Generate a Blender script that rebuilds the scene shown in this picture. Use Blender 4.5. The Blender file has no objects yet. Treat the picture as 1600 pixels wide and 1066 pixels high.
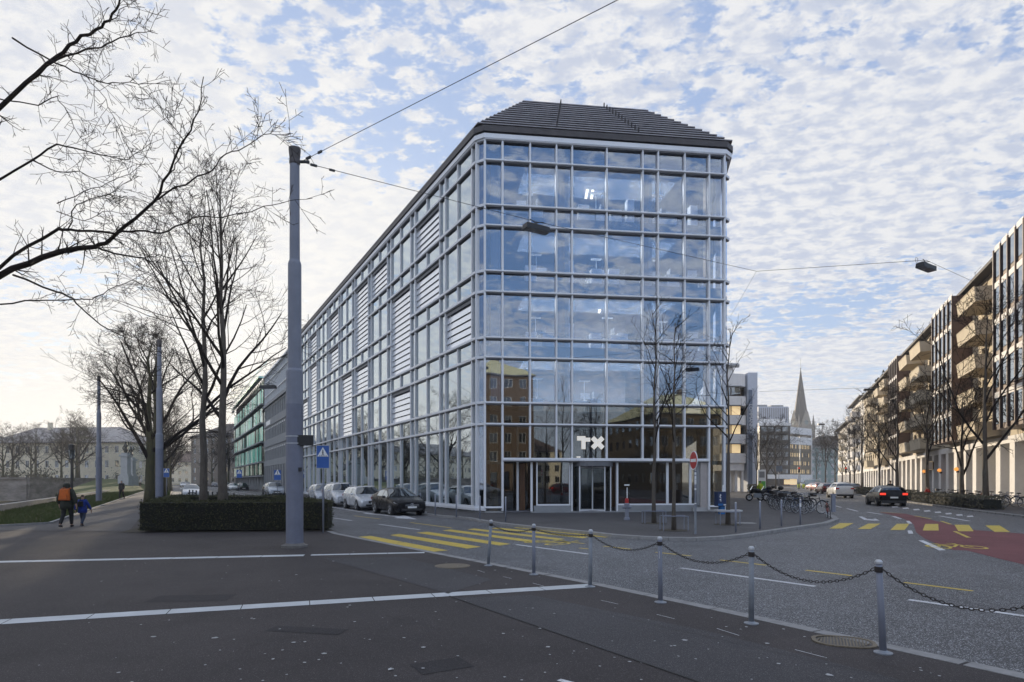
import bpy, bmesh, math, random
from math import radians as R, sin, cos, pi, sqrt, atan2, hypot
from mathutils import Vector, Matrix

S = bpy.context.scene
C = S.collection
random.seed(7)

# ---------------------------------------------------------------- camera
F = 958.0                 # focal length in photo pixels (photo 1600 wide)
CX, HY, H = 800.0, 752.0, 1.7
cam_d = bpy.data.cameras.new('camera')
cam = bpy.data.objects.new('camera', cam_d); C.objects.link(cam)
cam.location = (0, 0, H); cam.rotation_euler = (R(90), 0, 0)
cam_d.sensor_width = 36.0; cam_d.lens = F/1600*36.0
cam_d.shift_y = (HY-533.0)/1600.0
cam_d.clip_start = 0.1; cam_d.clip_end = 6000
S.camera = cam

# ---------------------------------------------------------------- sun and sky
SUN_AZ, SUN_EL = R(-20.0), R(10.5)      # azimuth from +Y, negative = to the left
SUN_DIR = Vector((sin(SUN_AZ)*cos(SUN_EL), cos(SUN_AZ)*cos(SUN_EL), sin(SUN_EL)))
sl = bpy.data.lights.new('sun', 'SUN'); sl.energy = 4.8; sl.angle = R(0.6); sl.color = (1.0, 0.84, 0.62)
so = bpy.data.objects.new('sun', sl); C.objects.link(so)
so.rotation_euler = SUN_DIR.to_track_quat('Z', 'Y').to_euler()

W = bpy.data.worlds.new("World"); S.world = W; W.use_nodes = True
wt = W.node_tree; wt.nodes.clear()
def wn(t, **k):
    n = wt.nodes.new(t)
    for a, b in k.items(): setattr(n, a, b)
    return n
def wl(a, b): wt.links.new(a, b)
def wmath(op, a, b=None, c=None, clamp=False):
    n = wn('ShaderNodeMath', operation=op); n.use_clamp = clamp
    for i, x in enumerate((a, b, c)):
        if x is None: continue
        if isinstance(x, (int, float)): n.inputs[i].default_value = x
        else: wl(x, n.inputs[i])
    return n.outputs[0]
def wramp(x, lo, hi, a=0.0, b=1.0, smooth=True):
    n = wn('ShaderNodeMapRange'); n.interpolation_type = 'SMOOTHSTEP' if smooth else 'LINEAR'
    wl(x, n.inputs[0]); n.inputs[1].default_value = lo; n.inputs[2].default_value = hi
    n.inputs[3].default_value = a; n.inputs[4].default_value = b
    return n.outputs[0]
def wmix(f, a, b):
    n = wn('ShaderNodeMix', data_type='RGBA'); 
    for i, x in ((0, f), (6, a), (7, b)):
        if isinstance(x, (int, float)): n.inputs[i].default_value = x
        elif isinstance(x, tuple): n.inputs[i].default_value = x
        else: wl(x, n.inputs[i])
    return n.outputs[2]
tc = wn('ShaderNodeTexCoord'); sep = wn('ShaderNodeSeparateXYZ'); wl(tc.outputs['Generated'], sep.inputs[0])
sky = wn('ShaderNodeTexSky', sky_type='NISHITA'); sky.sun_disc = False
sky.sun_elevation = SUN_EL; sky.sun_rotation = SUN_AZ; sky.air_density = 1.0; sky.dust_density = 0.6; sky.ozone_density = 1.6
z = wmath('MAXIMUM', sep.outputs[2], 0.0)
zz = wmath('ADD', z, 0.12)
px_ = wmath('DIVIDE', sep.outputs[0], zz); py_ = wmath('DIVIDE', sep.outputs[1], zz)
comb = wn('ShaderNodeCombineXYZ'); wl(px_, comb.inputs[0]); wl(py_, comb.inputs[1])
def wnoise(scale, detail=6, rough=.55, dist=0.0, off=(0, 0, 0), sc=(1, 1, 1), rot=0.0):
    mp = wn('ShaderNodeMapping'); wl(comb.outputs[0], mp.inputs[0]); mp.inputs[1].default_value = off
    mp.inputs[2].default_value = (0, 0, rot); mp.inputs[3].default_value = sc
    n = wn('ShaderNodeTexNoise'); wl(mp.outputs[0], n.inputs['Vector']); n.inputs['Scale'].default_value = scale
    n.inputs['Detail'].default_value = detail; n.inputs['Roughness'].default_value = rough; n.inputs['Distortion'].default_value = dist
    return n.outputs['Fac']
big = wnoise(1.1, 3, .5, 0, (3.1, 1.7, 0), (1, 1.25, 1), R(25))
mid = wnoise(14.0, 8, .60, .15, (1.0, 4.0, 0), (1, 1.35, 1), R(25))
fine = wnoise(36.0, 6, .62, .2, (7, 2, 0), (1, 1.2, 1), R(20))
# distance (in the photo the cover is thinner to the right and thick towards the sun)
dsun = wn('ShaderNodeVectorMath', operation='DOT_PRODUCT'); wl(tc.outputs['Generated'], dsun.inputs[0]); dsun.inputs[1].default_value = SUN_DIR
cosS = dsun.outputs['Value']
dens = wmath('ADD', wmath('MULTIPLY', big, 0.80), wmath('MULTIPLY', mid, 0.76))
dens = wmath('ADD', dens, wmath('MULTIPLY', fine, 0.22))
dens = wmath('ADD', dens, wramp(cosS, 0.2, 0.98, -0.015, 0.12, False))
dens = wmath('ADD', dens, wramp(sep.outputs[0], .12, .55, 0.0, -.028))
cover = wramp(dens, 0.812, 0.938)
# bright tops and shaded thick parts of the clouds
shade = wramp(wnoise(15, 6, .62, .2, (1.12, 4.1, 0), (1, 1.35, 1), R(25)), 0.36, 0.62)
CLOUD_LIT = (8.2, 8.2, 8.25, 1); CLOUD_DIM = (5.3, 5.8, 7.0, 1)
ccol = wmix(shade, CLOUD_DIM, CLOUD_LIT)
glow = wramp(cosS, 0.80, 1.0, 0.0, 0.7)
ccol = wmix(glow, ccol, (8.9, 8.7, 8.3, 1))
skyb = wn('ShaderNodeMix', data_type='RGBA', blend_type='MULTIPLY'); skyb.inputs[0].default_value = 1.0
wl(sky.outputs[0], skyb.inputs[6]); skyb.inputs[7].default_value = (1.9, 2.1, 2.0, 1)
base = wmix(0.75, skyb.outputs[2], wmix(wramp(cosS, -.3, .6), (1.9, 3.0, 5.5, 1), (3.5, 4.5, 7.2, 1)))
allc = wmix(wmath('MULTIPLY', cover, 0.93), base, ccol)
hz = wramp(z, 0.0, 0.26, 0.85, 0.0)
hcol = wmix(wramp(cosS, 0.6, 1.0), (6.8, 7.3, 8.2, 1), (8.9, 8.5, 7.7, 1))
allc = wmix(hz, allc, hcol)
# front-lit clouds opposite the sun are the brighter ones
boost = wn('ShaderNodeVectorMath', operation='SCALE'); wl(allc, boost.inputs[0]); wl(wramp(cosS, -.35, .45, 1.45, 1.0), boost.inputs['Scale'])
allc = boost.outputs[0]
bg = wn('ShaderNodeBackground'); wl(allc, bg.inputs[0]); bg.inputs[1].default_value = 0.1
wo = wn('ShaderNodeOutputWorld'); wl(bg.outputs[0], wo.inputs[0])

S.view_settings.view_transform = 'Standard'; S.view_settings.look = 'None'
S.view_settings.gamma = 1.0; S.view_settings.exposure = 0.12
S.render.engine = 'CYCLES'
S.cycles.max_bounces = 8; S.cycles.transparent_max_bounces = 16; S.cycles.glossy_bounces = 4; S.cycles.diffuse_bounces = 3
S.cycles.caustics_reflective = False; S.cycles.caustics_refractive = False
S.cycles.use_denoising = True

# ---------------------------------------------------------------- helpers
def g(px, py, z=0.0):
    """point of the plane z seen at photo pixel px, py"""
    Y = (H-z)*F/(py-HY)
    return Vector(((px-CX)/F*Y, Y, z))
def at(px, py, Y):
    return Vector(((px-CX)/F*Y, Y, H-(py-HY)/F*Y))

class MB:
    def __init__(s): s.v = []; s.f = []; s.m = []
    def add(s, vs, fs, mi=0):
        n = len(s.v); s.v.extend([tuple(p) for p in vs])
        s.f.extend([tuple(n+i for i in f) for f in fs]); s.m.extend([mi]*len(fs)); return s
    def box(s, x0, x1, y0, y1, z0, z1, mi=0):
        vs = [(x0,y0,z0),(x1,y0,z0),(x1,y1,z0),(x0,y1,z0),(x0,y0,z1),(x1,y0,z1),(x1,y1,z1),(x0,y1,z1)]
        return s.add(vs, [(0,3,2,1),(4,5,6,7),(0,1,5,4),(1,2,6,5),(2,3,7,6),(3,0,4,7)], mi)
    def beam(s, p, q, w, h, mi=0, up=(0,0,1)):
        p, q = Vector(p), Vector(q); d = (q-p).normalized(); u = Vector(up)
        a = d.cross(u)
        if a.length < 1e-4: a = Vector((1,0,0))
        a.normalize(); b = a.cross(d).normalized()
        vs = []
        for c in (p, q):
            for sa, sb in ((-1,-1),(1,-1),(1,1),(-1,1)): vs.append(c + a*(w/2*sa) + b*(h/2*sb))
        return s.add(vs, [(0,1,2,3),(7,6,5,4),(0,4,5,1),(1,5,6,2),(2,6,7,3),(3,7,4,0)], mi)
    def tube(s, pts, rads, n=8, cap=True, mi=0, closed=False):
        pts = [Vector(p) for p in pts]; k = len(pts)
        if isinstance(rads, (int, float)): rads = [rads]*k
        ring = []; ref = None
        for i in range(k):
            if closed: d = pts[(i+1) % k]-pts[i-1]
            else: d = pts[min(i+1, k-1)]-pts[max(i-1, 0)]
            if d.length < 1e-9: d = Vector((0,0,1))
            d.normalize()
            if ref is None:
                ref = Vector((0,0,1)).cross(d)
                if ref.length < .05: ref = Vector((1,0,0)).cross(d)
            a = ref - d*ref.dot(d)
            if a.length < 1e-6: a = d.orthogonal()
            a.normalize(); ref = a; b = d.cross(a)
            ring.append([pts[i] + (a*cos(2*pi*j/n) + b*sin(2*pi*j/n))*rads[i] for j in range(n)])
        vs = [p for r_ in ring for p in r_]; fs = []
        for i in range(k if closed else k-1):
            i2 = (i+1) % k
            for j in range(n):
                j2 = (j+1) % n; fs.append((i*n+j, i*n+j2, i2*n+j2, i2*n+j))
        if cap and not closed:
            fs.append(tuple(range(n-1, -1, -1))); fs.append(tuple((k-1)*n+j for j in range(n)))
        return s.add(vs, fs, mi)
    def lathe(s, prof, c=(0,0,0), n=16, mi=0):
        """prof: list of (radius, z)"""
        vs = []; fs = []
        for r_, z_ in prof:
            for j in range(n): vs.append((c[0]+r_*cos(2*pi*j/n), c[1]+r_*sin(2*pi*j/n), c[2]+z_))
        for i in range(len(prof)-1):
            for j in range(n):
                j2 = (j+1) % n; fs.append((i*n+j, i*n+j2, (i+1)*n+j2, (i+1)*n+j))
        fs.append(tuple(range(n-1, -1, -1))); fs.append(tuple((len(prof)-1)*n+j for j in range(n)))
        return s.add(vs, fs, mi)
    def prism(s, poly, z0, z1, mi=0):
        a = sum(poly[i][0]*poly[(i+1) % len(poly)][1]-poly[(i+1) % len(poly)][0]*poly[i][1] for i in range(len(poly)))
        if a < 0: poly = poly[::-1]
        n = len(poly)
        vs = [(p[0], p[1], z0) for p in poly]+[(p[0], p[1], z1) for p in poly]
        return s.add(vs, [tuple(range(n-1,-1,-1)), tuple(range(n, 2*n))]+[(i, (i+1) % n, n+(i+1) % n, n+i) for i in range(n)], mi)
    def sheet(s, poly, z=None, mi=0):
        a = sum(poly[i][0]*poly[(i+1) % len(poly)][1]-poly[(i+1) % len(poly)][0]*poly[i][1] for i in range(len(poly)))
        if a < 0: poly = poly[::-1]
        return s.add([(p[0], p[1], z if z is not None else p[2]) for p in poly], [tuple(range(len(poly)))], mi)
    def plate(s, poly, y0, y1, mi=0):
        """poly in x,z ; thickness from y0 to y1 (y0 < y1, front is y0)"""
        a = sum(poly[i][0]*poly[(i+1) % len(poly)][1]-poly[(i+1) % len(poly)][0]*poly[i][1] for i in range(len(poly)))
        if a < 0: poly = poly[::-1]
        n = len(poly)
        vs = [(p[0], y0, p[1]) for p in poly]+[(p[0], y1, p[1]) for p in poly]
        return s.add(vs, [tuple(range(n)), tuple(range(2*n-1, n-1, -1))]+[(i, n+i, n+(i+1) % n, (i+1) % n) for i in range(n)], mi)
    def ball(s, c, r_, n=8, m=6, sc=(1,1,1), mi=0):
        vs = []; fs = []
        for i in range(1, m):
            t = pi*i/m
            for j in range(n):
                a = 2*pi*j/n; vs.append((c[0]+r_*sc[0]*sin(t)*cos(a), c[1]+r_*sc[1]*sin(t)*sin(a), c[2]+r_*sc[2]*cos(t)))
        top = len(vs); vs.append((c[0], c[1], c[2]+r_*sc[2])); vs.append((c[0], c[1], c[2]-r_*sc[2]))
        for i in range(m-2):
            for j in range(n):
                j2 = (j+1) % n; fs.append((i*n+j, (i+1)*n+j, (i+1)*n+j2, i*n+j2))
        for j in range(n):
            j2 = (j+1) % n; fs.append((top, j, j2)); fs.append((top+1, (m-2)*n+j2, (m-2)*n+j))
        return s.add(vs, fs, mi)
    def mesh(s, name, mats, smooth=False):
        me = bpy.data.meshes.new(name); me.from_pydata(s.v, [], s.f)
        if not isinstance(mats, (list, tuple)): mats = [mats]
        for m in mats: me.materials.append(m)
        if len(mats) > 1: me.polygons.foreach_set('material_index', s.m)
        if smooth: me.polygons.foreach_set('use_smooth', [True]*len(me.polygons))
        me.update(); return me
    def build(s, name, mats, parent=None, smooth=False, bevel=0):
        o = bpy.data.objects.new(name, s.mesh(name, mats, smooth)); C.objects.link(o); o.parent = parent
        if bevel:
            b = o.modifiers.new('bevel', 'BEVEL'); b.width = bevel; b.segments = 2; b.limit_method = 'ANGLE'
        return o
def inst(name, me, parent=None, loc=(0,0,0), rot=(0,0,0), scale=(1,1,1)):
    o = bpy.data.objects.new(name, me); C.objects.link(o); o.parent = parent
    o.location = loc; o.rotation_euler = rot; o.scale = scale; return o
def tag(o, label=None, cat=None, group=None, kind=None):
    if label: o['label'] = label
    if cat: o['category'] = cat
    if group: o['group'] = group
    if kind: o['kind'] = kind
    return o
def thing(name, label, cat, loc=(0,0,0), rz=0.0, group=None):
    o = bpy.data.objects.new(name, None); C.objects.link(o); o.empty_display_size = .3
    o.location = loc; o.rotation_euler = (0,0,rz)
    return tag(o, label, cat, group)
def copy_tree(o, parent=None):
    c = o.copy(); C.objects.link(c); c.parent = parent
    for ch in KIDS.get(o.name) or [x for x in bpy.data.objects if x.parent == o]: copy_tree(ch, c)
    return c
KIDS = {}
def remember(o):
    """cache the children of a prototype so that copying stays fast"""
    KIDS[o.name] = [x for x in bpy.data.objects if x.parent == o]
    for x in KIDS[o.name]: remember(x)
def dup(o, loc, rz, label, group=None, cat=None, scale=None):
    c = copy_tree(o); c.location = loc; c.rotation_euler = (0, 0, rz)
    if scale: c.scale = (scale,)*3
    c['label'] = label
    if group: c['group'] = group
    if cat: c['category'] = cat
    return c

# ---------------------------------------------------------------- materials
def nodes_of(name):
    m = bpy.data.materials.new(name); m.use_nodes = True
    return m, m.node_tree, m.node_tree.nodes['Principled BSDF']
def rgba(c): return (c[0], c[1], c[2], 1.0)
def mat(name, col, rough=.6, metal=0.0, var=.12, scale=3.0, bump=0.0, bscale=40.0, spec=.5, stretch=(1,1,1), col2=None, coat=0.0, emit=None, estr=0):
    m, t, p = nodes_of(name)
    p.inputs['Roughness'].default_value = rough; p.inputs['Metallic'].default_value = metal
    p.inputs['Specular IOR Level'].default_value = spec
    if coat: p.inputs['Coat Weight'].default_value = coat; p.inputs['Coat Roughness'].default_value = .05
    if emit: p.inputs['Emission Color'].default_value = rgba(emit); p.inputs['Emission Strength'].default_value = estr
    tc = t.nodes.new('ShaderNodeTexCoord'); mp = t.nodes.new('ShaderNodeMapping'); mp.inputs[3].default_value = stretch
    t.links.new(tc.outputs['Object'], mp.inputs[0])
    if var or col2:
        n = t.nodes.new('ShaderNodeTexNoise'); n.inputs['Scale'].default_value = scale; n.inputs['Detail'].default_value = 6
        n.inputs['Roughness'].default_value = .65
        t.links.new(mp.outputs[0], n.inputs['Vector'])
        r_ = t.nodes.new('ShaderNodeMapRange'); r_.inputs[1].default_value = .32; r_.inputs[2].default_value = .68
        t.links.new(n.outputs['Fac'], r_.inputs[0])
        mx = t.nodes.new('ShaderNodeMix'); mx.data_type = 'RGBA'
        c2 = col2 or tuple(min(1, x*(1+var)) for x in col); c1 = col if col2 else tuple(x*(1-var) for x in col)
        mx.inputs[6].default_value = rgba(c1); mx.inputs[7].default_value = rgba(c2)
        t.links.new(r_.outputs[0], mx.inputs[0]); t.links.new(mx.outputs[2], p.inputs['Base Color'])
        rr = t.nodes.new('ShaderNodeMapRange'); rr.inputs[3].default_value = max(0, rough-.06); rr.inputs[4].default_value = min(1, rough+.08)
        t.links.new(n.outputs['Fac'], rr.inputs[0]); t.links.new(rr.outputs[0], p.inputs['Roughness'])
    else: p.inputs['Base Color'].default_value = rgba(col)
    if bump:
        b = t.nodes.new('ShaderNodeTexNoise'); b.inputs['Scale'].default_value = bscale; b.inputs['Detail'].default_value = 5
        t.links.new(mp.outputs[0], b.inputs['Vector'])
        bn = t.nodes.new('ShaderNodeBump'); bn.inputs['Strength'].default_value = bump; bn.inputs['Distance'].default_value = .02
        t.links.new(b.outputs['Fac'], bn.inputs['Height']); t.links.new(bn.outputs[0], p.inputs['Normal'])
    return m
def asphalt(name, dark, light, speck, spk_amt, patch=.25, spk_scale=170.0, rough=.75, worn=None):
    m, t, p = nodes_of(name)
    N = t.nodes.new; L = t.links.new
    tc = N('ShaderNodeTexCoord')
    def noise(sc, det, ro=.6):
        n = N('ShaderNodeTexNoise'); n.inputs['Scale'].default_value = sc; n.inputs['Detail'].default_value = det; n.inputs['Roughness'].default_value = ro
        L(tc.outputs['Object'], n.inputs['Vector']); return n.outputs['Fac']
    def rng(x, a, b, c=0., d=1.):
        n = N('ShaderNodeMapRange'); L(x, n.inputs[0]); n.inputs[1].default_value = a; n.inputs[2].default_value = b
        n.inputs[3].default_value = c; n.inputs[4].default_value = d; return n.outputs[0]
    def mix(f, a, b):
        n = N('ShaderNodeMix'); n.data_type = 'RGBA'
        for i, x in ((0, f), (6, a), (7, b)):
            if isinstance(x, (int, float)): n.inputs[i].default_value = x
            elif isinstance(x, tuple): n.inputs[i].default_value = rgba(x)
            else: L(x, n.inputs[i])
        return n.outputs[2]
    c = mix(rng(noise(.35, 5), .3, .7), tuple(x*.88 for x in dark), tuple(x*1.1 for x in light))
    c = mix(rng(noise(.09, 3), .45, .62, 0, .45), c, tuple(x*1.45 for x in light))
    c = mix(rng(noise(45, 3), .35, .65, 0, .35), c, tuple(x*.45 for x in dark))
    vo = N('ShaderNodeTexVoronoi'); vo.inputs['Scale'].default_value = spk_scale; L(tc.outputs['Object'], vo.inputs['Vector'])
    sv = N('ShaderNodeSeparateColor'); L(vo.outputs['Color'], sv.inputs[0])
    f1 = rng(sv.outputs[0], 1-spk_amt, 1-spk_amt+.04); 
    c = mix(f1, c, speck)
    # pale litter flecks and old gum
    v2 = N('ShaderNodeTexVoronoi'); v2.inputs['Scale'].default_value = 4.5; L(tc.outputs['Object'], v2.inputs['Vector'])
    f2 = rng(v2.outputs['Distance'], .045, .06, .75, 0.)
    s2 = N('ShaderNodeSeparateColor'); L(v2.outputs['Color'], s2.inputs[0])
    mm = N('ShaderNodeMath'); mm.operation = 'MULTIPLY'; L(f2, mm.inputs[0]); L(rng(s2.outputs[1], .62, .66), mm.inputs[1])
    c = mix(mm.outputs[0], c, tuple(x*2.4 for x in light))
    # broad stains
    c = mix(rng(noise(1.1, 3, .5), .52, .75, 0, patch), c, tuple(x*.5 for x in dark))
    L(c, p.inputs['Base Color']); p.inputs['Roughness'].default_value = rough; p.inputs['Specular IOR Level'].default_value = .28
    b = N('ShaderNodeBump'); b.inputs['Strength'].default_value = .5; b.inputs['Distance'].default_value = .006
    L(vo.outputs['Distance'], b.inputs['Height']); L(b.outputs[0], p.inputs['Normal'])
    return m
def glass(name, tint, refl0, refl1=1.0, rough=.015, gcol=(.86,.93,1.0), wobble=0.0):
    """facade glazing: mirror-like coating over clear tinted glass; reflection grows at grazing angles"""
    m = bpy.data.materials.new(name); m.use_nodes = True; t = m.node_tree; t.nodes.clear()
    N = t.nodes.new; L = t.links.new
    o = N('ShaderNodeOutputMaterial'); mx = N('ShaderNodeMixShader'); tr = N('ShaderNodeBsdfTransparent'); gl = N('ShaderNodeBsdfGlossy')
    tr.inputs[0].default_value = rgba(tint); gl.inputs[0].default_value = rgba(gcol); gl.inputs['Roughness'].default_value = rough
    lw = N('ShaderNodeLayerWeight'); lw.inputs[0].default_value = .5
    pw = N('ShaderNodeMath'); pw.operation = 'POWER'; L(lw.outputs['Facing'], pw.inputs[0]); pw.inputs[1].default_value = 2.6
    mr = N('ShaderNodeMapRange'); L(pw.outputs[0], mr.inputs[0]); mr.inputs[3].default_value = refl0; mr.inputs[4].default_value = refl1
    L(mr.outputs[0], mx.inputs[0]); L(tr.outputs[0], mx.inputs[1]); L(gl.outputs[0], mx.inputs[2]); L(mx.outputs[0], o.inputs[0])
    if wobble:
        tcn = N('ShaderNodeTexCoord'); nz = N('ShaderNodeTexNoise'); nz.inputs['Scale'].default_value = .55; nz.inputs['Detail'].default_value = 1
        L(tcn.outputs['Object'], nz.inputs['Vector'])
        bp = N('ShaderNodeBump'); bp.inputs['Strength'].default_value = wobble; bp.inputs['Distance'].default_value = .05
        L(nz.outputs['Fac'], bp.inputs['Height']); L(bp.outputs[0], gl.inputs['Normal'])
    return m
def emis(name, col, strength):
    m, t, p = nodes_of(name)
    n = t.nodes.new('ShaderNodeTexNoise'); n.inputs['Scale'].default_value = 2.0
    mr = t.nodes.new('ShaderNodeMapRange'); mr.inputs[3].default_value = strength*.6; mr.inputs[4].default_value = strength*1.3
    t.links.new(n.outputs['Fac'], mr.inputs[0]); t.links.new(mr.outputs[0], p.inputs['Emission Strength'])
    p.inputs['Base Color'].default_value = rgba(col); p.inputs['Emission Color'].default_value = rgba(col); return m

M_ALU   = mat('aluminium_white', (.80,.815,.85), .38, .1, .04, 1.2)
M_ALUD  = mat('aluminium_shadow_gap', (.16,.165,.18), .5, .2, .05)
M_ROOFB = mat('roof_lamella_brown', (.34,.32,.335), .5, .1, .2, 2)
M_GUTT  = mat('gutter_brown', (.075,.066,.066), .5, .2, .2, 2)
M_ROOFD = mat('roof_body_dark', (.045,.04,.04), .7)
M_LOUV  = mat('louver_blind', (.86,.90,.96), .15, .6, .05, 1)
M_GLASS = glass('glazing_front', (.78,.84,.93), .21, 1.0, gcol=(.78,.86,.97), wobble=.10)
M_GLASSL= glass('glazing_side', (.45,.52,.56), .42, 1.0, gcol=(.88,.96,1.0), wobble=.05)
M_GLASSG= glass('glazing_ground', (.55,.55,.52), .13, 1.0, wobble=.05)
M_WINDOW= glass('window_glass', (.25,.27,.29), .22, 1.0)
M_WOOD  = mat('glulam_spruce', (.50,.38,.26), .5, 0, .18, 3, stretch=(3,3,.3))
M_WOODD = mat('lobby_timber', (.16,.09,.05), .45, 0, .35, 4, stretch=(5,5,.3))
M_CURT  = mat('curtain', (.42,.40,.40), .8, 0, .25, 9, stretch=(4,4,.05))
M_INT   = mat('interior_dark', (.16,.16,.18), .7, 0, .2)
M_INTW  = mat('interior_pale', (.55,.56,.58), .6, 0, .1)
M_DESK  = mat('desk_white', (.85,.87,.88), .4, 0, .05)
M_CONC  = mat('concrete_pale', (.42,.42,.42), .75, 0, .12, 1.5, .2, 30)
M_CONCG = mat('concrete_grey', (.27,.28,.29), .7, 0, .12, 1.2, .15, 20)
M_WHITE = mat('render_white', (.82,.80,.78), .7, 0, .07, .8)
M_CREAM = mat('render_cream', (.74,.66,.50), .8, 0, .1, .7)
M_BEIGE = mat('render_beige', (.60,.52,.39), .8, 0, .1, .7)
M_BROWN = mat('panel_brown', (.085,.05,.04), .45, .1, .15, 1)
M_DARK  = mat('cladding_dark', (.035,.032,.032), .35, .1, .2, 1)
M_GREYB = mat('cladding_grey', (.20,.20,.215), .6, 0, .1, 1)
M_BLACK = mat('black_plastic', (.018,.018,.02), .45, 0, .2)
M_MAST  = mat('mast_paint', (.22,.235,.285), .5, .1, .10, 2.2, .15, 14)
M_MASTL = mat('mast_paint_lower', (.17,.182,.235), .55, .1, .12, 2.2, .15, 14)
M_MASTB = mat('mast_base_concrete', (.16,.15,.14), .85, 0, .2, 5, .4, 30)
M_GALV  = mat('galvanised', (.24,.26,.29), .5, .15, .2, 9, .1, 50)
M_GALVL = mat('galvanised_cap', (.52,.53,.55), .4, .4, .15, 9)
M_RUST  = mat('rusty_chain', (.045,.038,.035), .6, .5, .3, 30, .2, 80)
M_STONE = mat('kerb_granite', (.27,.265,.26), .8, 0, .2, 6, .4, 60)
M_STONEL= mat('granite_band', (.50,.52,.53), .7, 0, .10, 2.5, .25, 70)
M_PLAZA = asphalt('asphalt_plaza', (.046,.039,.039), (.062,.053,.052), (.18,.165,.16), .07, .3, 210)
M_PATCH = asphalt('asphalt_strip', (.054,.051,.054), (.066,.062,.065), (.19,.18,.18), .10, .2, 200)
M_ROAD  = asphalt('asphalt_road', (.060,.060,.064), (.082,.082,.086), (.42,.43,.45), .17, .35, 105, .6)
M_WALK  = asphalt('asphalt_pavement', (.072,.067,.068), (.09,.086,.087), (.2,.2,.2), .07, .35, 190)
M_RED   = asphalt('asphalt_red', (.16,.05,.055), (.19,.065,.07), (.26,.12,.12), .12, .3, 140)
def road_paint(name, a, b, base=(.075,.075,.08)):
    m = mat(name, a, .6, 0, .1, 5, .3, 120, col2=b); t = m.node_tree; p = t.nodes['Principled BSDF']; src = p.inputs['Base Color'].links[0].from_socket
    tcn = t.nodes.new('ShaderNodeTexCoord'); out = src
    for sc, lo, hi, amt in ((38, .60, .66, .85), (3.2, .60, .74, .55), (110, .62, .70, .6)):
        n = t.nodes.new('ShaderNodeTexNoise'); n.inputs['Scale'].default_value = sc; n.inputs['Detail'].default_value = 5; t.links.new(tcn.outputs['Object'], n.inputs['Vector'])
        r_ = t.nodes.new('ShaderNodeMapRange'); r_.inputs[1].default_value = lo; r_.inputs[2].default_value = hi; r_.inputs[4].default_value = amt; t.links.new(n.outputs['Fac'], r_.inputs[0])
        x = t.nodes.new('ShaderNodeMix'); x.data_type = 'RGBA'; t.links.new(r_.outputs[0], x.inputs[0]); t.links.new(out, x.inputs[6]); x.inputs[7].default_value = rgba(base); out = x.outputs[2]
    t.links.new(out, p.inputs['Base Color']); return m
M_YEL   = road_paint('paint_yellow', (.66,.47,.04), (.50,.38,.07))
M_WPAINT= road_paint('paint_white', (.72,.73,.75), (.52,.52,.53))
M_GRASS = mat('grass', (.045,.075,.012), .9, 0, .3, 14, .6, 60, col2=(.075,.085,.022))
M_SOIL  = mat('soil', (.06,.05,.035), .95, 0, .3, 9, .5, 40)
M_BARK  = mat('bark', (.070,.056,.046), .85, 0, .3, 14, .8, 35, stretch=(1,1,.25), col2=(.125,.108,.088))
M_BARKM = mat('bark_mossy', (.055,.046,.032), .9, 0, .3, 6, .8, 35, stretch=(1,1,.3), col2=(.09,.085,.035))
M_TWIG  = mat('twig', (.022,.017,.015), .9, 0, .2, 5, spec=.15)
M_HEDGE = mat('hedge_leaf', (.014,.020,.008), .6, 0, .3, 3.0, col2=(.075,.070,.025), spec=.25)
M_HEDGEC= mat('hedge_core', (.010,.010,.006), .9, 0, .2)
M_BUSH  = mat('shrub_leaf', (.03,.032,.014), .6, 0, .3, 5, col2=(.09,.075,.04))
M_TYRE  = mat('tyre', (.018,.018,.019), .75, 0, .2, 20)
M_RIM   = mat('rim_alloy', (.45,.46,.48), .25, .9, .1)
M_CARGL = glass('car_glass', (.07,.08,.09), .12, 1.0)
M_HEADL = mat('headlamp', (.75,.78,.82), .08, .5, .1)
M_TAIL  = mat('tail_lamp', (.45,.01,.01), .15, 0, .1, coat=.6)
M_TAILON= mat('tail_lamp_on', (.8,.03,.02), .15, 0, .0, emit=(1,.06,.03), estr=1.0)
M_PLATE = mat('number_plate', (.75,.75,.73), .4, 0, .05)
M_SIGNB = mat('sign_blue', (.012,.09,.36), .35, 0, .08, 4, spec=.5)
M_SIGNW = mat('sign_white', (.80,.81,.82), .4, 0, .04)
M_SIGNR = mat('sign_red', (.42,.02,.02), .4, 0, .1)
M_YELLIT= emis('lit_window', (1.0,.74,.40), .55)
M_WARMPT= emis('warm_lamp', (1.0,.38,.08), .9)
M_LAMP  = emis('office_lamp', (1.0,.86,.62), 3.0)
M_LOGO  = mat('logo_white', (.85,.80,.72), .5, 0, .05, emit=(1.0,.93,.82), estr=.32)
M_GREEN = mat('green_glass_lamella', (.05,.66,.36), .2, .05, .35, 2, col2=(.40,.92,.75), stretch=(1,1,.4))
M_WATER = mat('river_water', (.05,.045,.03), .08, 0, .2, 2, .3, 8)
M_WALLST= mat('embankment_stone', (.09,.08,.075), .9, 0, .3, .5, .5, 9, col2=(.30,.27,.25), stretch=(1,1,2.5))
M_ROOFT = mat('roof_tiles', (.17,.12,.10), .8, 0, .2, 3, .3, 20)
def paint(name, col, metal=.3, rough=.25): return mat('car_'+name, col, rough, metal if max(col) > .1 else 0, .04, 2, coat=.5 if max(col) > .1 else 0, spec=.5 if max(col) > .1 else .22)
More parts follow.
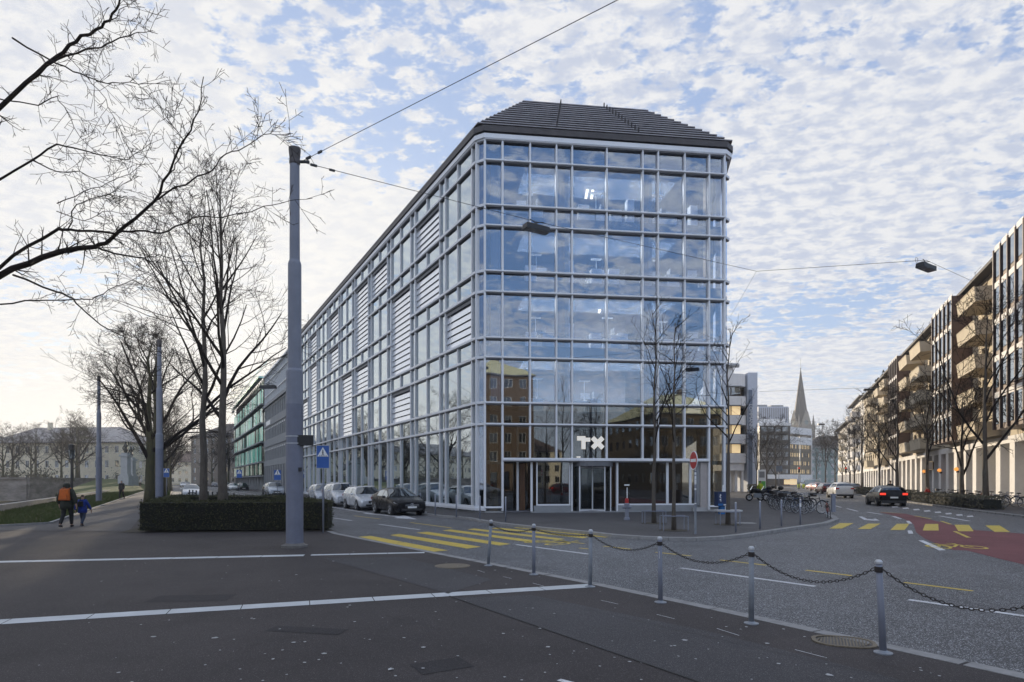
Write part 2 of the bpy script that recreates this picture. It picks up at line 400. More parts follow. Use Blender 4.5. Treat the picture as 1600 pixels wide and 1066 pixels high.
# ================================================================ GROUND
ZR = -0.09                                    # road level; pavements are at 0
def struct(o, nm=None):
    o['kind'] = 'structure'; return o
K = -0.553                                    # direction of the left street, dX/dY
def lane(b, Y, z=0): return (b+K*Y, Y, z)
def grid_sheet(name, x0, x1, y0, y1, z, m):
    return struct(MB().sheet([(x0,y0),(x1,y0),(x1,y1),(x0,y1)], z).build(name, m))
grid_sheet('ground', -1200, 1200, -400, 1600, -2.6, M_SOIL)
# the river lies below the left bank
riv = MB(); riv.sheet([(-14,-200),(-14,5),(lane(-9.8,500)[0],500),(-420,500),(-420,-200)], -1.75); struct(riv.build('water', M_WATER))
bed = MB(); rb = random.Random(4)
for i in range(14):
    t = i/13; Y = 50+t*60; X = lane(-12.5, Y)[0]-rb.uniform(0, 26)
    bed.sheet([(X+rb.uniform(3,7)*cos(a), Y+rb.uniform(3,8)*sin(a)) for a in [k*pi/5 for k in range(10)]], -1.7+.003*i)
struct(bed.build('gravel_bank', mat('dry_river_gravel', (.20,.16,.08), .9, 0, .3, 4, .4, 20, col2=(.34,.28,.14))))
road = MB().prism([(-14,-250),(-14,5),lane(-9.8,500)[:2],(200,900),(900,900),(900,-250)], -3.0, ZR)
struct(road.build('road', M_ROAD))

kerbN = [(13,-12),(10.6,-6),(8.2,-1),(6.3,2.4),(4.28,5.77),(2.75,8.22),(1.42,10.2),(-1.48,14.16),(-3.5,16.95),(-5.65,19.9),(-6.9,22.3),(-8.8,26),(-13.5,32.5),(-18.5,39.5),(-29,54.5),(-34.3,62),(-55.3,100),(-110.6,200),(-221,400)]
plaza = MB().prism(kerbN+[lane(-9.8,400)[:2],lane(-9.8,5)[:2],(-13.9,-12)], -.3, 0)
struct(plaza.build('pavement_plaza', M_PLAZA))
kerbF = [(-207.3,400),(-41.4,100),(-13.7,50),(-4.9,34.0),(-4.75,32.4),(-3.6,30.4),(-2.1,28.6),(-1.0,25.8),(-.25,24.4),(1.0,22.5),(2.5,20.6),(3.2,19.4),(3.9,18.8),(4.7,18.4),(5.5,18.3),(6.4,18.7),(7.3,19.4),(10.5,22.6),(12.8,24.9),(14.6,27.4),(15.8,30.0),(17.3,34.2),(23.6,49),(41.8,90),(66,145),(77,185),(76,230),(70,300)]
farw = MB().prism(kerbF+[(60,400)], -.3, 0)
struct(farw.build('pavement_corner', M_WALK))
kerbR = [(34,-60),(24,-20),(20.5,0),(21.5,15),(24,27),(27.6,37.3),(32.6,50),(40.4,69.6),(49,90),(69,138),(84,180),(92,230),(100,300)]
rw = MB().prism(kerbR+[(400,300),(400,-60)], -.3, 0)
struct(rw.build('pavement_far_side', M_WALK))
bw = MB().prism([(-60,-24),(16,-24),(20,-40),(20,-200),(-60,-200)], -.3, 0)
struct(bw.build('pavement_behind', M_WALK))
def offset_line(pts, w):
    out = []
    for i, p in enumerate(pts):
        a = Vector(pts[max(i-1,0)]); b = Vector(pts[min(i+1,len(pts)-1)]); d = (b-a).normalized(); n = Vector((-d.y, d.x))
        out.append((p[0]+n.x*w, p[1]+n.y*w))
    return out
def kerb(name, pts, w, top, side):
    a = offset_line(pts, -.02*side); b = offset_line(pts, w*side); m = MB()
    for i in range(len(pts)-1):
        L_ = hypot(pts[i+1][0]-pts[i][0], pts[i+1][1]-pts[i][1]); n = max(1, min(60, int(L_/1.0)))
        for k in range(n):
            t0, t1 = k/n, (k+1)/n - .012/max(L_/n, .1)
            l = lambda p, q, t: (p[0]+(q[0]-p[0])*t, p[1]+(q[1]-p[1])*t)
            m.prism([l(a[i],a[i+1],t0), l(a[i],a[i+1],t1), l(b[i],b[i+1],t1), l(b[i],b[i+1],t0)], -.25, top)
    return struct(m.build(name, M_STONE))
kerb('kerb', kerbN[1:17], .16, .006, 1)
kerb('kerb_corner', kerbF[1:25], .22, .012, 1)
kerb('kerb_far_side', kerbR[1:11], .2, .012, -1)

# ---- left path, verge, tree strip
m = MB(); m.sheet([lane(-4.9,300),lane(-4.9,24.5),(-19.9,21.6),(-12.9,20.6),lane(-1.5,30),lane(-1.5,300)], .005); struct(m.build('path', M_WALK))
m = MB(); m.sheet([lane(-9.6,300),lane(-9.6,20),(-20.2,20),(-20.0,21.9),lane(-5.0,24.6),lane(-5.0,300)], .012); struct(m.build('verge', M_SOIL))
m = MB(); m.sheet([lane(-1.45,32),lane(-1.45,300),lane(-.3,300),lane(-.3,64),(-31.5,60),(-20.5,45)], .012); struct(m.build('tree_strip', M_SOIL))
m = MB()
for p, q in (((-19.9,21.6),lane(-4.9,24.5)),(lane(-4.9,24.5),lane(-4.9,120))):
    m.beam((p[0],p[1],.03),(q[0],q[1],.03),.12,.08)
struct(m.build('path_edging', M_STONE))
# low river wall and the rising bank further on
m = MB(); m.beam((lane(-9.7,6)[0],6,.18),(lane(-9.7,150)[0],150,.18),.35,.4); o = m.build('river_coping_wall', M_STONE)
tag(o, 'low stone coping along the river edge left of the grass verge', 'wall')
m = MB(); pr = []
for i in range(20):
    Y = 84+i*9; h = 2.1*min(1, max(0, (Y-84)/45.))
    pr.append([(lane(-5.3,Y)[0],Y,.03),(lane(-7.2,Y)[0],Y,.03+h*.45),(lane(-11.5,Y)[0],Y,.03+h),(lane(-16,Y)[0],Y,.03+h),(lane(-17,Y)[0],Y,-2.0)])
vs = [p for r_ in pr for p in r_]; m.add(vs, [(i*5+j,i*5+j+1,(i+1)*5+j+1,(i+1)*5+j) for i in range(19) for j in range(4)])
struct(m.build('grass_bank', M_GRASS))
def grass_blades(name, quads, n, hgt, seed):
    rg = random.Random(seed); m = MB()
    areas = [abs((Vector(q[1])-Vector(q[0])).to_3d().cross((Vector(q[3])-Vector(q[0])).to_3d()).length) for q in quads]
    for q, a in zip(quads, areas):
        q = [Vector(p).to_3d() for p in q]
        for _ in range(int(n*a/sum(areas))):
            u, v = rg.random()**1.3, rg.random()
            p = (q[0]*(1-v)+q[3]*v)*(1-u)+(q[1]*(1-v)+q[2]*v)*u
            a_ = rg.uniform(0, 2*pi); h = hgt*rg.uniform(.4, 1.3)*(1+p.y*.012); w = .012*(1+p.y*.03)
            d = Vector((cos(a_), sin(a_), 0)); l = Vector((rg.uniform(-.5,.5), rg.uniform(-.5,.5), 1))*h
            m.add([p-d*w, p+d*w, p+l], [(0,1,2)])
    return tag(m.build(name, M_GRASS), kind='stuff')
grass_blades('grass', [[lane(-5.1,24.8,.01),lane(-5.1,110,.01),lane(-9.5,110,.01),lane(-9.5,21,.01)],[lane(-1.4,40,.01),lane(-1.4,160,.01),lane(-.4,160,.01),lane(-.4,66,.01)]], 42000, .09, 2)

# ---- stone bands, strip repair and seams in the plaza
def line_px(m, p, q, w, z, mi=0):
    a, b = g(p[0],p[1],z), g(q[0],q[1],z); d = (b-a).normalized(); n = Vector((-d.y, d.x, 0))*(w/2)
    m.sheet([a-n, b-n, b+n, a+n], z, mi)
def seg(m, a, b, w, z, n, gap=.012):
    a, b = Vector(a), Vector(b); d = (b-a); L_ = d.length; d.normalize(); nn = Vector((-d.y, d.x))*(w/2)
    for k in range(n):
        s0 = a+d*(L_*k/n); s1 = a+d*(L_*(k+1)/n-gap); m.sheet([s0-nn, s1-nn, s1+nn, s0+nn], z)
m = MB()
b0, b1 = g(89,876.3), g(476,868.0); d = (b1-b0).normalized(); seg(m, (b0-d*4.2).to_2d(), b1.to_2d(), .30, .004, 10)
b0, b1 = g(486,867.6), g(664,863.6); seg(m, b0.to_2d(), b1.to_2d(), .22, .004, 3)
b0, b1 = g(89,966.8), g(925,915.2); d = (b1-b0).normalized(); seg(m, (b0-d*4).to_2d(), b1.to_2d(), .31, .004, 13)
struct(m.build('stone_band', M_STONEL))
m = MB(); m.sheet([g(*p) for p in [(505,873),(628,870.5),(768,906),(700,928)]], .004)
m.sheet([g(*p) for p in [(712,935),(830,930),(1120,990),(1420,1066),(1560,1120),(1240,1120),(1100,1067)]], .004)
struct(m.build('pavement_strip', M_PATCH))
M_SEAM = mat('bitumen_seam', (.018,.017,.018), .6, 0, .2)
m = MB(); line_px(m, (702,931), (1102,1068), .022, .008); line_px(m, (300,836), (455,864), .012, .008); line_px(m, (820,930), (1440,1070), .007, .008)
line_px(m, (1500,1066), (1350,1028), .006, .008)
struct(m.build('pavement_seam', M_SEAM))
m = MB()
for p, q in [((1120,982),(1155,993)),((1242,1015),(1292,1028)),((746,891),(757,894.5)),((786,901),(799,904)),((832,911),(850,916)),((939,938),(966,944)),((1026,960),(1054,967)),((873,1062),(897,1068))]:
    line_px(m, p, q, .012 if p[0] != 873 else .06, .004)
struct(m.build('bay_marking', M_WPAINT))
# litter and gum flecks
m = MB(); rg = random.Random(11)
for _ in range(230):
    y = 835+235*rg.random()**.8; p = g(rg.uniform(60,1500), y)
    if p.x > 4.2-(p.y-5.8)*.69: continue
    s_ = rg.uniform(.008,.022)*(1 if rg.random() > .1 else 1.9); a = rg.uniform(0, pi)
    m.sheet([(p.x+s_*cos(a+k*1.256)*rg.uniform(.5,1.2), p.y+s_*sin(a+k*1.256)*rg.uniform(.6,1.1)) for k in range(5)], .009)
tag(m.build('litter_flecks', mat('fleck', (.42,.42,.42), .8, 0, .2)), kind='stuff')

# ---- road markings
ZM = ZR+.004
Y_ = MB()
def qpx(m, pts, z=ZM): m.sheet([g(p[0],p[1],z) for p in pts], z)
for q in [[(560,839),(579,837.4),(700,860),(676,862.4)],[(609,836.2),(624,834.3),(752,854.5),(730,857.3)],[(650,832.5),(668,831),(798,850),(781,852.5)],
          [(691,829),(704,827.4),(843,845.5),(830,847.7)],[(730,827.4),(741,825.9),(883,842.2),(872,843.9)],[(767,825.8),(778,824.4),(920,839.3),(911,841.2)],[(802,824.7),(811,823.5),(956,838.5),(945,839.9)]]: qpx(Y_, q)
struct(Y_.build('crosswalk_marking', M_YEL))
c3 = lambda x, y: (1280+x/6.667, 760+y/6.667)
Y2 = MB()
for q in [[(105,440),(235,440),(360,383),(215,383)],[(400,445),(535,445),(640,388),(510,388)],[(740,455),(890,455),(940,390),(810,390)],[(1078,460),(1245,460),(1240,392),(1105,392)],[(1450,468),(1610,468),(1560,402),(1408,400)],[(1830,476),(1990,476),(1880,408),(1730,408)]]:
    qpx(Y2, [c3(*p) for p in q], ZM+.005)
struct(Y2.build('crosswalk_marking_side', M_YEL))
m = MB(); qpx(m, [c3(*p) for p in [(620,268),(900,286),(1260,372),(1700,474),(2500,700),(2500,900),(1900,760),(1540,668),(1400,664),(1250,608),(1100,545),(1010,480),(985,400),(940,365),(840,322)]])
m.sheet([(16.9,22.3),(18.6,17),(19.4,8),(19.6,-20),(16.6,-20),(16.2,4),(15.2,12),(13.4,15.6)], ZM+.002); struct(m.build('cycle_lane_surface', M_RED))
m = MB()
for p, q in [((641,816.5),(705.5,825)),((553.5,806),(594,811)),((865,844),(913,849.5)),((905,856.4),(921,857.9)),((942.7,853.3),(985.5,858.2)),((1024.5,863),(1080,868.7)),((1125,875),(1197,883.2)),((1259,891),(1331,899.5)),((1412.5,910),(1520,923.4)),((1640,938),(1760,953))]:
    line_px(m, p, q, .11, ZM)
for p, q in [((995,308),(1165,338)),((1270,362),(1370,395)),((1410,468),(1560,535)),((640,268),(860,283))]: line_px(m, c3(*p), c3(*q), .12, ZM+.005)
struct(m.build('lane_marking_yellow', M_YEL))
m = MB()
for p, q in [((511.5,808),(550,813.7)),((591.7,819.3),(655.5,827.7)),((806.5,851),(920.5,866)),((1064,887.5),(1273.7,916.2)),((1420,937),(1640,968))]: line_px(m, p, q, .12, ZM)
for q in [[(920,460),(965,460),(980,493),(930,493)],[(905,360),(940,360),(970,388),(925,388)],[(750,312),(790,312),(865,338),(830,338)],[(1030,563),(1085,563),(1320,665),(1250,668)]]: qpx(m, [c3(*p) for p in q], ZM+.005)
for p, q in [((500,268),(650,292)),((290,232),(400,260)),((155,200),(230,220)),((1255,308),(1560,362))]: line_px(m, c3(*p), c3(*q), .16, ZM+.005)
for k in range(9):
    x = 640+k*112; y = 196+k*14; qpx(m, [c3(x,y),c3(x+60,y-4),c3(x+75,y+10),c3(x+10,y+12)], ZM+.005)
qpx(m, [c3(*p) for p in [(410,315),(450,315),(500,340),(580,346),(560,336),(590,338),(630,356),(580,358),(470,350)]], ZM+.005)
# lane arrow near the parked cars
qpx(m, [(567,802.6),(572,802),(625,806.6),(630,804.8),(652,811.6),(615,809.5),(622,808),(600,805.5)])
# centre and parking lines of the left street
for b in (9.2, 2.6):
    k = 0; Y = 40
    while Y < 230:
        m.sheet([lane(b,Y),lane(b+.15,Y),lane(b+.15,Y+3),lane(b,Y+3)], ZM); Y += 6
m.sheet([lane(11.0,50),lane(11.14,50),lane(11.14,260),lane(11.0,260)], ZM)
m.sheet([lane(10.9,33.5),lane(11.05,33.5),lane(11.05,49),lane(10.9,49)], ZM)
for k in range(10):
    Y = 46+k*8; X = 20.5+(Y-40)*.44
    m.sheet([(X,Y),(X+.14,Y),(X+1.2,Y+2.6),(X+1.06,Y+2.6)], ZM)
struct(m.build('lane_marking_white', M_WPAINT))
# painted bicycle on the cycle lane
def bike_glyph(name, o_, ux, uy, z):
    m = MB(); P = lambda u, v: o_+ux*u+uy*v
    def ring(cx_, cy_, r_, w=.09, n=18):
        for k in range(n):
            a, b = 2*pi*k/n, 2*pi*(k+1)/n
            m.sheet([P(cx_+cos(t)*q, cy_+sin(t)*q) for t, q in ((a,r_-w),(b,r_-w),(b,r_),(a,r_))], z)
    def ln(a, b, w=.08):
        a, b = P(*a), P(*b); d = (b-a).normalized(); n = Vector((-d.y,d.x,0))*w/2; m.sheet([a-n,b-n,b+n,a+n], z)
    ring(-.55,0,.36); ring(.55,0,.36)
    ln((-.55,0),(-.15,.5)); ln((-.15,.5),(.4,.45)); ln((-.1,-.02),(-.22,.62)); ln((-.1,-.02),(.42,.5)); ln((.55,0),(.36,.75)); ln((-.35,.64),(-.1,.64)); ln((.25,.78),(.5,.7))
    return struct(m.build(name, M_YEL))
o_ = g(855,848,ZM); ux = (g(913,857,ZM)-g(835,849,ZM)).normalized(); uy = Vector((-ux.y,ux.x,0))
bike_glyph('bicycle_marking', o_, ux*.75, uy*1.35, ZM)
o_ = g(1494,855,ZM); bike_glyph('bicycle_marking_red_lane', o_, Vector((.8,-.1,0)), Vector((.3,1.3,0)), ZM+.006)

# ---- gully grate and manhole
t = thing('gully_grate', 'oval iron gully grate with diagonal slots in the asphalt by the kerb', 'drain grate', tuple(g(1318,1003.5)))
m = MB(); n = 28; A, B = .30, .235
outer = [(A*cos(2*pi*k/n)*(1+.10*abs(sin(4*pi*k/n))), B*sin(2*pi*k/n)*(1+.10*abs(sin(4*pi*k/n)))) for k in range(n)]
for k in range(n):
    a, b = outer[k], outer[(k+1) % n]; m.prism([a, b, (b[0]*.86,b[1]*.86), (a[0]*.86,a[1]*.86)], .001, .014)
m.build('frame', mat('worn_iron', (.17,.14,.10), .6, .4, .3, 30, .2, 60), t)
m = MB(); m.sheet([(x*.87,y*.87) for x, y in outer], .003); m.build('pit', M_BLACK, t)
m = MB()
for k in range(-9, 10):
    x = k*.030; hh = B*.84*sqrt(max(0, 1-(x/(A*.84))**2))
    if hh > .02: m.beam((x-.02,-hh,.007),(x+.02,hh,.007),.014,.010)
m.build('bars', bpy.data.materials['worn_iron'], t)
t.rotation_euler[2] = R(-20)
t = thing('manhole_cover', 'round dull manhole cover in the plaza asphalt', 'manhole', tuple(g(707,884.5)))
m = MB(); m.lathe([(.36,0),(.36,.006),(.33,.006)]); m.build('rim', bpy.data.materials['worn_iron'], t)
m = MB(); m.lathe([(.325,.001),(.325,.009)], n=24); m.build('lid', bpy.data.materials['worn_iron'], t)
t = thing('manhole_cover', 'light stone manhole cover on the corner pavement beside the thin tree', 'manhole', tuple(g(1165,817.5)))
m = MB(); m.lathe([(.42,0),(.42,.006),(.34,.006)]); m.build('rim', M_STONE, t)
m = MB(); m.lathe([(.335,.001),(.335,.009)], n=24); m.build('lid', M_STONE, t)

# cracks and small repairs in the plaza asphalt
m = MB(); rg = random.Random(31)
for sx, sy, ang, L_ in ((250,905,.2,3.5),(600,960,-.5,3),(380,1010,.9,2.6),(760,985,.4,2.2),(150,845,.1,4),(980,1000,2.4,1.6),(560,900,-.2,2.2)):
    p = g(sx, sy); a = ang; n = int(L_/.09)
    for k in range(n):
        a += rg.uniform(-.45,.45)*.6+(ang-a)*.15; q = p+Vector((cos(a), sin(a), 0))*.09; w = .0035*rg.uniform(.3,1.5)*(1-.8*k/n); d = (q-p).normalized(); nn = Vector((-d.y,d.x,0))*w
        m.sheet([p-nn, q-nn, q+nn, p+nn], .0035); p = q
struct(m.build('pavement_crack', M_SEAM))
m = MB()
for sx, sy, a, b, r_ in ((300,935,1.1,.5,.1),(690,1040,.5,.35,.5),(480,985,.9,.25,-.2)):
    p = g(sx, sy); m.sheet([(p.x+u*a*cos(r_)-v*b*sin(r_), p.y+u*a*sin(r_)+v*b*cos(r_)) for u, v in ((-.5,-.5),(.5,-.5),(.5,.5),(-.5,.5))], .003)
struct(m.build('pavement_repair', asphalt('asphalt_repair', (.030,.027,.029), (.040,.036,.038), (.14,.13,.13), .05, .3, 210)))
# ================================================================ MAIN BUILDING
P1 = Vector((-1.874, 33.25)); P2 = Vector((-1.447, 33.0)); dF = Vector((cos(R(6.9)), sin(R(6.9))))
def s_front(px):
    r_ = (px-CX)/F; return (r_*P2.y-P2.x)/(dF.x-r_*dF.y)
LV = [.29, 2.88, 4.78, 5.93, 8.37, 9.43, 11.9, 13.01, 15.46, 16.55, 18.96, 20.08]
FX = [s_front(p) for p in (757.5,785,828,869,893.5,947.5,1003.5,1027.5,1069,1107,1131)]
sEnd = FX[-1]
P3 = P2+dF*sEnd; P4 = P3+Vector((.36,.36))
aF = R(6.9); aL = atan2(-1, .553)                    # left facade: local x runs from the far end to the corner
dL = Vector((-.484,.875)).normalized()
office = thing('office_building', 'glass corner office building with pale metal grid, dark louvred hip roof and two letter logo', 'office building', (P2.x,P2.y,0), aF)
def put(o, p, rz):                                   # child placed in world terms under a rotated empty
    q = Vector((p[0],p[1],0))-Vector((P2.x,P2.y,0)); c, s_ = cos(-aF), sin(-aF)
    o.location = (q.x*c-q.y*s_, q.x*s_+q.y*c, p[2] if len(p) > 2 else 0); o.rotation_euler = (0,0,rz-aF); return o
def profile_v(m, x, z0, z1, w=.13, y0=-.13, y1=.12, mi=0):
    m.box(x-w/2, x+w/2, y0+.03, y1, z0, z1, mi); m.box(x-w/2+.018, x+w/2-.018, y0, y0+.03, z0, z1, mi)
# ---- front mullions and transoms (local x along the front, y inwards)
for i, x in enumerate(FX):
    m = MB(); z0 = .06
    if i in (2,3,4,5,6,7,8): z0 = 2.95
    profile_v(m, x, z0 if z0 > 1 else .10, LV[-1], .12 if i in (0,10,1,9) else .10)
    m.build('mullion', M_ALU, office)
for i, z in enumerate(LV):
    if i == 0: segs = [(FX[0], FX[1])]+[(FX[9], FX[10])]
    elif i == 1: segs = [(FX[1], FX[9])]
    else: segs = [(FX[0], FX[10])]
    for a, b in segs:
        m = MB()
        hh = .05 if i != 1 else .08
        m.box(a, b, -.155, .10, z-hh, z+hh); m.box(a, b, -.19, -.155, z-hh+.02, z+hh-.05)
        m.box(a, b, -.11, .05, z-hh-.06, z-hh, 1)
        m.build('transom', [M_ALU, M_ALUD], office)
mats_g = [M_GLASS, M_GLASSG]
import itertools
def pane_front(a, b, z0, z1, m_, y=.05, nm='window_pane'):
    return MB().box(a+.05, b-.05, y, y+.02, z0+.05, z1-.05).build(nm, m_, office)
for j in range(2, 11):
    for i in range(10): pane_front(FX[i], FX[i+1], LV[j], LV[j+1], M_GLASS if j > 2 else M_GLASSG)
for i in range(1, 9): pane_front(FX[i], FX[i+1], LV[1], LV[2], M_GLASSG)
for i in (0, 9): pane_front(FX[i], FX[i+1], LV[0], LV[2], M_GLASSG)
# pale rails inside the tall corner panes
m = MB()
for i in (0, 9): m.box(FX[i]+.07, FX[i+1]-.07, .10, .13, 2.62, 2.84)
m.build('glazing_bar', mat('pale_green_rail', (.36,.42,.42), .4, 0, .1), office)
# ---- chamfers
def chamfer(A, B, nm='corner_glazing'):
    d = B-A; L_ = d.length; a = atan2(d.y, d.x)
    m = MB()
    for z in LV:
        if z == LV[1]: continue
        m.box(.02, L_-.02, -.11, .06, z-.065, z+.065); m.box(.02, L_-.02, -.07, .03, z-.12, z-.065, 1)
    put(m.build('transom', [M_ALU, M_ALUD], office), A, a)
    m = MB()
    for j in [0]+list(range(2, 11)):
        z0, z1 = LV[j], LV[j+1] if j else LV[2]
        m.box(.05, L_-.05, .03, .05, z0+.07, z1-.07)
    put(m.build(nm, M_GLASS, office), A, a)
chamfer(P1, P2); chamfer(P3, P4)
# ---- left facade. local x: from the corner going LEFT is negative
BAY = [(-1.0, None)]
cols = [0.0, -.54]; x = -.54; bays = [(-.54-1.93-1.81, -.54-1.93, -.54)]
x = bays[0][0]; cols += [bays[0][1], bays[0][0]]
wide = []
for k in range(9):
    if k: pass
    x -= .90; cols.append(x); b = (x-4.36, x-2.18, x); cols += [b[1], b[0]]; bays.append(b); x = b[0]
cols.append(x-.9); XL = x-.9
LL = [LV[0]]+LV[2:]
aLw = atan2(-dL.y, -dL.x)
left = (P1.x, P1.y)
LOUV = {0:[(4,5)], 1:[(8,9),(6,7)], 2:[(4,7),(2,3)], 3:[(8,9)], 4:[(6,9),(4,5)], 5:[(2,5)], 6:[(8,9),(6,7)], 8:[(4,7),(8,9)], 9:[(4,5)]}
# indices refer to LL: 0:.29 1:4.78 2:5.93 3:8.37 4:9.43 5:11.9 6:13.01 7:15.46 8:16.55 9:18.96 10:20.08
big_x = cols[:2]+[c for b in bays for c in (b[0], b[2])]+[XL]
mid_x = [b[1] for b in bays]
for x in sorted(set(round(c, 4) for c in big_x)):
    m = MB(); profile_v(m, x, .08, LV[-1], .125, -.11, .10); put(m.build('mullion', M_ALU, office), left, aLw)
for bi, b in enumerate(bays):
    rngs = sorted(LOUV.get(bi, [])); z = .08
    for lo, hi in rngs:
        m = MB(); profile_v(m, b[1], z, LL[lo]-.02, .12, -.10, .08); put(m.build('mullion', M_ALU, office), left, aLw); z = LL[hi]+.02
    m = MB(); profile_v(m, b[1], z, LV[-1], .12, -.10, .08); put(m.build('mullion', M_ALU, office), left, aLw)
for i, z in enumerate(LL):
    m = MB()
    for (a, b_) in [(XL, 0)]:
        # interrupted where a tall louvre runs through
        cuts = []
        for bi, b in enumerate(bays):
            for lo, hi in LOUV.get(bi, []):
                if lo < i < hi: cuts.append((b[0]+.08, b[2]-.08))
        xs = [a]; 
        for c in sorted(cuts): xs += [c[0], c[1]]
        xs.append(b_)
        for k in range(0, len(xs), 2):
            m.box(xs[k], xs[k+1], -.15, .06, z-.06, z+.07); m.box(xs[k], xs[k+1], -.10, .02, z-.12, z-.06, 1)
    put(m.build('transom', [M_ALU, M_ALUD], office), left, aLw)
npane = 0
stuff_p = MB()
for bi in range(-1, 10):
    cells = []
    if bi == -1: xsp = [(-.54, 0)]
    else:
        b = bays[bi]; xsp = [(b[0], b[1]), (b[1], b[2]), (b[0]-.9, b[0])]
    for j in range(10):
        lou = bi >= 0 and any(lo <= j < hi for lo, hi in LOUV.get(bi, []))
        for k, (a, b_) in enumerate(xsp):
            if lou and k < 2: continue
            stuff_p.box(a+.06, b_-.06, .01, .03, LL[j]+.06, LL[j+1]-.06)
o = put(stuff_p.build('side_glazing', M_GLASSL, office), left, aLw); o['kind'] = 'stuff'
for bi in LOUV:
    b = bays[bi]
    for lo, hi in LOUV[bi]:
        m = MB(); z0, z1 = LL[lo]+.07, LL[hi]-.13; a, c = b[0]+.08, b[2]-.08
        n = int(round((z1-z0-.25)/.40)); dz = (z1-z0-.25)/n
        for k in range(n):
            zb = z0+k*dz
            m.add([(a,.0,zb),(c,.0,zb),(c,.05,zb+dz*.84),(a,.05,zb+dz*.84),(a,.03,zb),(c,.03,zb),(c,.08,zb+dz*.84),(a,.08,zb+dz*.84)],
                  [(0,1,2,3),(7,6,5,4),(0,4,5,1),(3,2,6,7),(0,3,7,4),(1,5,6,2)], 0)
        m.box(a, c, .14, .16, z0, z1, 1)
        for k in range(1, 3): m.box(a+.10+.22*k, a+.13+.22*k, -.012, .0, z0, z1-.25, 2)
        m.box(a, c, -.02, .16, z1-.20, z1, 1)
        put(m.build('louvered_shutter', [M_LOUV, M_ALUD, M_ALU], office), left, aLw)
# ---- sill plinth, fascia and gutter follow the whole outline
Lend = P1+dL*(-XL); Rend = P4+Vector((.20,.98))*46
outline = [Lend, P1, P2, P3, P4, Rend]
def ring_band(name, pts, o0, o1, z0, z1, m_):
    m = MB()
    for i in range(len(pts)-1):
        def off(idx, w):
            ps = []
            for q in (idx,):
                n = Vector((0,0)); cnt = 0
                for a, b in ((q-1, q), (q, q+1)):
                    if 0 <= a and b < len(pts):
                        d = (pts[b]-pts[a]).normalized(); n += Vector((d.y, -d.x)); cnt += 1
                n /= cnt; n = n/(n.length_squared)
                ps = pts[q]+n*w
            return (ps.x-P2.x, ps.y-P2.y)
        m.prism([off(i,o0), off(i+1,o0), off(i+1,o1), off(i,o1)], z0, z1)
    o = m.build(name, m_, office); o.rotation_euler = (0,0,-aF); return o
ring_band('fascia', outline, -.3, .20, 20.10, 20.34, M_ALU)
ring_band('soffit_gap', outline, -.3, .05, 20.34, 20.43, M_ALUD)
ring_band('gutter', outline, -.3, .26, 20.43, 20.74, M_GUTT)
ring_band('plinth', [Lend, P1, P2, P2+dF*(FX[1]+.05)], -.2, .03, -.05, .10, M_CONC)
ring_band('plinth', [P2+dF*(FX[9]-.9), P3, P4, Rend], -.2, .03, -.05, .22, M_CONC)
ring_band('sill', [Lend, P1, P2], -.12, .20, .12, .26, M_ALU)
# ---- roof: sloping body and horizontal lamellas
def meet(p, d, q, e):
    t = ((q.x-p.x)*e.y-(q.y-p.y)*e.x)/(d.x*e.y-d.y*e.x); return p+d*t
full_outline = outline
outline = [Lend, meet(P1, dL, P2, dF)*.5+(P1+P2)*.25, meet(P4, (Rend-P4).normalized(), P2, dF)*.5+(P3+P4)*.25, Rend]
def roof_ring(d, z, w=0):
    pts = []
    for q in range(len(outline)):
        n = Vector((0,0)); cnt = 0
        for a, b in ((q-1, q), (q, q+1)):
            if 0 <= a and b < len(outline):
                dd = (outline[b]-outline[a]).normalized(); n += Vector((-dd.y, dd.x)); cnt += 1
        n /= cnt; n = n/n.length_squared; pts.append(outline[q]+n*d)
    return [Vector((p.x-P2.x, p.y-P2.y, z)) for p in pts]
m = MB(); r0 = roof_ring(.1, 20.75); r1 = roof_ring(4.6, 20.75+4.35)
nn = len(r0); m.add(r0+r1, [(i, i+1, nn+i+1, nn+i) for i in range(nn-1)]+[tuple(range(nn, 2*nn))])
o = m.build('roof', M_ROOFD, office); o.rotation_euler = (0,0,-aF)
NS = 13
for k in range(NS):
    d0 = -.25+k*4.95/NS; z0 = 20.86+k*4.55/NS
    a_ = roof_ring(d0, z0); b_ = roof_ring(d0+.22, z0); m = MB()
    for i in range(nn-1):
        A_, B_, C_, D_ = a_[i], a_[i+1], b_[i+1], b_[i]; up = Vector((0,0,.055))
        m.add([A_,B_,C_,D_,A_+up,B_+up,C_+up,D_+up], [(0,3,2,1),(4,5,6,7),(0,1,5,4),(1,2,6,5),(2,3,7,6),(3,0,4,7)])
    o = m.build('roof_lamella', M_ROOFB, office); o.rotation_euler = (0,0,-aF)
# brackets that break the lamellas
for fx in (.30, .62):
    m = MB()
    for k in range(NS-1):
        d0 = -.25+k*4.95/NS; z0 = 20.86+k*4.55/NS; a_ = roof_ring(d0, z0); p = a_[1].lerp(a_[2], fx)
        m.box(p.x-.03, p.x+.03, p.y+.01, p.y+.14, p.z+.05, p.z+.40)
    m.build('roof_bracket', M_ROOFD, office).rotation_euler = (0,0,-aF)
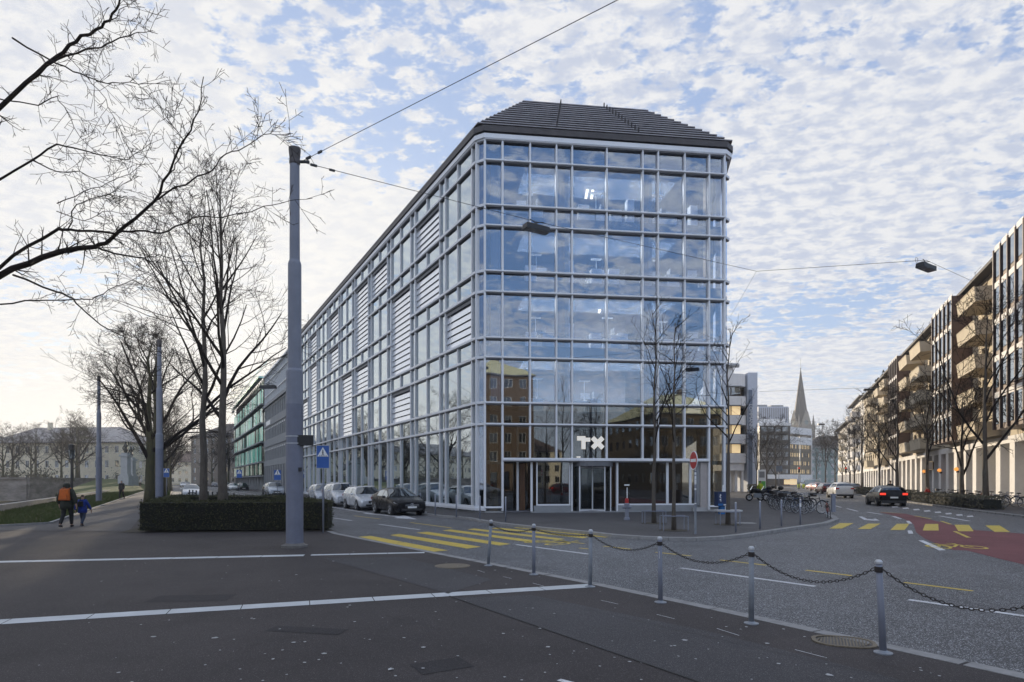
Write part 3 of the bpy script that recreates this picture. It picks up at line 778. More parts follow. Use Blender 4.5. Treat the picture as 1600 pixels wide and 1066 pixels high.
# ---- body: slabs, columns, core, curtains
inner = roof_ring(.35, 0); inner2 = [Vector((p.x,p.y)) for p in inner]
for z0, z1 in ((-.02,.06),(4.98,5.55),(8.58,9.12),(12.12,12.70),(15.68,16.22),(19.2,19.6)):
    m = MB(); ring = roof_ring(.32, 0); m.prism([(p.x,p.y) for p in ring], z0, z1); o = m.build('floor_slab', M_INT, office); o.rotation_euler = (0,0,-aF)
ring = roof_ring(5.8, 0); m = MB(); m.prism([(p.x,p.y) for p in ring], .05, 20.2); o = m.build('core_wall', M_INT, office); o.rotation_euler = (0,0,-aF)
for x in ((FX[0]+FX[1])/2+.1, (FX[3]+FX[4])/2, (FX[6]+FX[7])/2+.1, (FX[9]+FX[10])/2-.05):
    for y in (.75,):
        for z0, z1 in ((.06,4.98),(5.55,8.58),(9.12,12.12),(12.7,15.68),(16.22,19.2)):
            if z0 < 1 and FX[3] < x < FX[7]: continue
            MB().box(x-.22, x+.22, y, y+.36, z0, z1).build('timber_column', M_WOOD, office)
m = MB()
for bi, b in enumerate(bays):
    xc = b[0]-.45
    for z0, z1 in ((.06,4.98),(5.55,8.58),(9.12,12.12),(12.7,15.68),(16.22,19.2)): m.box(xc-.2, xc+.2, .7, 1.1, z0, z1)
put(m.build('side_columns', M_WOOD, office), left, aLw)
m = MB()
for fx, w in ((FX[0]+.62,.5),(FX[3]+.68,.24),(FX[6]+.62,.2),(FX[9]+.75,.3)):
    for z0, z1 in ((5.55,8.58),(9.12,12.12),(12.7,15.68),(16.22,19.2)):
        for k in range(7):
            m.box(fx-w/2+k*w/7, fx-w/2+(k+.8)*w/7, .36+.03*(k % 2), .40+.03*(k % 2), z0, z1)
m.build('curtain', M_CURT, office)
# ground floor: timber walls, glass fins, plants behind the panes
for a, b, y in ((FX[0]+.2, FX[1]-.05, 1.6), (FX[9]+.05, FX[10]-.1, 1.6), (FX[1], FX[3]+.5, 4.2), (FX[5]+.4, FX[10]-.3, 5.2)):
    MB().box(a, b, y, y+.15, .06, 4.9).build('lobby_wall', M_WOODD, office)
# ---- canopy line, ground floor fronts
gp = [s_front(p) for p in (831.5,892.5,966,1045,1073,1106)]
def frontpane(a, b, z0, z1, y, parent=office, fw=.07, sill=True, nm='shopfront'):
    f = MB(); f.box(a, a+fw, y-.05, y+.05, z0, z1); f.box(b-fw, b, y-.05, y+.05, z0, z1); f.box(a+fw, b-fw, y-.05, y+.05, z0, z0+fw*1.2); f.box(a+fw, b-fw, y-.05, y+.05, z1-fw*.6, z1)
    o = f.build(nm, M_ALU, office); MB().box(a+fw, b-fw, y, y+.02, z0+fw, z1-fw*.6).build('pane', M_GLASSG, o); return o
frontpane(s_front(839), gp[1], .36, 2.80, .25)
frontpane(gp[2]+.0, gp[3], .36, 2.80, .25); frontpane(gp[3], gp[4]+.3, .36, 2.80, .25); frontpane(gp[4]+.3, gp[5]-.05, .36, 2.80, .25)
m = MB(); m.box(s_front(835), gp[1]+.02, .12, .5, -.03, .35); m.box(gp[2]-.02, gp[5], .12, .5, -.03, .35); m.box(gp[5]-.62, gp[5]-.05, .05, .5, .35, 2.8)
m.box(s_front(829), s_front(1000), -.35, .10, -.05, .05); m.build('stone_base', M_CONCG, office)
m = MB(); m.box(FX[9]-.48, FX[9]-.08, -.02, .26, .22, 2.78); m.build('door_pier', mat('pier_pale', (.42,.38,.36), .6, 0, .1), office)
# recessed side entrance on the left
m = MB(); m.box(FX[1]+.10, FX[1]+.16, .1, 1.6, .05, 2.8); m.box(FX[1]+.16, s_front(831), 1.58, 1.62, .05, 2.8); m.build('entrance_glazing', M_GLASSG, office)
m = MB()
for x, y in ((s_front(812),.9),(s_front(831.5),.25)): m.box(x-.06, x+.06, y-.06, y+.06, .05, 2.8)
for x, y in ((s_front(812),.9),(s_front(838),.9)): m.box(x-.05, x+.05, y-.05, y+.05, 2.95, 4.72)
m.build('entrance_post', M_ALU, office)
m = MB(); m.box(s_front(817), s_front(826), 1.4, 1.5, .05, 2.7); m.build('timber_door', mat('door_timber', (.20,.10,.05), .4, 0, .3, 4, stretch=(4,4,.3)), office)
# revolving door
rd = MB(); xc = (s_front(895)+s_front(964))/2; rr = 1.06
for k in range(25):
    a = 2*pi*k/24
drum = MB()
for k in range(24):
    a, b = 2*pi*k/24, 2*pi*(k+1)/24
    drum.prism([(xc+rr*cos(t)*q, .55+rr*sin(t)*q) for t, q in ((a,1.0),(b,1.0),(b,.0),(a,.0))], 2.55, 2.78) if False else None
drum.lathe([(rr+.06,2.52),(rr+.06,2.78),(rr,2.79)], (xc,.55,0), 28); rdo = drum.build('revolving_door', M_ALUD, office)
m = MB(); m.lathe([(rr+.1,2.785),(rr+.1,2.80),(.2,2.81)], (xc,.55,0), 28); m.build('drum_lid', M_GALVL, rdo)
m = MB()
for a0, a1 in ((R(150),R(215)),(R(-35),R(30))):
    n = 9
    for k in range(n):
        a, b = a0+(a1-a0)*k/n, a0+(a1-a0)*(k+1)/n
        m.prism([(xc+rr*cos(a), .55+rr*sin(a)), (xc+rr*cos(b), .55+rr*sin(b)), (xc+(rr-.02)*cos(b), .55+(rr-.02)*sin(b)), (xc+(rr-.02)*cos(a), .55+(rr-.02)*sin(a))], .06, 2.52)
m.build('curved_glass', M_GLASSG, rdo)
for k in range(4):
    a = R(28)+k*pi/2; e = (xc+(rr-.08)*cos(a), .55+(rr-.08)*sin(a)); w = MB()
    w.beam((xc,.55,.10),(e[0],e[1],.10),.05,.09); w.beam((xc,.55,2.46),(e[0],e[1],2.46),.05,.09); w.beam((e[0],e[1],.06),(e[0],e[1],2.5),.05,.05)
    lf = w.build('door_leaf', M_ALU, rdo); MB().beam((xc+.03*cos(a),.55+.03*sin(a),1.28),(e[0],e[1],1.28),.012,2.3).build('pane', M_GLASSG, lf)
m = MB(); m.tube([(xc,.55,.05),(xc,.55,2.55)], .05, 10)
for a in (R(150),R(215),R(-35),R(30)): m.tube([(xc+rr*cos(a),.55+rr*sin(a),.05),(xc+rr*cos(a),.55+rr*sin(a),2.55)], .035, 8)
m.build('door_post', M_ALU, rdo)
m = MB(); m.box(s_front(893.5), s_front(895.5), .1, .35, .05, 2.8); m.box(s_front(964), s_front(966.5), .1, .35, .05, 2.8); m.build('portal_frame', M_ALU, office)
# ---- logo on the glass above the door
def lx(px): return s_front(px)
def lz(py, s_=0): return H+(HY-py)/F*34.0
U = s_front(910)-s_front(909)
x0 = s_front(901.5); ztop = 4.18; sc_ = .745/21.0
def LP(px, py): return (x0+(px-901.5)*U, ztop-(py-682)*.0352)
m = MB(); m.plate([LP(901.5,682),LP(914.8,682),LP(914.8,684.6),LP(922.3,684.6),LP(922.3,691),LP(901.5,691-2)], .0, .04) if False else None
m.plate([LP(901.6,682.2),LP(914.8,682.2),LP(914.8,689.2),LP(901.6,689.2)], -.03, .035)
m.plate([LP(914.8,684.6),LP(922.2,684.6),LP(922.2,690.8),LP(914.8,690.8)], -.028, .035)
m.plate([LP(908.4,689.2),LP(914.8,689.2),LP(914.8,702.6),LP(908.4,702.6)], -.032, .035)
def bar(a, b, w):
    ax, az = LP(*a); bx, bz = LP(*b); d = Vector((bx-ax, bz-az)).normalized(); n = Vector((-d.y, d.x))*w/2
    return [(ax-n.x, az-n.y), (bx-n.x, bz-n.y), (bx+n.x, bz+n.y), (ax+n.x, az+n.y)]
cxp, cyp = 934.0, 692.3
m.plate(bar((925.8,684.5),(931.6,690.3),.25), -.031, .035); m.plate(bar((936.0,694.6),(942.2,700.6),.25), -.031, .035)
m.plate(bar((925.9,700.6),(942.0,684.4),.25), -.026, .035)
m.build('letter_logo', M_LOGO, office)
m = MB(); a_ = LP(932.2,694.0); b_ = LP(935.9,690.4)
m.plate([(a_[0]-.015,a_[1]-.01),(a_[0]+.015,a_[1]+.015),(b_[0]+.015,b_[1]+.012),(b_[0]-.015,b_[1]-.01)], -.035, -.027); m.build('logo_slot', M_WOODD, office)
m = MB(); m.box(s_front(901), s_front(907), .0, .04, 2.99, 3.06); m.build('small_plate', M_LOGO, office)
# ---- desks, cabinets and lamps near the windows
desk_me = MB()
desk_me.box(-.8,.8,-.4,.4,.70,.74); desk_me.box(-.75,-.67,-.3,.3,0,.70); desk_me.box(.67,.75,-.3,.3,0,.70); desk_me = desk_me.mesh('desk', M_DESK)
lamp_me = MB(); lamp_me.box(-.15,.15,-.15,.15,0,.02); lamp_me.box(-.02,.02,-.02,.02,.02,1.85); lamp_me.box(-.3,.3,-.12,.12,1.85,1.90); lamp_me = lamp_me.mesh('desk_lamp', M_DESK)
cab_me = MB(); cab_me.box(-.3,.3,-.22,.22,0,.95); cab_me.box(-.28,.28,-.24,-.22,.05,.45); cab_me.box(-.28,.28,-.24,-.22,.5,.92); cab_me = cab_me.mesh('cabinet', M_DESK)
mon_me = MB(); mon_me.box(-.28,.28,-.02,.02,.15,.50); mon_me.box(-.03,.03,-.02,.02,0,.16); mon_me = mon_me.mesh('monitor', M_GALVL)
rg = random.Random(3)
FLO = [5.56,9.13,12.71,16.23]
items = {16.23:[(812,'d'),(843,'d'),(832,'l'),(917,'c'),(940,'l'),(930,'d'),(948,'d'),(972,'c'),(992,'C'),(1038,'l'),(1046,'d'),(1060,'c'),(1096,'C')],
         12.71:[(832,'c'),(845,'l'),(857,'d'),(897,'C'),(938,'c'),(945,'l'),(951,'d'),(965,'c'),(1032,'l'),(1040,'d'),(1058,'d'),(1090,'d')],
         9.13:[(835,'c'),(844,'l'),(857,'d'),(896,'C'),(938,'c'),(965,'d'),(958,'l'),(980,'c'),(1050,'l'),(1042,'d'),(1090,'d')],
         5.56:[(844,'l'),(846,'d'),(923,'l'),(918,'d'),(936,'d')]}
for z, its in items.items():
    for px, kd in its:
        x = s_front(px); y = rg.uniform(1.0, 1.9)
        if kd == 'd':
            o = inst('desk', desk_me, office, (x,y,z), (0,0,rg.uniform(-.1,.1)+pi/2*rg.choice((0,0,1)))); inst('monitor', mon_me, o, (rg.uniform(-.3,.3),0,.74))
        elif kd == 'l': inst('desk_lamp', lamp_me, office, (x,y,z))
        elif kd == 'c': inst('cabinet', cab_me, office, (x,y*.7,z))
        else: inst('cabinet', cab_me, office, (x,y*.7,z), scale=(.7,1,1.5))
m = MB()
for dx in (0, .34):
    x = s_front(932)+dx; m.add([(x,2.4,18.9),(x+.16,2.4,18.9),(x+.36,3.6,18.9),(x+.20,3.6,18.9)], [(0,1,2,3)])
x = s_front(953); m.add([(x,2.4,11.85),(x+.16,2.4,11.85),(x+.3,3.2,11.85),(x+.16,3.2,11.85)], [(0,1,2,3)])
m.build('ceiling_lamp', M_LAMP, office)
# added area lights on every floor, brightening the interior beyond the ceiling lamps
for z in (8.5, 12.05, 15.6, 19.1):
    al = bpy.data.lights.new('office_fill', 'AREA'); al.shape = 'RECTANGLE'; al.size = 9; al.size_y = 2.5; al.energy = 620; al.color = (1,.95,.86)
    lo = bpy.data.objects.new('office_fill', al); C.objects.link(lo); lo.parent = office; lo.location = (sEnd/2, 2.6, z)
# ================================================================ OTHER BUILDINGS
def skin(m, x0, x1, z0, z1, xs, zs, ww, hh, t=.25, mi=0, y=0.0):
    """wall skin with a regular grid of openings; xs, zs are the lower left corners of the openings"""
    cur = x0
    for x in xs:
        if x > cur+1e-3: m.box(cur, x, y, y+t, z0, z1, mi)
        cz = z0
        for z in zs:
            if z > cz+1e-3: m.box(x, x+ww, y, y+t, cz, z, mi)
            cz = z+hh
        if z1 > cz+1e-3: m.box(x, x+ww, y, y+t, cz, z1, mi)
        cur = x+ww
    if x1 > cur+1e-3: m.box(cur, x1, y, y+t, z0, z1, mi)
WCACHE = {}
def window_me(ww, hh, nb, fm, gm, fw=.06, hb=0):
    key = (round(ww,3), round(hh,3), nb, fm.name, gm.name, hb)
    if key not in WCACHE:
        f = MB(); f.box(0, fw, -.03, .05, 0, hh); f.box(ww-fw, ww, -.03, .05, 0, hh); f.box(fw, ww-fw, -.03, .05, 0, fw); f.box(fw, ww-fw, -.03, .05, hh-fw, hh)
        for k in range(1, nb): x = ww*k/nb; f.box(x-fw*.4, x+fw*.4, -.02, .04, fw, hh-fw)
        if hb: f.box(fw, ww-fw, -.015, .035, hh*hb-.03, hh*hb+.03)
        p = MB(); p.box(fw*.5, ww-fw*.5, .0, .015, fw*.5, hh-fw*.5)
        WCACHE[key] = (f.mesh('window', fm), p.mesh('pane', gm))
    return WCACHE[key]
def put_window(parent, x, y, z, ww, hh, nb=2, fm=None, gm=None, hb=0):
    fme, pme = window_me(ww, hh, nb, fm or M_BLACK, gm or M_WINDOW, hb=hb)
    w = inst('window', fme, parent, (x, y, z)); inst('pane', pme, w); return w
def block(parent, x0, x1, d, z0, z1, m, y=.25, nm='wall_core'):
    b = MB(); b.box(x0, x1, y+.1, d, z0, z1); return b.build(nm, m, parent)

# ---------- grey concrete office row beyond the main building (left street)
def left_block(name, label, cat, s0, s1):
    """local frame on the facade line of the left street; local x from s1 (far) = 0 to s1-s0 (near)"""
    p = P1+dL*s1
    return thing(name, label, cat, (p.x, p.y, 0), aLw), s1-s0
s_end = -XL
gb, Wg = left_block('concrete_building', 'grey concrete office block with strip windows and a pale glazed extension on top', 'office building', s_end+.05, 88)
m = MB(); zs = [5.3, 8.9, 12.3]; ww = 1.15; xs = [.5+k*1.75 for k in range(int((Wg-.8)/1.75))]
skin(m, 0, Wg, 0, 15.0, xs, zs, ww, 2.0, .3)
m.box(0, Wg, -.14, 0, 7.62, 8.72); m.box(0, Wg, -.14, 0, 11.1, 12.15); m.box(0, Wg, -.14, 0, 4.3, 5.1); m.box(0, Wg, -.3, .05, 14.6, 15.1)
m.build('wall', M_CONCG, gb); block(gb, 0, Wg, 12, 0, 15, M_INT)
for x in xs:
    for z in zs: put_window(gb, x, .12, z, ww, 2.0, 1, M_CONC)
m = MB()
for x in xs: m.box(x+.05, x+ww-.05, .05, .09, 7.05, 7.3); m.box(x+.05, x+ww-.05, .05, .09, 10.65, 10.9)
m.build('blind_box', M_SIGNW, gb)
m = MB()
for k in range(int(Wg/2.6)): m.box(.3+k*2.6, 1.0+k*2.6, -.12, 0, 0, 4.3); m.box(1.0+k*2.6, 2.9+k*2.6, .02-.03, 0, 0, 3.9, 1)
m.build('ground_floor_piers', [M_CONCG, M_ALUD], gb)
m = MB(); nk = int(Wg/1.5)
for k in range(nk+1): x = k*Wg/nk; m.box(x-.05, x+.05, -.05, .12, 15.1, 20.1)
for z in (15.1,16.6,18.9,20.1): m.box(0, Wg, -.08, .1, z-.05, z+.05)
m.box(0, Wg, -.25, .3, 20.1, 20.4)
m.build('extension_grid', M_ALU, gb)
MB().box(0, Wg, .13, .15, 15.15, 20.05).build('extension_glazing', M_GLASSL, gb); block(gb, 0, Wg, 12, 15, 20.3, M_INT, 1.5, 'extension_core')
m = MB(); m.box(0, Wg, .0, 12, 20.35, 20.6); m.box(Wg*.72, Wg*.9, 3, 7, 20.6, 22.4); m.build('roof', M_ROOFB, gb)
m = MB(); m.box(3.5, 8.5, -.2, -.15, 11.3, 12.0); m.build('pale_sign_panel', M_SIGNW, gb)
# small antennas on the roof line
for sx in (Wg-3, Wg-9):
    m = MB(); m.tube([(sx,1.5,20.6),(sx,1.5,24.2)], .035, 5); m.tube([(sx-.6,1.5,23.6),(sx+.6,1.5,23.6)], .02, 4); m.tube([(sx-.4,1.5,23.1),(sx+.4,1.5,23.1)], .02, 4)
    m.build('antenna', M_ALUD, gb)

# ---------- green glass lamella building
gg, Wq = left_block('green_glass_building', 'office building wrapped in green glass louvres under a tilted glass canopy', 'office building', 88.2, 146)
block(gg, 0, Wq, 14, 0, 20.5, M_INT, .6)
rg = random.Random(5)
FL = [(5.4,8.6),(9.0,12.0),(12.4,15.4),(15.8,18.8)]
M_GR2 = mat('green_glass_dark', (.02,.15,.09), .12, .3, .3, 2, col2=(.05,.26,.17), stretch=(1,1,.4))
M_GR3 = mat('green_glass_pale', (.30,.66,.56), .12, .3, .2, 2, col2=(.62,.85,.80), stretch=(1,1,.4))
for fi, (z0, z1) in enumerate(FL+[(2.9,5.2)]):
    m = MB(); n = 64
    for k in range(n):
        x = k*Wq/n; a = rg.uniform(-.25,.25)+.5
        m.add([(x,-.35,z0),(x+.75*cos(a),-.35-.6*sin(a)+.3,z0),(x+.75*cos(a),-.35-.6*sin(a)+.3,z1-.45 if fi < 4 else z1),(x,-.35,z1-.45 if fi < 4 else z1)], [(0,1,2,3)], 0 if rg.random() < .6 else 1)
    m.build('green_louvres', [M_GREEN if fi < 4 else M_GR2, M_GR3 if fi < 4 else M_GR2], gg)
    m = MB(); m.box(0, Wq, -.75, .6, z0-.38, z0-.14); m.build('walkway', M_CONCG, gg)
m = MB()
for k in range(24): x = .2+k*(Wq-.5)/23; m.box(x, x+.16, .1, .3, 2.6, 20.6)
m.build('post', M_BROWN, gg)
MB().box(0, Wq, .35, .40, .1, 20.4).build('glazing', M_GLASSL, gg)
m = MB(); m.box(-.3, Wq, -1.0, -.2, 20.3, 20.55)
for k in range(30):
    x = k*Wq/30; m.add([(x,-1.6,20.8),(x+Wq/30*.92,-1.6,20.8),(x+Wq/30*.92,.8,23.8),(x,.8,23.8),(x,-1.55,20.75),(x+Wq/30*.92,-1.55,20.75),(x+Wq/30*.92,.85,23.75),(x,.85,23.75)], [(0,1,2,3),(7,6,5,4),(0,4,5,1),(2,6,7,3),(0,3,7,4),(1,5,6,2)])
m.build('glass_canopy', M_GR3, gg); MB().box(-4.5, .2, -.7, -.3, 19.9, 20.2).build('canopy_arm', M_CONCG, gg)
m = MB(); 
for k in range(12): x = k*Wq/12; m.box(x, x+.5, -.1, .35, 0, 2.6)
m.build('ground_column', M_CONC, gg)

# ---------- generic masonry house in a local frame
def house(name, label, loc, rz, w, d, floors, h0, fh, wm, win=(1.1,1.6), gap=2.4, roof='hip', rm=None, sill=.9, lit=0.0, seed=0, fm=None, side=True, cat='apartment building', maxwin=96, extra=None, ztop=None):
    t = thing(name, label, cat, loc, rz); rg = random.Random(seed)
    zt = h0+floors*fh; n = max(1, int(w/gap)); off = (w-(n-1)*gap-win[0])/2
    xs = [off+k*gap for k in range(n)]; zs = [h0+f*fh+sill for f in range(floors)]
    m = MB(); skin(m, 0, w, h0, zt, xs, zs, win[0], win[1]); 
    if h0 > 1: skin(m, 0, w, 0, h0, [x for x in xs], [.3], win[0], h0-1.2)
    m.build('wall', wm, t)
    m = MB(); m.box(0, w, .35, d, 0, zt); m.build('wall_core', wm, t)
    k = 0; order = [(x, z) for z in (zs if h0 <= 1 else zs) for x in xs]; 
    if len(order) > maxwin:
        rest = order[maxwin:]; order = order[:maxwin]; p = MB()
        for x, z in rest: p.box(x, x+win[0], .12, .14, z, z+win[1])
        o = p.build('window_panes', M_WINDOW, t); o['kind'] = 'stuff'
    for x, z in order: put_window(t, x, .14, z, win[0], win[1], 2, fm or M_SIGNW, M_YELLIT if rg.random() < lit else M_WINDOW)
    if h0 > 1:
        p = MB()
        for x in xs: p.box(x, x+win[0], .12, .14, .3, h0-.9)
        p.build('shop_glazing', M_WINDOW, t)
    if side:
        p = MB(); ns = max(1, int(d/3.2))
        for k_ in range(ns):
            for z in zs:
                y = 1.2+k_*3.2
                if y+1.1 < d: p.box(w, w+.03, y, y+1.1, z, z+win[1]); p.box(-.03, 0, y, y+1.1, z, z+win[1])
        p.build('side_windows', M_WINDOW, t)
    m = MB(); e = .5
    if roof == 'hip':
        rh = min(w, d)*.32; i = min(w, d)*.5
        A = [(-e,-e,zt),(w+e,-e,zt),(w+e,d+e,zt),(-e,d+e,zt)]
        B = [(i,d/2,zt+rh),(w-i,d/2,zt+rh)] if w > d else [(w/2,i,zt+rh),(w/2,d-i,zt+rh)]
        if w > d: fs = [(0,1,5,4),(1,2,5),(2,3,4,5),(3,0,4),(3,2,1,0)]
        else: fs = [(0,1,4),(1,2,5,4),(2,3,5),(3,0,4,5),(3,2,1,0)]
        m.add(A+B, fs); m.build('roof', rm or M_ROOFT, t)
        m = MB(); m.box(-e, w+e, -e, -e+.25, zt-.2, zt); m.build('eaves_gutter', M_ALUD, t)
        m = MB(); m.box(w*.3, w*.3+.8, d*.4, d*.4+.8, zt+rh*.3, zt+rh+1.0); m.box(w*.3-.08, w*.3+.88, d*.4-.08, d*.4+.88, zt+rh+1.0, zt+rh+1.15); m.build('chimney', wm, t)
    else:
        m.box(-.15, w+.15, -.15, d+.15, zt, zt+.5); m.build('roof', rm or M_CONC, t)
    return t

# cream barracks across the river, seen on the left and mirrored in the side glazing
CR = [(-92,150,-.10,36,2,'long cream plastered barracks behind the river wall left of the first mast'),(-131,152,.02,36,2,'second cream barracks wing continuing to the left of the tall mast'),(-172,150,.05,36,2,'third cream barracks wing far left beyond the river'),
      (-215,140,.2,38,3,'tall cream block at the far left end of the river bank')]
for i, (x, y, rz, w, fl, lb) in enumerate(CR):
    house('barracks', lb, (x-w, y, 0), rz, w, 13, 3, .6, 3.5, M_CREAM, (1.0,1.7), 2.6, 'hip', mat('slate_roof_%d' % i, (.34,.32,.31), .7, 0, .15, 1), seed=i, cat='barracks', maxwin=40)
for i, (x, y, w, fl) in enumerate([(-268,120,40,4),(-262,70,36,4),(-250,25,36,4),(-215,-20,34,4)]):
    house('riverside_house', ['ochre riverside house opposite the long facade','yellowish riverside house with hip roof, second along the bank','pale riverside house with hip roof, third along the bank','light riverside house nearest the camera side of the bank'][i], (x, y, 0), R(35+18*i), w, 13, fl, .6, 3.3, [M_CREAM,M_BEIGE,M_WHITE,M_CREAM][i], (1.1,1.7), 2.6, seed=20+i, side=False, maxwin=30)
# embankment wall of the far bank and the two statue pylons
fb = MB(); fb.prism([(-420,82),(-150,92),(-108,100),(-84,106),(-88,130),(-114,170),(-430,720),(-640,720)], -2.7, 1.9); o = struct(fb.build('far_bank', M_SOIL))
m = MB(); pts = [(-420,81),(-150,91),(-108,99),(-83,105),(-87,130)]
for a, b in zip(pts, pts[1:]): m.beam((a[0],a[1],-.35),(b[0],b[1],-.35),.6,4.9); m.beam((a[0],a[1]-.1,2.2),(b[0],b[1]-.1,2.2),.9,.3)
tag(m.build('river_wall', M_WALLST), 'weathered stone embankment wall across the river bed', 'wall')
bd = MB(); bd.beam((-72,104,.6),(-25,128,.6),7,1.0)
for (Yp, px, zt, lb) in ((115,196.5,8.0,'left and taller stone pylon with a dark bronze statue'),(121,204.8,7.4,'right and lower stone pylon with a dark bronze statue')):
    p = at(px, HY, Yp); t = thing('statue_pylon', lb+' by the river', 'monument', (p.x, p.y, 1.5), 0, 'stone pylons with statues')
    m = MB(); m.box(-1.0,1.0,-.8,.8,-1.5,1.2); m.box(-.8,.8,-.65,.65,1.2,1.5); m.box(-.62,.62,-.55,.55,1.5,zt-3.2); m.box(-.85,.85,-.7,.7,zt-3.2,zt-2.85); m.box(-.55,.55,-.5,.5,zt-2.85,zt-2.5)
    m.build('pylon', M_CONC, t)
    m = MB(); m.ball((0,0,zt-2.0), .45, 8, 6, (.9,.7,1.2)); m.ball((0,0,zt-1.2), .38, 8, 6, (.9,.7,1.3)); m.ball((0,0,zt-.55), .2, 8, 6); m.tube([(-.3,0,zt-1.1),(-.55,0,zt-1.6),(-.3,-.2,zt-1.9)], .1, 6); m.tube([(.3,0,zt-1.1),(.6,0,zt-.9),(.55,-.2,zt-.4)], .1, 6)
    m.build('statue', mat('bronze_dark_%s' % px, (.05,.055,.05), .5, .4, .2), t)
# house with a dark mansard at the end of the left street, and two more beyond
house('mansard_house', 'grey house with a dark tall roof at the end of the left street', (-112, 214, 0), R(-20), 20, 16, 5, .5, 3.3, mat('render_dim', (.25,.22,.19), .8, 0, .1), (1.1,1.7), 2.8, 'hip', M_ROOFD, seed=9)
house('distant_house', 'dim distant house closing the left street behind the bare trees', (-190, 330, 0), 0, 46, 16, 4, .5, 3.2, M_BEIGE, (1.1,1.7), 2.8, 'hip', M_ROOFT, seed=10, maxwin=40)
house('distant_house', 'second distant house further left behind the statue pylons', (-152, 265, 0), R(8), 24, 14, 3, .5, 3.2, M_CREAM, (1.1,1.7), 2.8, 'hip', M_ROOFT, seed=11, maxwin=30)

# ---------- right street, far side: apartment row with oriels and balconies
dR = Vector((.403,.915)).normalized(); R0 = Vector((43.9,59.0)); aR = atan2(-dR.y, -dR.x)
def right_thing(name, label, s, cat='apartment building'):
    p = R0+dR*s; return thing(name, label, cat, (p.x, p.y, 0), aR)
def balcony(t, xr, w, z, dpt, wm, rail=True):
    m = MB(); m.box(xr, xr+w, -dpt, 0, z-.16, z)
    m.add([(xr,-dpt,z),(xr+w,-dpt,z),(xr+w,0,z),(xr,0,z),(xr-.06,-dpt-.1,z+1.0),(xr+w+.06,-dpt-.1,z+1.0),(xr+w+.06,0,z+1.0),(xr-.06,0,z+1.0)], [(0,1,5,4),(1,2,6,5),(3,0,4,7)])
    m.box(xr-.08, xr+w+.08, -dpt-.13, -dpt-.05, z+1.0, z+1.06)
    return m.build('balcony', wm, t)
M_RBR = mat('oriel_brown', (.13,.075,.055), .5, 0, .15, 1)
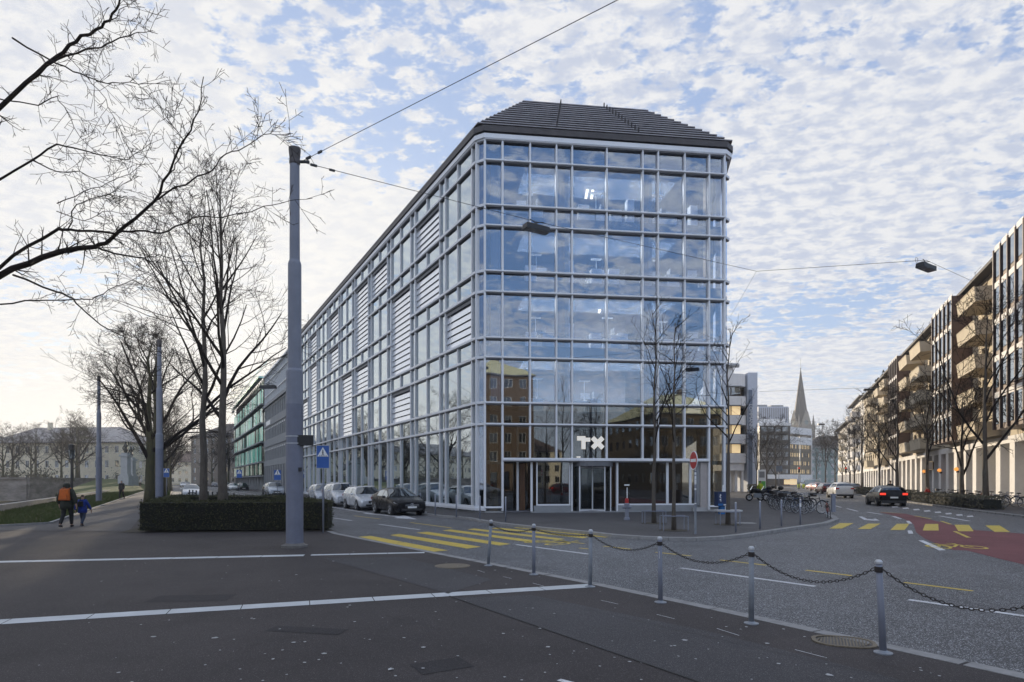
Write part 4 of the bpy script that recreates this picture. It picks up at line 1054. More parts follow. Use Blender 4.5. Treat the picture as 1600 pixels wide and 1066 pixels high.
def apartment(name, label, s0, s1, zt, h0, fh, wm, seed, oriels=(), balcs=(), green=False, lit=.0, bd=1.5):
    """s0 near end, s1 far end; local x = 0 at far end"""
    t = right_thing(name, label, s1); Wd = s1-s0; rg = random.Random(seed); nf = int((zt-h0)/fh+.01)
    X = lambda s: s1-s
    skipx = [(X(b)-.1, X(a)+.1) for a, b in oriels]
    xs = [x for x in [1.0+k*3.1 for k in range(int((Wd-1.5)/3.1))] if not any(a-1.6 < x < b+.2 for a, b in skipx)]
    zs = [h0+f*fh+.75 for f in range(nf)]
    m = MB(); skin(m, 0, Wd, h0, zt, xs, zs, 1.5, 1.55)
    m.box(0, Wd, .0, 14, h0-.35, h0); m.build('wall', wm, t)
    MB().box(0, Wd, .35, 14, h0, zt).build('wall_core', wm, t)
    MB().box(0, Wd, 3.6, 14, 0, h0-.35).build('arcade_back', M_BROWN, t)
    for x in xs:
        for z in zs: put_window(t, x, .14, z, 1.5, 1.55, 3, M_BROWN, M_WINDOW)
    m = MB(); 
    for x in xs:
        for z in zs: m.box(x-.02, x+1.52, -.05, .1, z+1.57, z+1.8)
    m.build('blind_box', M_BEIGE, t)
    k = 0; x = .3
    while x < Wd-.9:
        MB().box(x, x+1.15, -.1, 1.2, 0, h0-.35).build('arcade_pier', M_WHITE, t); x += 3.4
    m = MB(); m.box(0, Wd, -.12, .5, h0-.9, h0-.35); m.build('arcade_beam', M_WHITE, t)
    for a, b in oriels:
        xa, xb = X(b), X(a); f = MB(); f.box(xa, xb, -bd, 0, h0, zt-.2)
        o = f.build('oriel', M_RBR, t)
        m = MB(); n = 5
        for q in range(n+1): xx = xa+(xb-xa)*q/n; m.box(xx-.09, xx+.09, -bd-.16, -bd-.02, h0, zt-.2)
        m.build('oriel_fin', M_BROWN, o)
        m = MB()
        for q in range(n):
            xx = xa+(xb-xa)*q/n
            for zf in zs: m.box(xx+.16, xx+(xb-xa)/n-.16, -bd-.06, -bd-.03, zf-.35, zf+1.6)
        m.build('oriel_glazing', M_WINDOW, o)
        m = MB()
        for q in range(n):
            xx = xa+(xb-xa)*q/n
            for zf in zs: m.box(xx+.16, xx+(xb-xa)/n-.16, -bd-.09, -bd-.03, zf+1.62, zf+2.05)
        m.build('oriel_panel', M_WHITE, o)
    for a, b, dp in balcs:
        for z in [h0+f*fh for f in range(nf)]: balcony(t, X(b), b-a, z, dp, M_BEIGE if seed != 2 else M_WHITE)
    m = MB(); A = [(-.3,-.9,zt),(Wd+.3,-.9,zt),(Wd+.3,15,zt),(-.3,15,zt)]; B = [(-.3,5,zt+1.1),(Wd+.3,5,zt+1.1),(Wd+.3,10,zt+1.1),(-.3,10,zt+1.1)]
    m.add(A+B, [(0,1,5,4),(1,2,6,5),(2,3,7,6),(3,0,4,7),(4,5,6,7),(3,2,1,0)]); m.box(-.3, Wd+.3, -1.0, -.85, zt-.15, zt+.12)
    m.build('roof', M_ROOFD, t)
    for q in range(max(1, int(Wd/11))):
        x = 4+q*11; MB().box(x, x+1.3, 4.0, 5.0, zt+1.4, zt+3.6).build('chimney', M_CONCG, t)
        m = MB(); m.tube([(x+2,2.2,zt+.6),(x+2,2.2,zt+4.2)], .03, 4); m.tube([(x+2,2.2,zt+4.1),(x+4.2,2.2,zt+4.1)], .02, 4); m.build('antenna', M_ALUD, t)
    if green:
        m = MB()
        for q in range(260):
            p = (rg.uniform(1, Wd-1), rg.uniform(-.8, 1.0), zt+rg.uniform(-.6, 1.2)); s_ = rg.uniform(.15,.35); a = rg.uniform(0, pi)
            m.add([(p[0]-s_*cos(a),p[1]-s_*sin(a),p[2]-s_),(p[0]+s_*cos(a),p[1]+s_*sin(a),p[2]-s_*.6),(p[0]+s_*.4,p[1],p[2]+s_)], [(0,1,2)])
        m.build('roof_plants', M_BUSH, t)
    return t
apartment('apartment_building', 'beige apartment block with brown oriels over white arcade piers, nearest on the right', -27, 46, 19.5, 5.6, 2.78, M_BEIGE, 1,
          oriels=((-1.5,7.0),(29,36.5),(-22,-14)), balcs=((11.5,17.5,1.9),(19.8,25.2,1.9),(40,45,1.7),(-10,-4.5,1.8)))
apartment('apartment_building', 'beige apartment block with roof plants and corner balconies, second along the right street', 46.3, 81, 19.4, 4.6, 2.95, M_BEIGE, 3, balcs=((48,52.5,1.6),(62,67,1.6)), green=True)
apartment('apartment_building', 'pale apartment block with white balconies and an overhanging roof, third along the right street', 81.3, 108, 20.4, 4.4, 3.1, M_WHITE, 2, balcs=((90,95,1.5),(101,106,1.5)))
apartment('apartment_building', 'grey white apartment block at the far end of the right street', 109, 150, 17.5, 4.4, 3.1, M_WHITE, 4, balcs=((120,126,1.5),))
# restaurant front under the arcade: sign board and round wall lamps
t = right_thing('restaurant_sign', 'dark framed restaurant board with a brass rim hanging between the white piers', 17.0, 'sign')
m = MB(); m.box(0, 3.0, -.2, -.05, 3.1, 4.0); m.build('board', M_BROWN, t); m = MB(); m.box(-.07, 3.07, -.23, -.2, 3.98, 4.07); m.box(-.07, 0, -.23, -.2, 3.05, 4.0); m.box(3.0,3.07,-.23,-.2,3.05,4.0); m.box(.0,3.0,-.23,-.2,3.03,3.1); m.build('rim', M_WARMPT if False else mat('brass', (.5,.34,.12), .35, .7, .1), t)
for s_, lb in ((17.6,'left'),(9.6,'middle'),(2.4,'right')):
    p = R0+dR*s_; t = thing('wall_lamp', lb+' one of the three round orange wall lamps on the arcade piers', 'lamp', (p.x-.45, p.y+.1, 2.9), aR, 'round orange wall lamps')
    MB().ball((0,0,0), .20, 10, 8).build('globe', M_WARMPT, t); MB().box(-.04,.04,0,.25,-.35,-.16).build('bracket', M_BLACK, t)

# ---------- white rounded office house behind the corner building
p = at(1187, HY, 100)
t = thing('white_office_house', 'white office house with rounded corner, lit strip windows and a grey sign strip', 'office building', (at(1128,HY,98).x, 98, 0), R(2))
w_ = at(1187,HY,98).x-at(1128,HY,98).x
xr = at(1170,HY,98).x-at(1128,HY,98).x
m = MB()
def rounded(x1, z0, z1, o, mi=0):
    pts = [(0,-o),(x1-1.6,-o)]+[(x1-1.6+(1.6+o)*sin(a), 1.6-(1.6+o)*cos(a)) for a in [k*pi/12 for k in range(1, 7)]]+[(x1+o,10),(0,10)]
    m.prism(pts, z0, z1, mi)
for k in range(4): rounded(xr, 4.6+k*3.05, 4.6+k*3.05+1.55, .12)
rounded(xr, 16.9, 18.9, .05); m.build('spandrel', M_WHITE, t)
m = MB(); rounded(xr, 3.4, 4.8, -.1); rounded(xr-1.2, 18.9, 20.3, -.6); m.box(.5, xr-3.0, 2, 6, 20.3, 22.4); m.build('wall', M_WHITE, t)
m = MB(); rounded(xr, 4.6, 16.9, -.9); m.build('wall_core', M_INT, t)
for k in range(4):
    z = 6.15+k*3.05
    for q, x in enumerate([-.1+1.62*j for j in range(8)]):
        if x+1.5 < xr-.9: put_window(t, x, .1, z, 1.58, 1.5, 1, M_BROWN, M_WINDOW if k == 3 else M_YELLIT, hb=.0)
    m = MB(); m.box(xr-1.5, xr-1.44, .1, .2, z, z+1.5); m.box(xr-.1, xr-.05, 1.6, 5, z, z+1.5); m.build('corner_window', M_WINDOW, t)
    m = MB(); m.box(-.2, xr-1.2, -.35, .05, z+1.5, z+1.62); m.build('awning_box', M_CONCG, t)
m = MB(); m.box(xr-4.2, xr-1.3, .2, .3, 17.3, 18.5); m.build('top_window', M_WINDOW, t)
m = MB()
for k in range(4): m.box(.4+k*1.0, .75+k*1.0, .6, 1.1, 0, 3.4)
m.box(0, xr-1, 3.4, 3.5, 0, 3.4); m.build('ground_pier', M_WHITE, t)
m = MB(); m.box(xr+.15, w_, .6, 12, 0, 19.2); m.build('stair_wall', mat('render_bluish', (.62,.66,.74), .7, 0, .06), t)
m = MB(); m.box(xr+.25, xr+.85, .45, .6, .5, 16.4); m.build('sign_strip', mat('strip_grey_blue', (.16,.20,.27), .5, 0, .1), t)
def text(s_, name, size, mt, parent, loc, rot, ext=.01, align='CENTER'):
    c = bpy.data.curves.new(name, 'FONT'); c.body = s_; c.size = size; c.extrude = ext; c.align_x = align; c.align_y = 'CENTER'
    o = bpy.data.objects.new(name, c); C.objects.link(o); o.parent = parent; o.location = loc; o.rotation_euler = rot; c.materials.append(mt)
    me = bpy.data.meshes.new_from_object(o.evaluated_get(bpy.context.evaluated_depsgraph_get())); bpy.data.objects.remove(o)
    me.name = name; o = bpy.data.objects.new(name, me); C.objects.link(o); o.parent = parent; o.location = loc; o.rotation_euler = rot
    return o
text('LOMMANNO', 'sign_lettering', .78, M_SIGNW, t, (xr+.55,.43,11.8), (R(90),R(90),0))
m = MB(); m.box(0, w_-1.5, 2, 8, 18.95, 19.0); m.tube([(.4,.2,20.25),(xr-1.5,.2,20.25)], .35, 8); m.build('roof_duct', M_CONC, t)

# ---------- dark corner house, striped tower behind it, white band over the shops
YD = 230; xa = at(1187,HY,YD).x; xb = at(1234,HY,YD).x
t = thing('dark_corner_house', 'dark clad corner house with a white band over lit shop windows', 'office building', (xa, YD, 0), R(-2)); wd = xb-xa
m = MB(); zs = [4.6+k*3.15 for k in range(6)]; xs = [.6+k*2.6 for k in range(4)]
skin(m, 0, wd, 4.2, 23.2, xs, zs, 2.1, 1.7); m.build('wall', M_DARK, t); MB().box(0, wd, .35, 14, 3.5, 23.2).build('wall_core', M_DARK, t)
for x in xs:
    for i, z in enumerate(zs): put_window(t, x, .14, z, 2.1, 1.7, 2, M_CONCG, M_WINDOW)
m = MB(); m.box(-.2, wd+.3, -.8, .2, 2.6, 4.2); m.box(-.3,wd+.3,-.15,9,22.5,23.6); m.box(-.3,wd-1.2,1.5,9,23.6,25.2); m.build('white_band', M_WHITE, t)
m = MB(); m.box(0, wd, .3, .4, 0, 2.6); m.build('shopfront', M_WINDOW, t); m = MB(); m.box(wd-2.2, wd+.0, .2, .28, .5, 2.3); m.build('lit_shop_window', M_YELLIT, t)
a2 = R(38)
t2 = thing('brick_office_wing', 'tan and grey office wing with rows of small lit windows under the church spire', 'office building', (xb+.1, YD+.3, 0), a2)
wl2 = 16.5
m = MB(); xs = [.7+k*1.25 for k in range(12)]; skin(m, 0, wl2, 4.2, 21.9, xs, zs[:5], .7, 1.6)
m.build('wall', mat('tan_brick', (.20,.165,.12), .8, 0, .15, 2), t2); MB().box(0, wl2, .35, 12, 3.5, 21.9).build('wall_core', M_GREYB, t2)
rg = random.Random(8)
for i, x in enumerate(xs):
    for z in zs[:5]: put_window(t2, x, .14, z, .7, 1.6, 1, M_BROWN, M_YELLIT if rg.random() < (.75 if z < 16 else .1) else M_WINDOW)
m = MB(); m.box(0, wl2+.1, -.12, .0, 15.7, 18.6); m.box(0, wl2, -.1, .0, 19.6, 21.9); m.box(-.2, wl2+.2, -.1, 10, 21.9, 22.2); m.box(0, wl2+.2, -.5, .2, 2.6, 4.2); m.box(wl2, wl2+.5, -.2, .5, 0, 21.5); m.build('white_band', M_WHITE, t2)
m = MB(); m.box(.5, 6, .3, .4, .4, 2.5); m.build('lit_shop_window', M_YELLIT, t2); m = MB(); m.box(6.3, wl2, .3, .4, .2, 2.5); m.build('shopfront', M_WINDOW, t2)
Yt = 300; xa = at(1185,HY,Yt).x; xb2 = at(1232,HY,Yt).x
t = thing('striped_tower', 'pale slab building with vertical grey stripes above the dark corner house', 'office building', (xa, Yt, 0), 0)
m = MB(); m.box(0, xb2-xa, 0, 16, 0, 38.2); m.build('wall', mat('stripe_pale', (.50,.53,.60), .6, 0, .06), t)
m = MB()
for k in range(16): x = .5+k*(xb2-xa-.8)/15; m.box(x, x+.42, -.06, .0, 31.5, 37.6)
m.build('dark_stripe', M_GREYB, t)
m = MB(); m.box(0, 6, 4, 8, 38.2, 39.6); m.box(8, 14, 4, 8, 38.2, 39.4); m.build('roof_plant_room', M_CONCG, t)

# ---------- church tower
Yc = 400; p = at(1251, HY, Yc)
t = thing('church_tower', 'gothic stone church tower with a tall grey spire, clock and corner pinnacles', 'church', (p.x, Yc, 0), R(12))
hw = 5.3; zb = H+(HY-655)/F*Yc; ztip = H+(HY-577)/F*Yc
M_ST = mat('sandstone', (.30,.27,.23), .85, 0, .15, .5)
m = MB(); m.box(-hw, hw, -hw, hw, 0, zb-6)
m.build('tower', M_ST, t)
m = MB()
for sx, sy in ((0,-1),(1,0),(0,1),(-1,0)):
    # gables
    def Q(u, dd, z): return (u*(1 if sx == 0 else 0)+sx*(hw+dd), u*(1 if sy == 0 else 0)+sy*(hw+dd), z)
    m.add([Q(-hw*.8,.1,zb-6),Q(hw*.8,.1,zb-6),Q(0,.1,zb+5.5),Q(-hw*.8,-.6,zb-6),Q(hw*.8,-.6,zb-6),Q(0,-.6,zb+5.5)], [(0,1,2),(5,4,3),(0,2,5,3),(1,4,5,2)])
m.build('gable', M_ST, t)
m = MB()
for sx in (-1,1):
    for sy in (-1,1): m.box(sx*hw-.8, sx*hw+.8, sy*hw-.8, sy*hw+.8, 0, zb-4); m.lathe([(.9,zb-4),(.75,zb-2.5),(.02,zb+3)], (sx*hw,sy*hw,0), 6)
m.build('pinnacle', M_ST, t)
m = MB(); m.lathe([(hw*1.02,zb-6),(hw*.86,zb),(.12,ztip),(.02,ztip+.3)], n=8); m.build('spire', mat('spire_slate', (.06,.06,.062), .7, 0, .15, 1), t)
m = MB(); m.tube([(0,0,ztip),(0,0,ztip+7)], .09, 5); m.ball((0,0,ztip+.4), .45); m.build('finial', M_ALUD, t)
for sx, sy, rz in ((0,-1,0),(-1,0,-pi/2),(1,0,pi/2)):
    m = MB(); m.add([(1.5*cos(a),-.25,1.5*sin(a)) for a in [k*pi/8 for k in range(16)]], [tuple(range(16))]); o = m.build('clock_face', mat('clock_%s%s' % (sx,sy), (.20,.24,.24), .5, 0, .1), t); o.location = (sx*hw, sy*hw, zb-2.6); o.rotation_euler = (0,0,rz)
    m = MB()
    for q in (-1.9, 0, 1.9): m.box(q-.55, q+.55, -.12, -.05, zb-14, zb-9.5)
    o = m.build('belfry_opening', M_BLACK, t); o.location = (sx*hw, sy*hw, 0); o.rotation_euler = (0,0,rz)

# ---------- far end of the right street
house('distant_house', 'grey house with a dark hip roof at the end of the right street', (at(1264,HY,300).x, 300, 0), R(-6), 30, 14, 6, .5, 3.2, M_GREYB, (1.1,1.7), 2.8, 'hip', M_ROOFD, seed=31, maxwin=60)
house('distant_house', 'teal fronted house behind the big bare tree of the right street', (at(1266,HY,262).x, 262, 0), R(-6), 13, 12, 5, .5, 3.1, mat('render_teal', (.26,.36,.36), .7), (1.1,1.7), 2.6, 'flat', seed=32, maxwin=60)

# ---------- buildings behind the camera, seen mirrored in the corner facade
house('corner_apartment', 'apartment house with shade-toned brown walls and sun-toned tall hip roof behind the camera, left in the mirror glass', (21.5, -38, 0), R(180), 12, 26, 5, 4.2, 3.2, mat('render_shaded_brown', (.15,.105,.07), .8, 0, .1), (1.3,1.7), 2.6, 'hip', mat('roof_sunlit_yellow', (.80,.74,.42), .7, 0, .1), seed=41)  # sunlight put into the yellow roof colour, shade into the dark wall colour
house('corner_apartment', 'apartment house with shade-toned olive brown walls and sun-toned pale roof behind the camera, right in the mirror glass', (60, -36, 0), R(180), 16, 26, 4, .5, 3.4, mat('render_shaded_olive', (.17,.13,.08), .8, 0, .1), (1.3,1.7), 2.6, 'hip', bpy.data.materials['roof_sunlit_yellow'], seed=42)  # shaded look painted into the walls, sunlit look into the shared roof colour
house('corner_apartment', 'low cream house between the two apartment houses behind the camera', (44, -90, 0), R(180), 26, 14, 3, .5, 3.0, M_CREAM, (1.3,1.7), 2.6, 'hip', M_ROOFT, seed=43)
# ================================================================ TREES, HEDGES
def grow(tw, rg, p, d, L_, r_, depth, o):
    """recursive bare branch; tw is the mesh builder"""
    k = max(2, min(6, int(L_/o.get('seg', .5)))); pts = [p.copy()]; rad = [r_]; q = p.copy(); dd = d.copy()
    for i in range(k):
        w = o['wob']*(1+.35*(o['depth']-depth))
        dd = (dd+Vector((rg.uniform(-w,w), rg.uniform(-w,w), rg.uniform(-w,w)+o.get('up',.04)))).normalized()
        q = q+dd*(L_/k); pts.append(q.copy()); rad.append(max(o['rmin'], r_*(1-.72*(i+1)/k)))
    tw.tube(pts, rad, 5 if r_ > .03 else 3, cap=False)
    if depth <= 0: return
    n = o['kids'][o['depth']-depth] if o['depth']-depth < len(o['kids']) else 4
    for j in range(n):
        t = o.get('t0',.25)+(1-o.get('t0',.25))*(j+rg.random())/n; i = min(k-1, int(t*k)); f = t*k-i
        b = pts[i].lerp(pts[i+1], f); dirb = (pts[i+1]-pts[i]).normalized()
        ax = dirb.orthogonal().normalized(); ax.rotate(Matrix.Rotation(rg.uniform(0, 2*pi), 3, dirb))
        nd = dirb.copy(); nd.rotate(Matrix.Rotation(R(rg.uniform(*o['ang'])), 3, ax))
        l = L_*rg.uniform(*o['len'])*(1.15-.55*t)
        rr = max(o['rmin'], (rad[i]*(1-f)+rad[i+1]*f)*rg.uniform(.42,.66))
        if l > .08: grow(tw, rg, b, nd, l, rr, depth-1, o)
STD = dict(wob=.10, depth=4, kids=[5,5,4,3], ang=(28,58), len=(.42,.72), rmin=.006, up=.05)
def bare_tree(name, label, loc, h, r0, seed, fork=.3, opt=None, group=None, lean=(0,0), nlimb=9, spread=(25,50), tm=None, cat='tree', trunk_to=1.0, limb_len=.5):
    o = dict(STD); o.update(opt or {}); rg = random.Random(seed); t = thing(name, label, cat, loc, 0, group)
    k = 9; pts = []; rad = []; q = Vector((0,0,-.05))
    for i in range(k+1):
        f = i/k; pts.append(Vector((lean[0]*f*h+rg.uniform(-.05,.05)*f*h*.25, lean[1]*f*h+rg.uniform(-.05,.05)*f*h*.25, h*trunk_to*f-.05)))
        rad.append(max(.012, r0*(1-.88*f**.9)*(1.25 if i == 0 else 1)))
    MBt = MB(); MBt.tube(pts, rad, 10); MBt.build('trunk', tm or M_BARK, t, smooth=True)
    tw = MB()
    for j in range(nlimb):
        f = fork+(1-fork)*(j+rg.random()*.8)/nlimb; i = min(k-1, int(f*k)); u = f*k-i; b = pts[i].lerp(pts[i+1], u)
        a = rg.uniform(0, 2*pi); tilt = R(rg.uniform(*spread)); d = Vector((sin(tilt)*cos(a), sin(tilt)*sin(a), cos(tilt)))
        L_ = h*limb_len*(1.05-.75*(f-fork)/(1-fork))*rg.uniform(.8,1.2)
        grow(tw, rg, b, d, L_, max(.02, (rad[i]*(1-u)+rad[i+1]*u)*.62), o['depth']-1, o)
    tw.build('crown', M_TWIG, t, smooth=True)
    return t
# --- two slim trees inside the hedge
bare_tree('street_tree', 'slim bare tree with knotty trunk, left one inside the hedge', (at(317,HY,24.5).x, 24.5, 0), 12.5, .17, 5, .33, dict(kids=[5,5,4,4], ang=(25,60), seg=.4, depth=4), 'slim trees inside the hedge', lean=(.005,0), nlimb=13, spread=(18,48), limb_len=.42)
bare_tree('street_tree', 'straighter bare tree with thicker trunk, right one inside the hedge', (at(348,HY,23.8).x, 23.8, 0), 13.2, .19, 12, .30, dict(kids=[5,5,4,4], ang=(25,60), seg=.4, depth=4), 'slim trees inside the hedge', lean=(.0,0), nlimb=15, spread=(22,55), limb_len=.40)
# --- broad dark trees along the path
protoA = bare_tree('plane_tree', 'thick dark double-trunked tree beside the second mast', (at(234,HY,43).x, 43, 0), 11.5, .36, 21, .22, dict(kids=[6,6,6,5], ang=(30,65), wob=.14, depth=4, rmin=.009, seg=.6), 'bare trees along the river path', nlimb=11, spread=(25,62), tm=M_BARKM, limb_len=.58)
protoB = bare_tree('plane_tree', 'mossy brown tree right behind the thick dark one', (at(243,HY,47).x, 47, 0), 12.5, .34, 27, .25, dict(kids=[6,6,6,4], ang=(30,60), wob=.14, depth=4, rmin=.009, seg=.6), 'bare trees along the river path', nlimb=11, spread=(20,55), tm=M_BARKM, limb_len=.55)
remember(protoA); remember(protoB)
rg = random.Random(99)
ordn = ['third','fourth','fifth','sixth','seventh','eighth','ninth','tenth','eleventh','twelfth']
for i, Y in enumerate((62,76,92,108,126,146,170,198,230)):
    p = lane(-1.0+rg.uniform(-.5,.5), Y); dup(protoA if i % 2 else protoB, (p[0], p[1], 0), rg.uniform(0, 6.28), 'bare dark tree, %s of the row receding along the river path' % ordn[i], 'bare trees along the river path', scale=rg.uniform(.85,1.1))
# street end: trees on both sides closing the view
for i, (b, Y) in enumerate(((13.6,150),(13.6,176),(13,205),(13,240),(4,285),(9,292),(-6,275),(14,300))):
    p = lane(b, Y); dup(protoA if i % 2 else protoB, (p[0], p[1], 0), rg.uniform(0, 6.28), ['bare tree at the green building corner','bare tree just past the green building','bare tree before the mansard house','bare tree beside the mansard house','bare tree in the middle of the street end','bare tree right of the street end middle','bare tree left of the street end','bare tree at the right of the street end'][i], 'bare trees at the end of the left street', scale=rg.uniform(.95,1.25))
# riverside trees in front of the barracks
for i, (x, y, s_) in enumerate(((-98,118,.75),(-91,116,.6),(-88,124,.95),(-97,132,.8),(-104,148,1.0),(-113,160,.9),(-112,122,.7),(-124,120,.8),(-136,118,.85),(-150,116,.8),(-126,182,1.0),(-140,205,1.1),(-168,114,.9),(-186,112,.9),(-205,108,1.0))):
    dup(protoB if i % 2 else protoA, (x, y, 1.7), rg.uniform(0, 6.28), 'bare tree number %s from the pylons on the far river bank' % 'abcdefghijklmno'[i] if False else ['small','low','broad','round','tall','spreading','thin','crooked','wide','dense','far','distant','outer','remote','last'][i]+' bare tree on the far river bank before the cream barracks', 'bare trees on the far river bank', scale=s_)
for i, (x, y, s_) in enumerate(((-94,121,.8),(-101,124,.9),(-107,121,.85),(-118,121,.9),(-130,120,.95),(-99,140,1.1),(-108,150,1.2),(-119,170,1.2),(-84.5,118,.6),(-143,118,.9))):
    dup(protoA if i % 2 else protoB, (x, y, 1.7), rg.uniform(0, 6.28), ['slender','short','forked','bushy','leaning','airy','heavy','old','young','plain'][i]+' bare tree in the second row before the cream barracks', 'bare trees on the far river bank', scale=s_)
for i, (x, y) in enumerate(((-86,112),(-93,113),(-101,114),(-88,140),(-98,152))):
    t = thing('river_shrub', ['first','second','third','fourth','fifth'][i]+' brown shrub from the pylons on the far river bank', 'shrub', (x, y, 1.6), 0, 'brown shrubs on the far river bank'); m = MB(); r2 = random.Random(i)
    for _ in range(900):
        a = r2.uniform(0, 6.28); q = Vector((r2.gauss(0,1.6), r2.gauss(0,1.2), abs(r2.gauss(0,1.3)))); s2 = r2.uniform(.06,.16); m.add([q+Vector((s2*cos(a),s2*sin(a),0)), q-Vector((s2*cos(a),s2*sin(a),0)), q+Vector((0,0,s2*2))], [(0,1,2)])
    m.build('crown', M_BUSH, t)
# cedar like tree at the left edge
t = thing('pine_tree', 'umbrella shaped conifer rising over the barracks roofs on the left', 'tree', (at(122,HY,135).x, 135, 1.6)); m = MB(); m.tube([(0,0,0),(.2,0,6),(-.3,0,11)], [.3,.22,.1], 7); m.build('trunk', M_BARK, t)
m = MB(); r2 = random.Random(3)
for k in range(9):
    a = r2.uniform(0, 6.28); z = r2.uniform(8,11.3); rr = r2.uniform(1.2,3.0); c_ = Vector((rr*cos(a)*1.3, rr*sin(a), z))
    for _ in range(110):
        p = c_+Vector((r2.gauss(0,.75), r2.gauss(0,.75), r2.gauss(0,.16))); s_ = r2.uniform(.1,.22); b = r2.uniform(0, pi)
        m.add([p+Vector((s_*cos(b),s_*sin(b),0)), p-Vector((s_*cos(b),s_*sin(b),-.05)), p+Vector((0,0,s_*.8))], [(0,1,2)])
m.build('crown', M_BUSH, t)

# --- foreground limbs reaching in from a trunk outside the frame on the left
t = thing('overhanging_tree', 'big bare tree just outside the left edge whose knobbly limbs reach over the plaza', 'tree', (at(-150,HY,13.5).x, 13.5, 0))
ox, oy = t.location.x, t.location.y
m = MB(); loc0 = Vector((ox, oy, 0))
def W(px, py, Y): return at(px, py, Y)-loc0
m.tube([(0,0,-.1),(.05,0,2.5),(.1,0,4.5),(.0,.1,7.5),(-.1,.1,10),(.1,0,13)], [.36,.27,.24,.19,.14,.06], 12); m.build('trunk', M_BARK, t, smooth=True)
tw = MB(); rg = random.Random(17)
LIMBS = [ # pixel chain, depth start, depth end, radius start, radius end
 ([(-125,330),(-30,200),(40,130),(89,88),(118,65),(150,45),(172,32),(185,8),(193,-22)],13.4,12.6,.075,.020),
 ([(40,130),(89,92),(135,77),(165,70),(200,57),(215,50),(246,53)],12.9,12.2,.035,.006),
 ([(172,32),(198,10),(226,12)],12.6,12.4,.012,.005),
 ([(200,57),(213,45),(223,28)],12.3,12.1,.009,.005),
 ([(20,60),(89,100),(125,115),(155,128),(190,131),(230,131),(268,125)],12.6,11.8,.026,.005),
 ([(135,118),(165,155),(185,195),(195,225)],12.1,12.0,.010,.005),
 ([(-140,560),(-60,470),(20,420),(89,395),(120,388),(150,386),(165,380),(195,355),(240,315),(265,270),(290,215),(310,175),(318,120)],13.5,11.6,.11,.008),
 ([(240,315),(263,300),(300,281),(331,267),(353,242),(382,231),(412,211),(440,211),(458,209)],11.9,11.0,.026,.005),
 ([(265,270),(280,250),(286,217),(262,185),(247,163),(224,138)],11.8,11.5,.016,.005),
 ([(-60,470),(20,400),(89,359),(105,359),(123,361),(181,365),(215,361),(252,364),(283,351),(312,339),(346,340),(412,323),(451,314),(488,310)],13.2,11.2,.05,.005),
 ([(150,386),(178,396),(226,403),(244,422),(273,453),(299,480),(320,505),(335,540)],12.2,11.6,.028,.006),
 ([(226,403),(247,397),(273,406),(312,419),(340,450)],12.0,11.6,.014,.005),
 ([(-30,480),(40,470),(89,469),(144,468),(168,453),(207,438),(244,417)],13.0,12.2,.026,.005),
 ([(20,430),(89,456),(113,466),(136,490),(168,514),(194,527),(207,556),(215,600)],12.9,12.5,.030,.008),
 ([(105,359),(120,320),(145,310),(180,300),(215,270)],12.4,12.0,.018,.005),
 ([(-30,300),(50,250),(89,225),(130,235),(160,243),(200,250),(235,224)],13.0,12.2,.034,.006),
 ([(50,250),(89,268),(125,268),(160,285),(195,300)],12.8,12.4,.020,.005),
 ([(-20,150),(60,165),(89,150),(105,175),(125,215),(150,240)],12.8,12.4,.020,.005),
 ([(89,318),(130,300),(170,285),(215,262),(240,255)],12.4,12.0,.014,.005),
 ([(89,330),(130,345),(160,330),(200,335),(240,340)],12.5,12.0,.012,.005)]
TO = dict(wob=.10, depth=3, kids=[4,3,2], ang=(30,70), len=(.35,.62), rmin=.0045, up=.015, seg=.2)
for chain, y0, y1, ra, rb_ in LIMBS:
    n = len(chain); P_ = [W(c[0], c[1], y0+(y1-y0)*i/(n-1)) for i, c in enumerate(chain)]
    # subdivide with small kinks
    Q_ = []; Rr = []
    for i in range(n-1):
        for s_ in range(3):
            f = s_/3; p_ = P_[i].lerp(P_[i+1], f)+Vector((rg.uniform(-.02,.02), rg.uniform(-.04,.04), rg.uniform(-.02,.02)))*(1 if s_ else .3)
            Q_.append(p_); Rr.append(.78*(ra+(rb_-ra)*((i+f)/(n-1))**.75))
    Q_.append(P_[-1]); Rr.append(rb_); tw.tube(Q_, Rr, 7 if ra > .03 else 5, cap=False)
    for i in range(3, len(Q_)-1):
        for _ in range(2):
            if rg.random() < .8:
                dd = (Q_[i+1]-Q_[i-1]).normalized(); ax = dd.orthogonal(); ax.rotate(Matrix.Rotation(rg.uniform(0, 6.28), 3, dd)); nd = dd.copy(); nd.rotate(Matrix.Rotation(R(rg.uniform(30,80)), 3, ax))
                grow(tw, rg, Q_[i], nd, rg.uniform(.18,.75), max(.005, Rr[i]*.32), 2, TO)
tw.build('crown', M_TWIG, t, smooth=True)

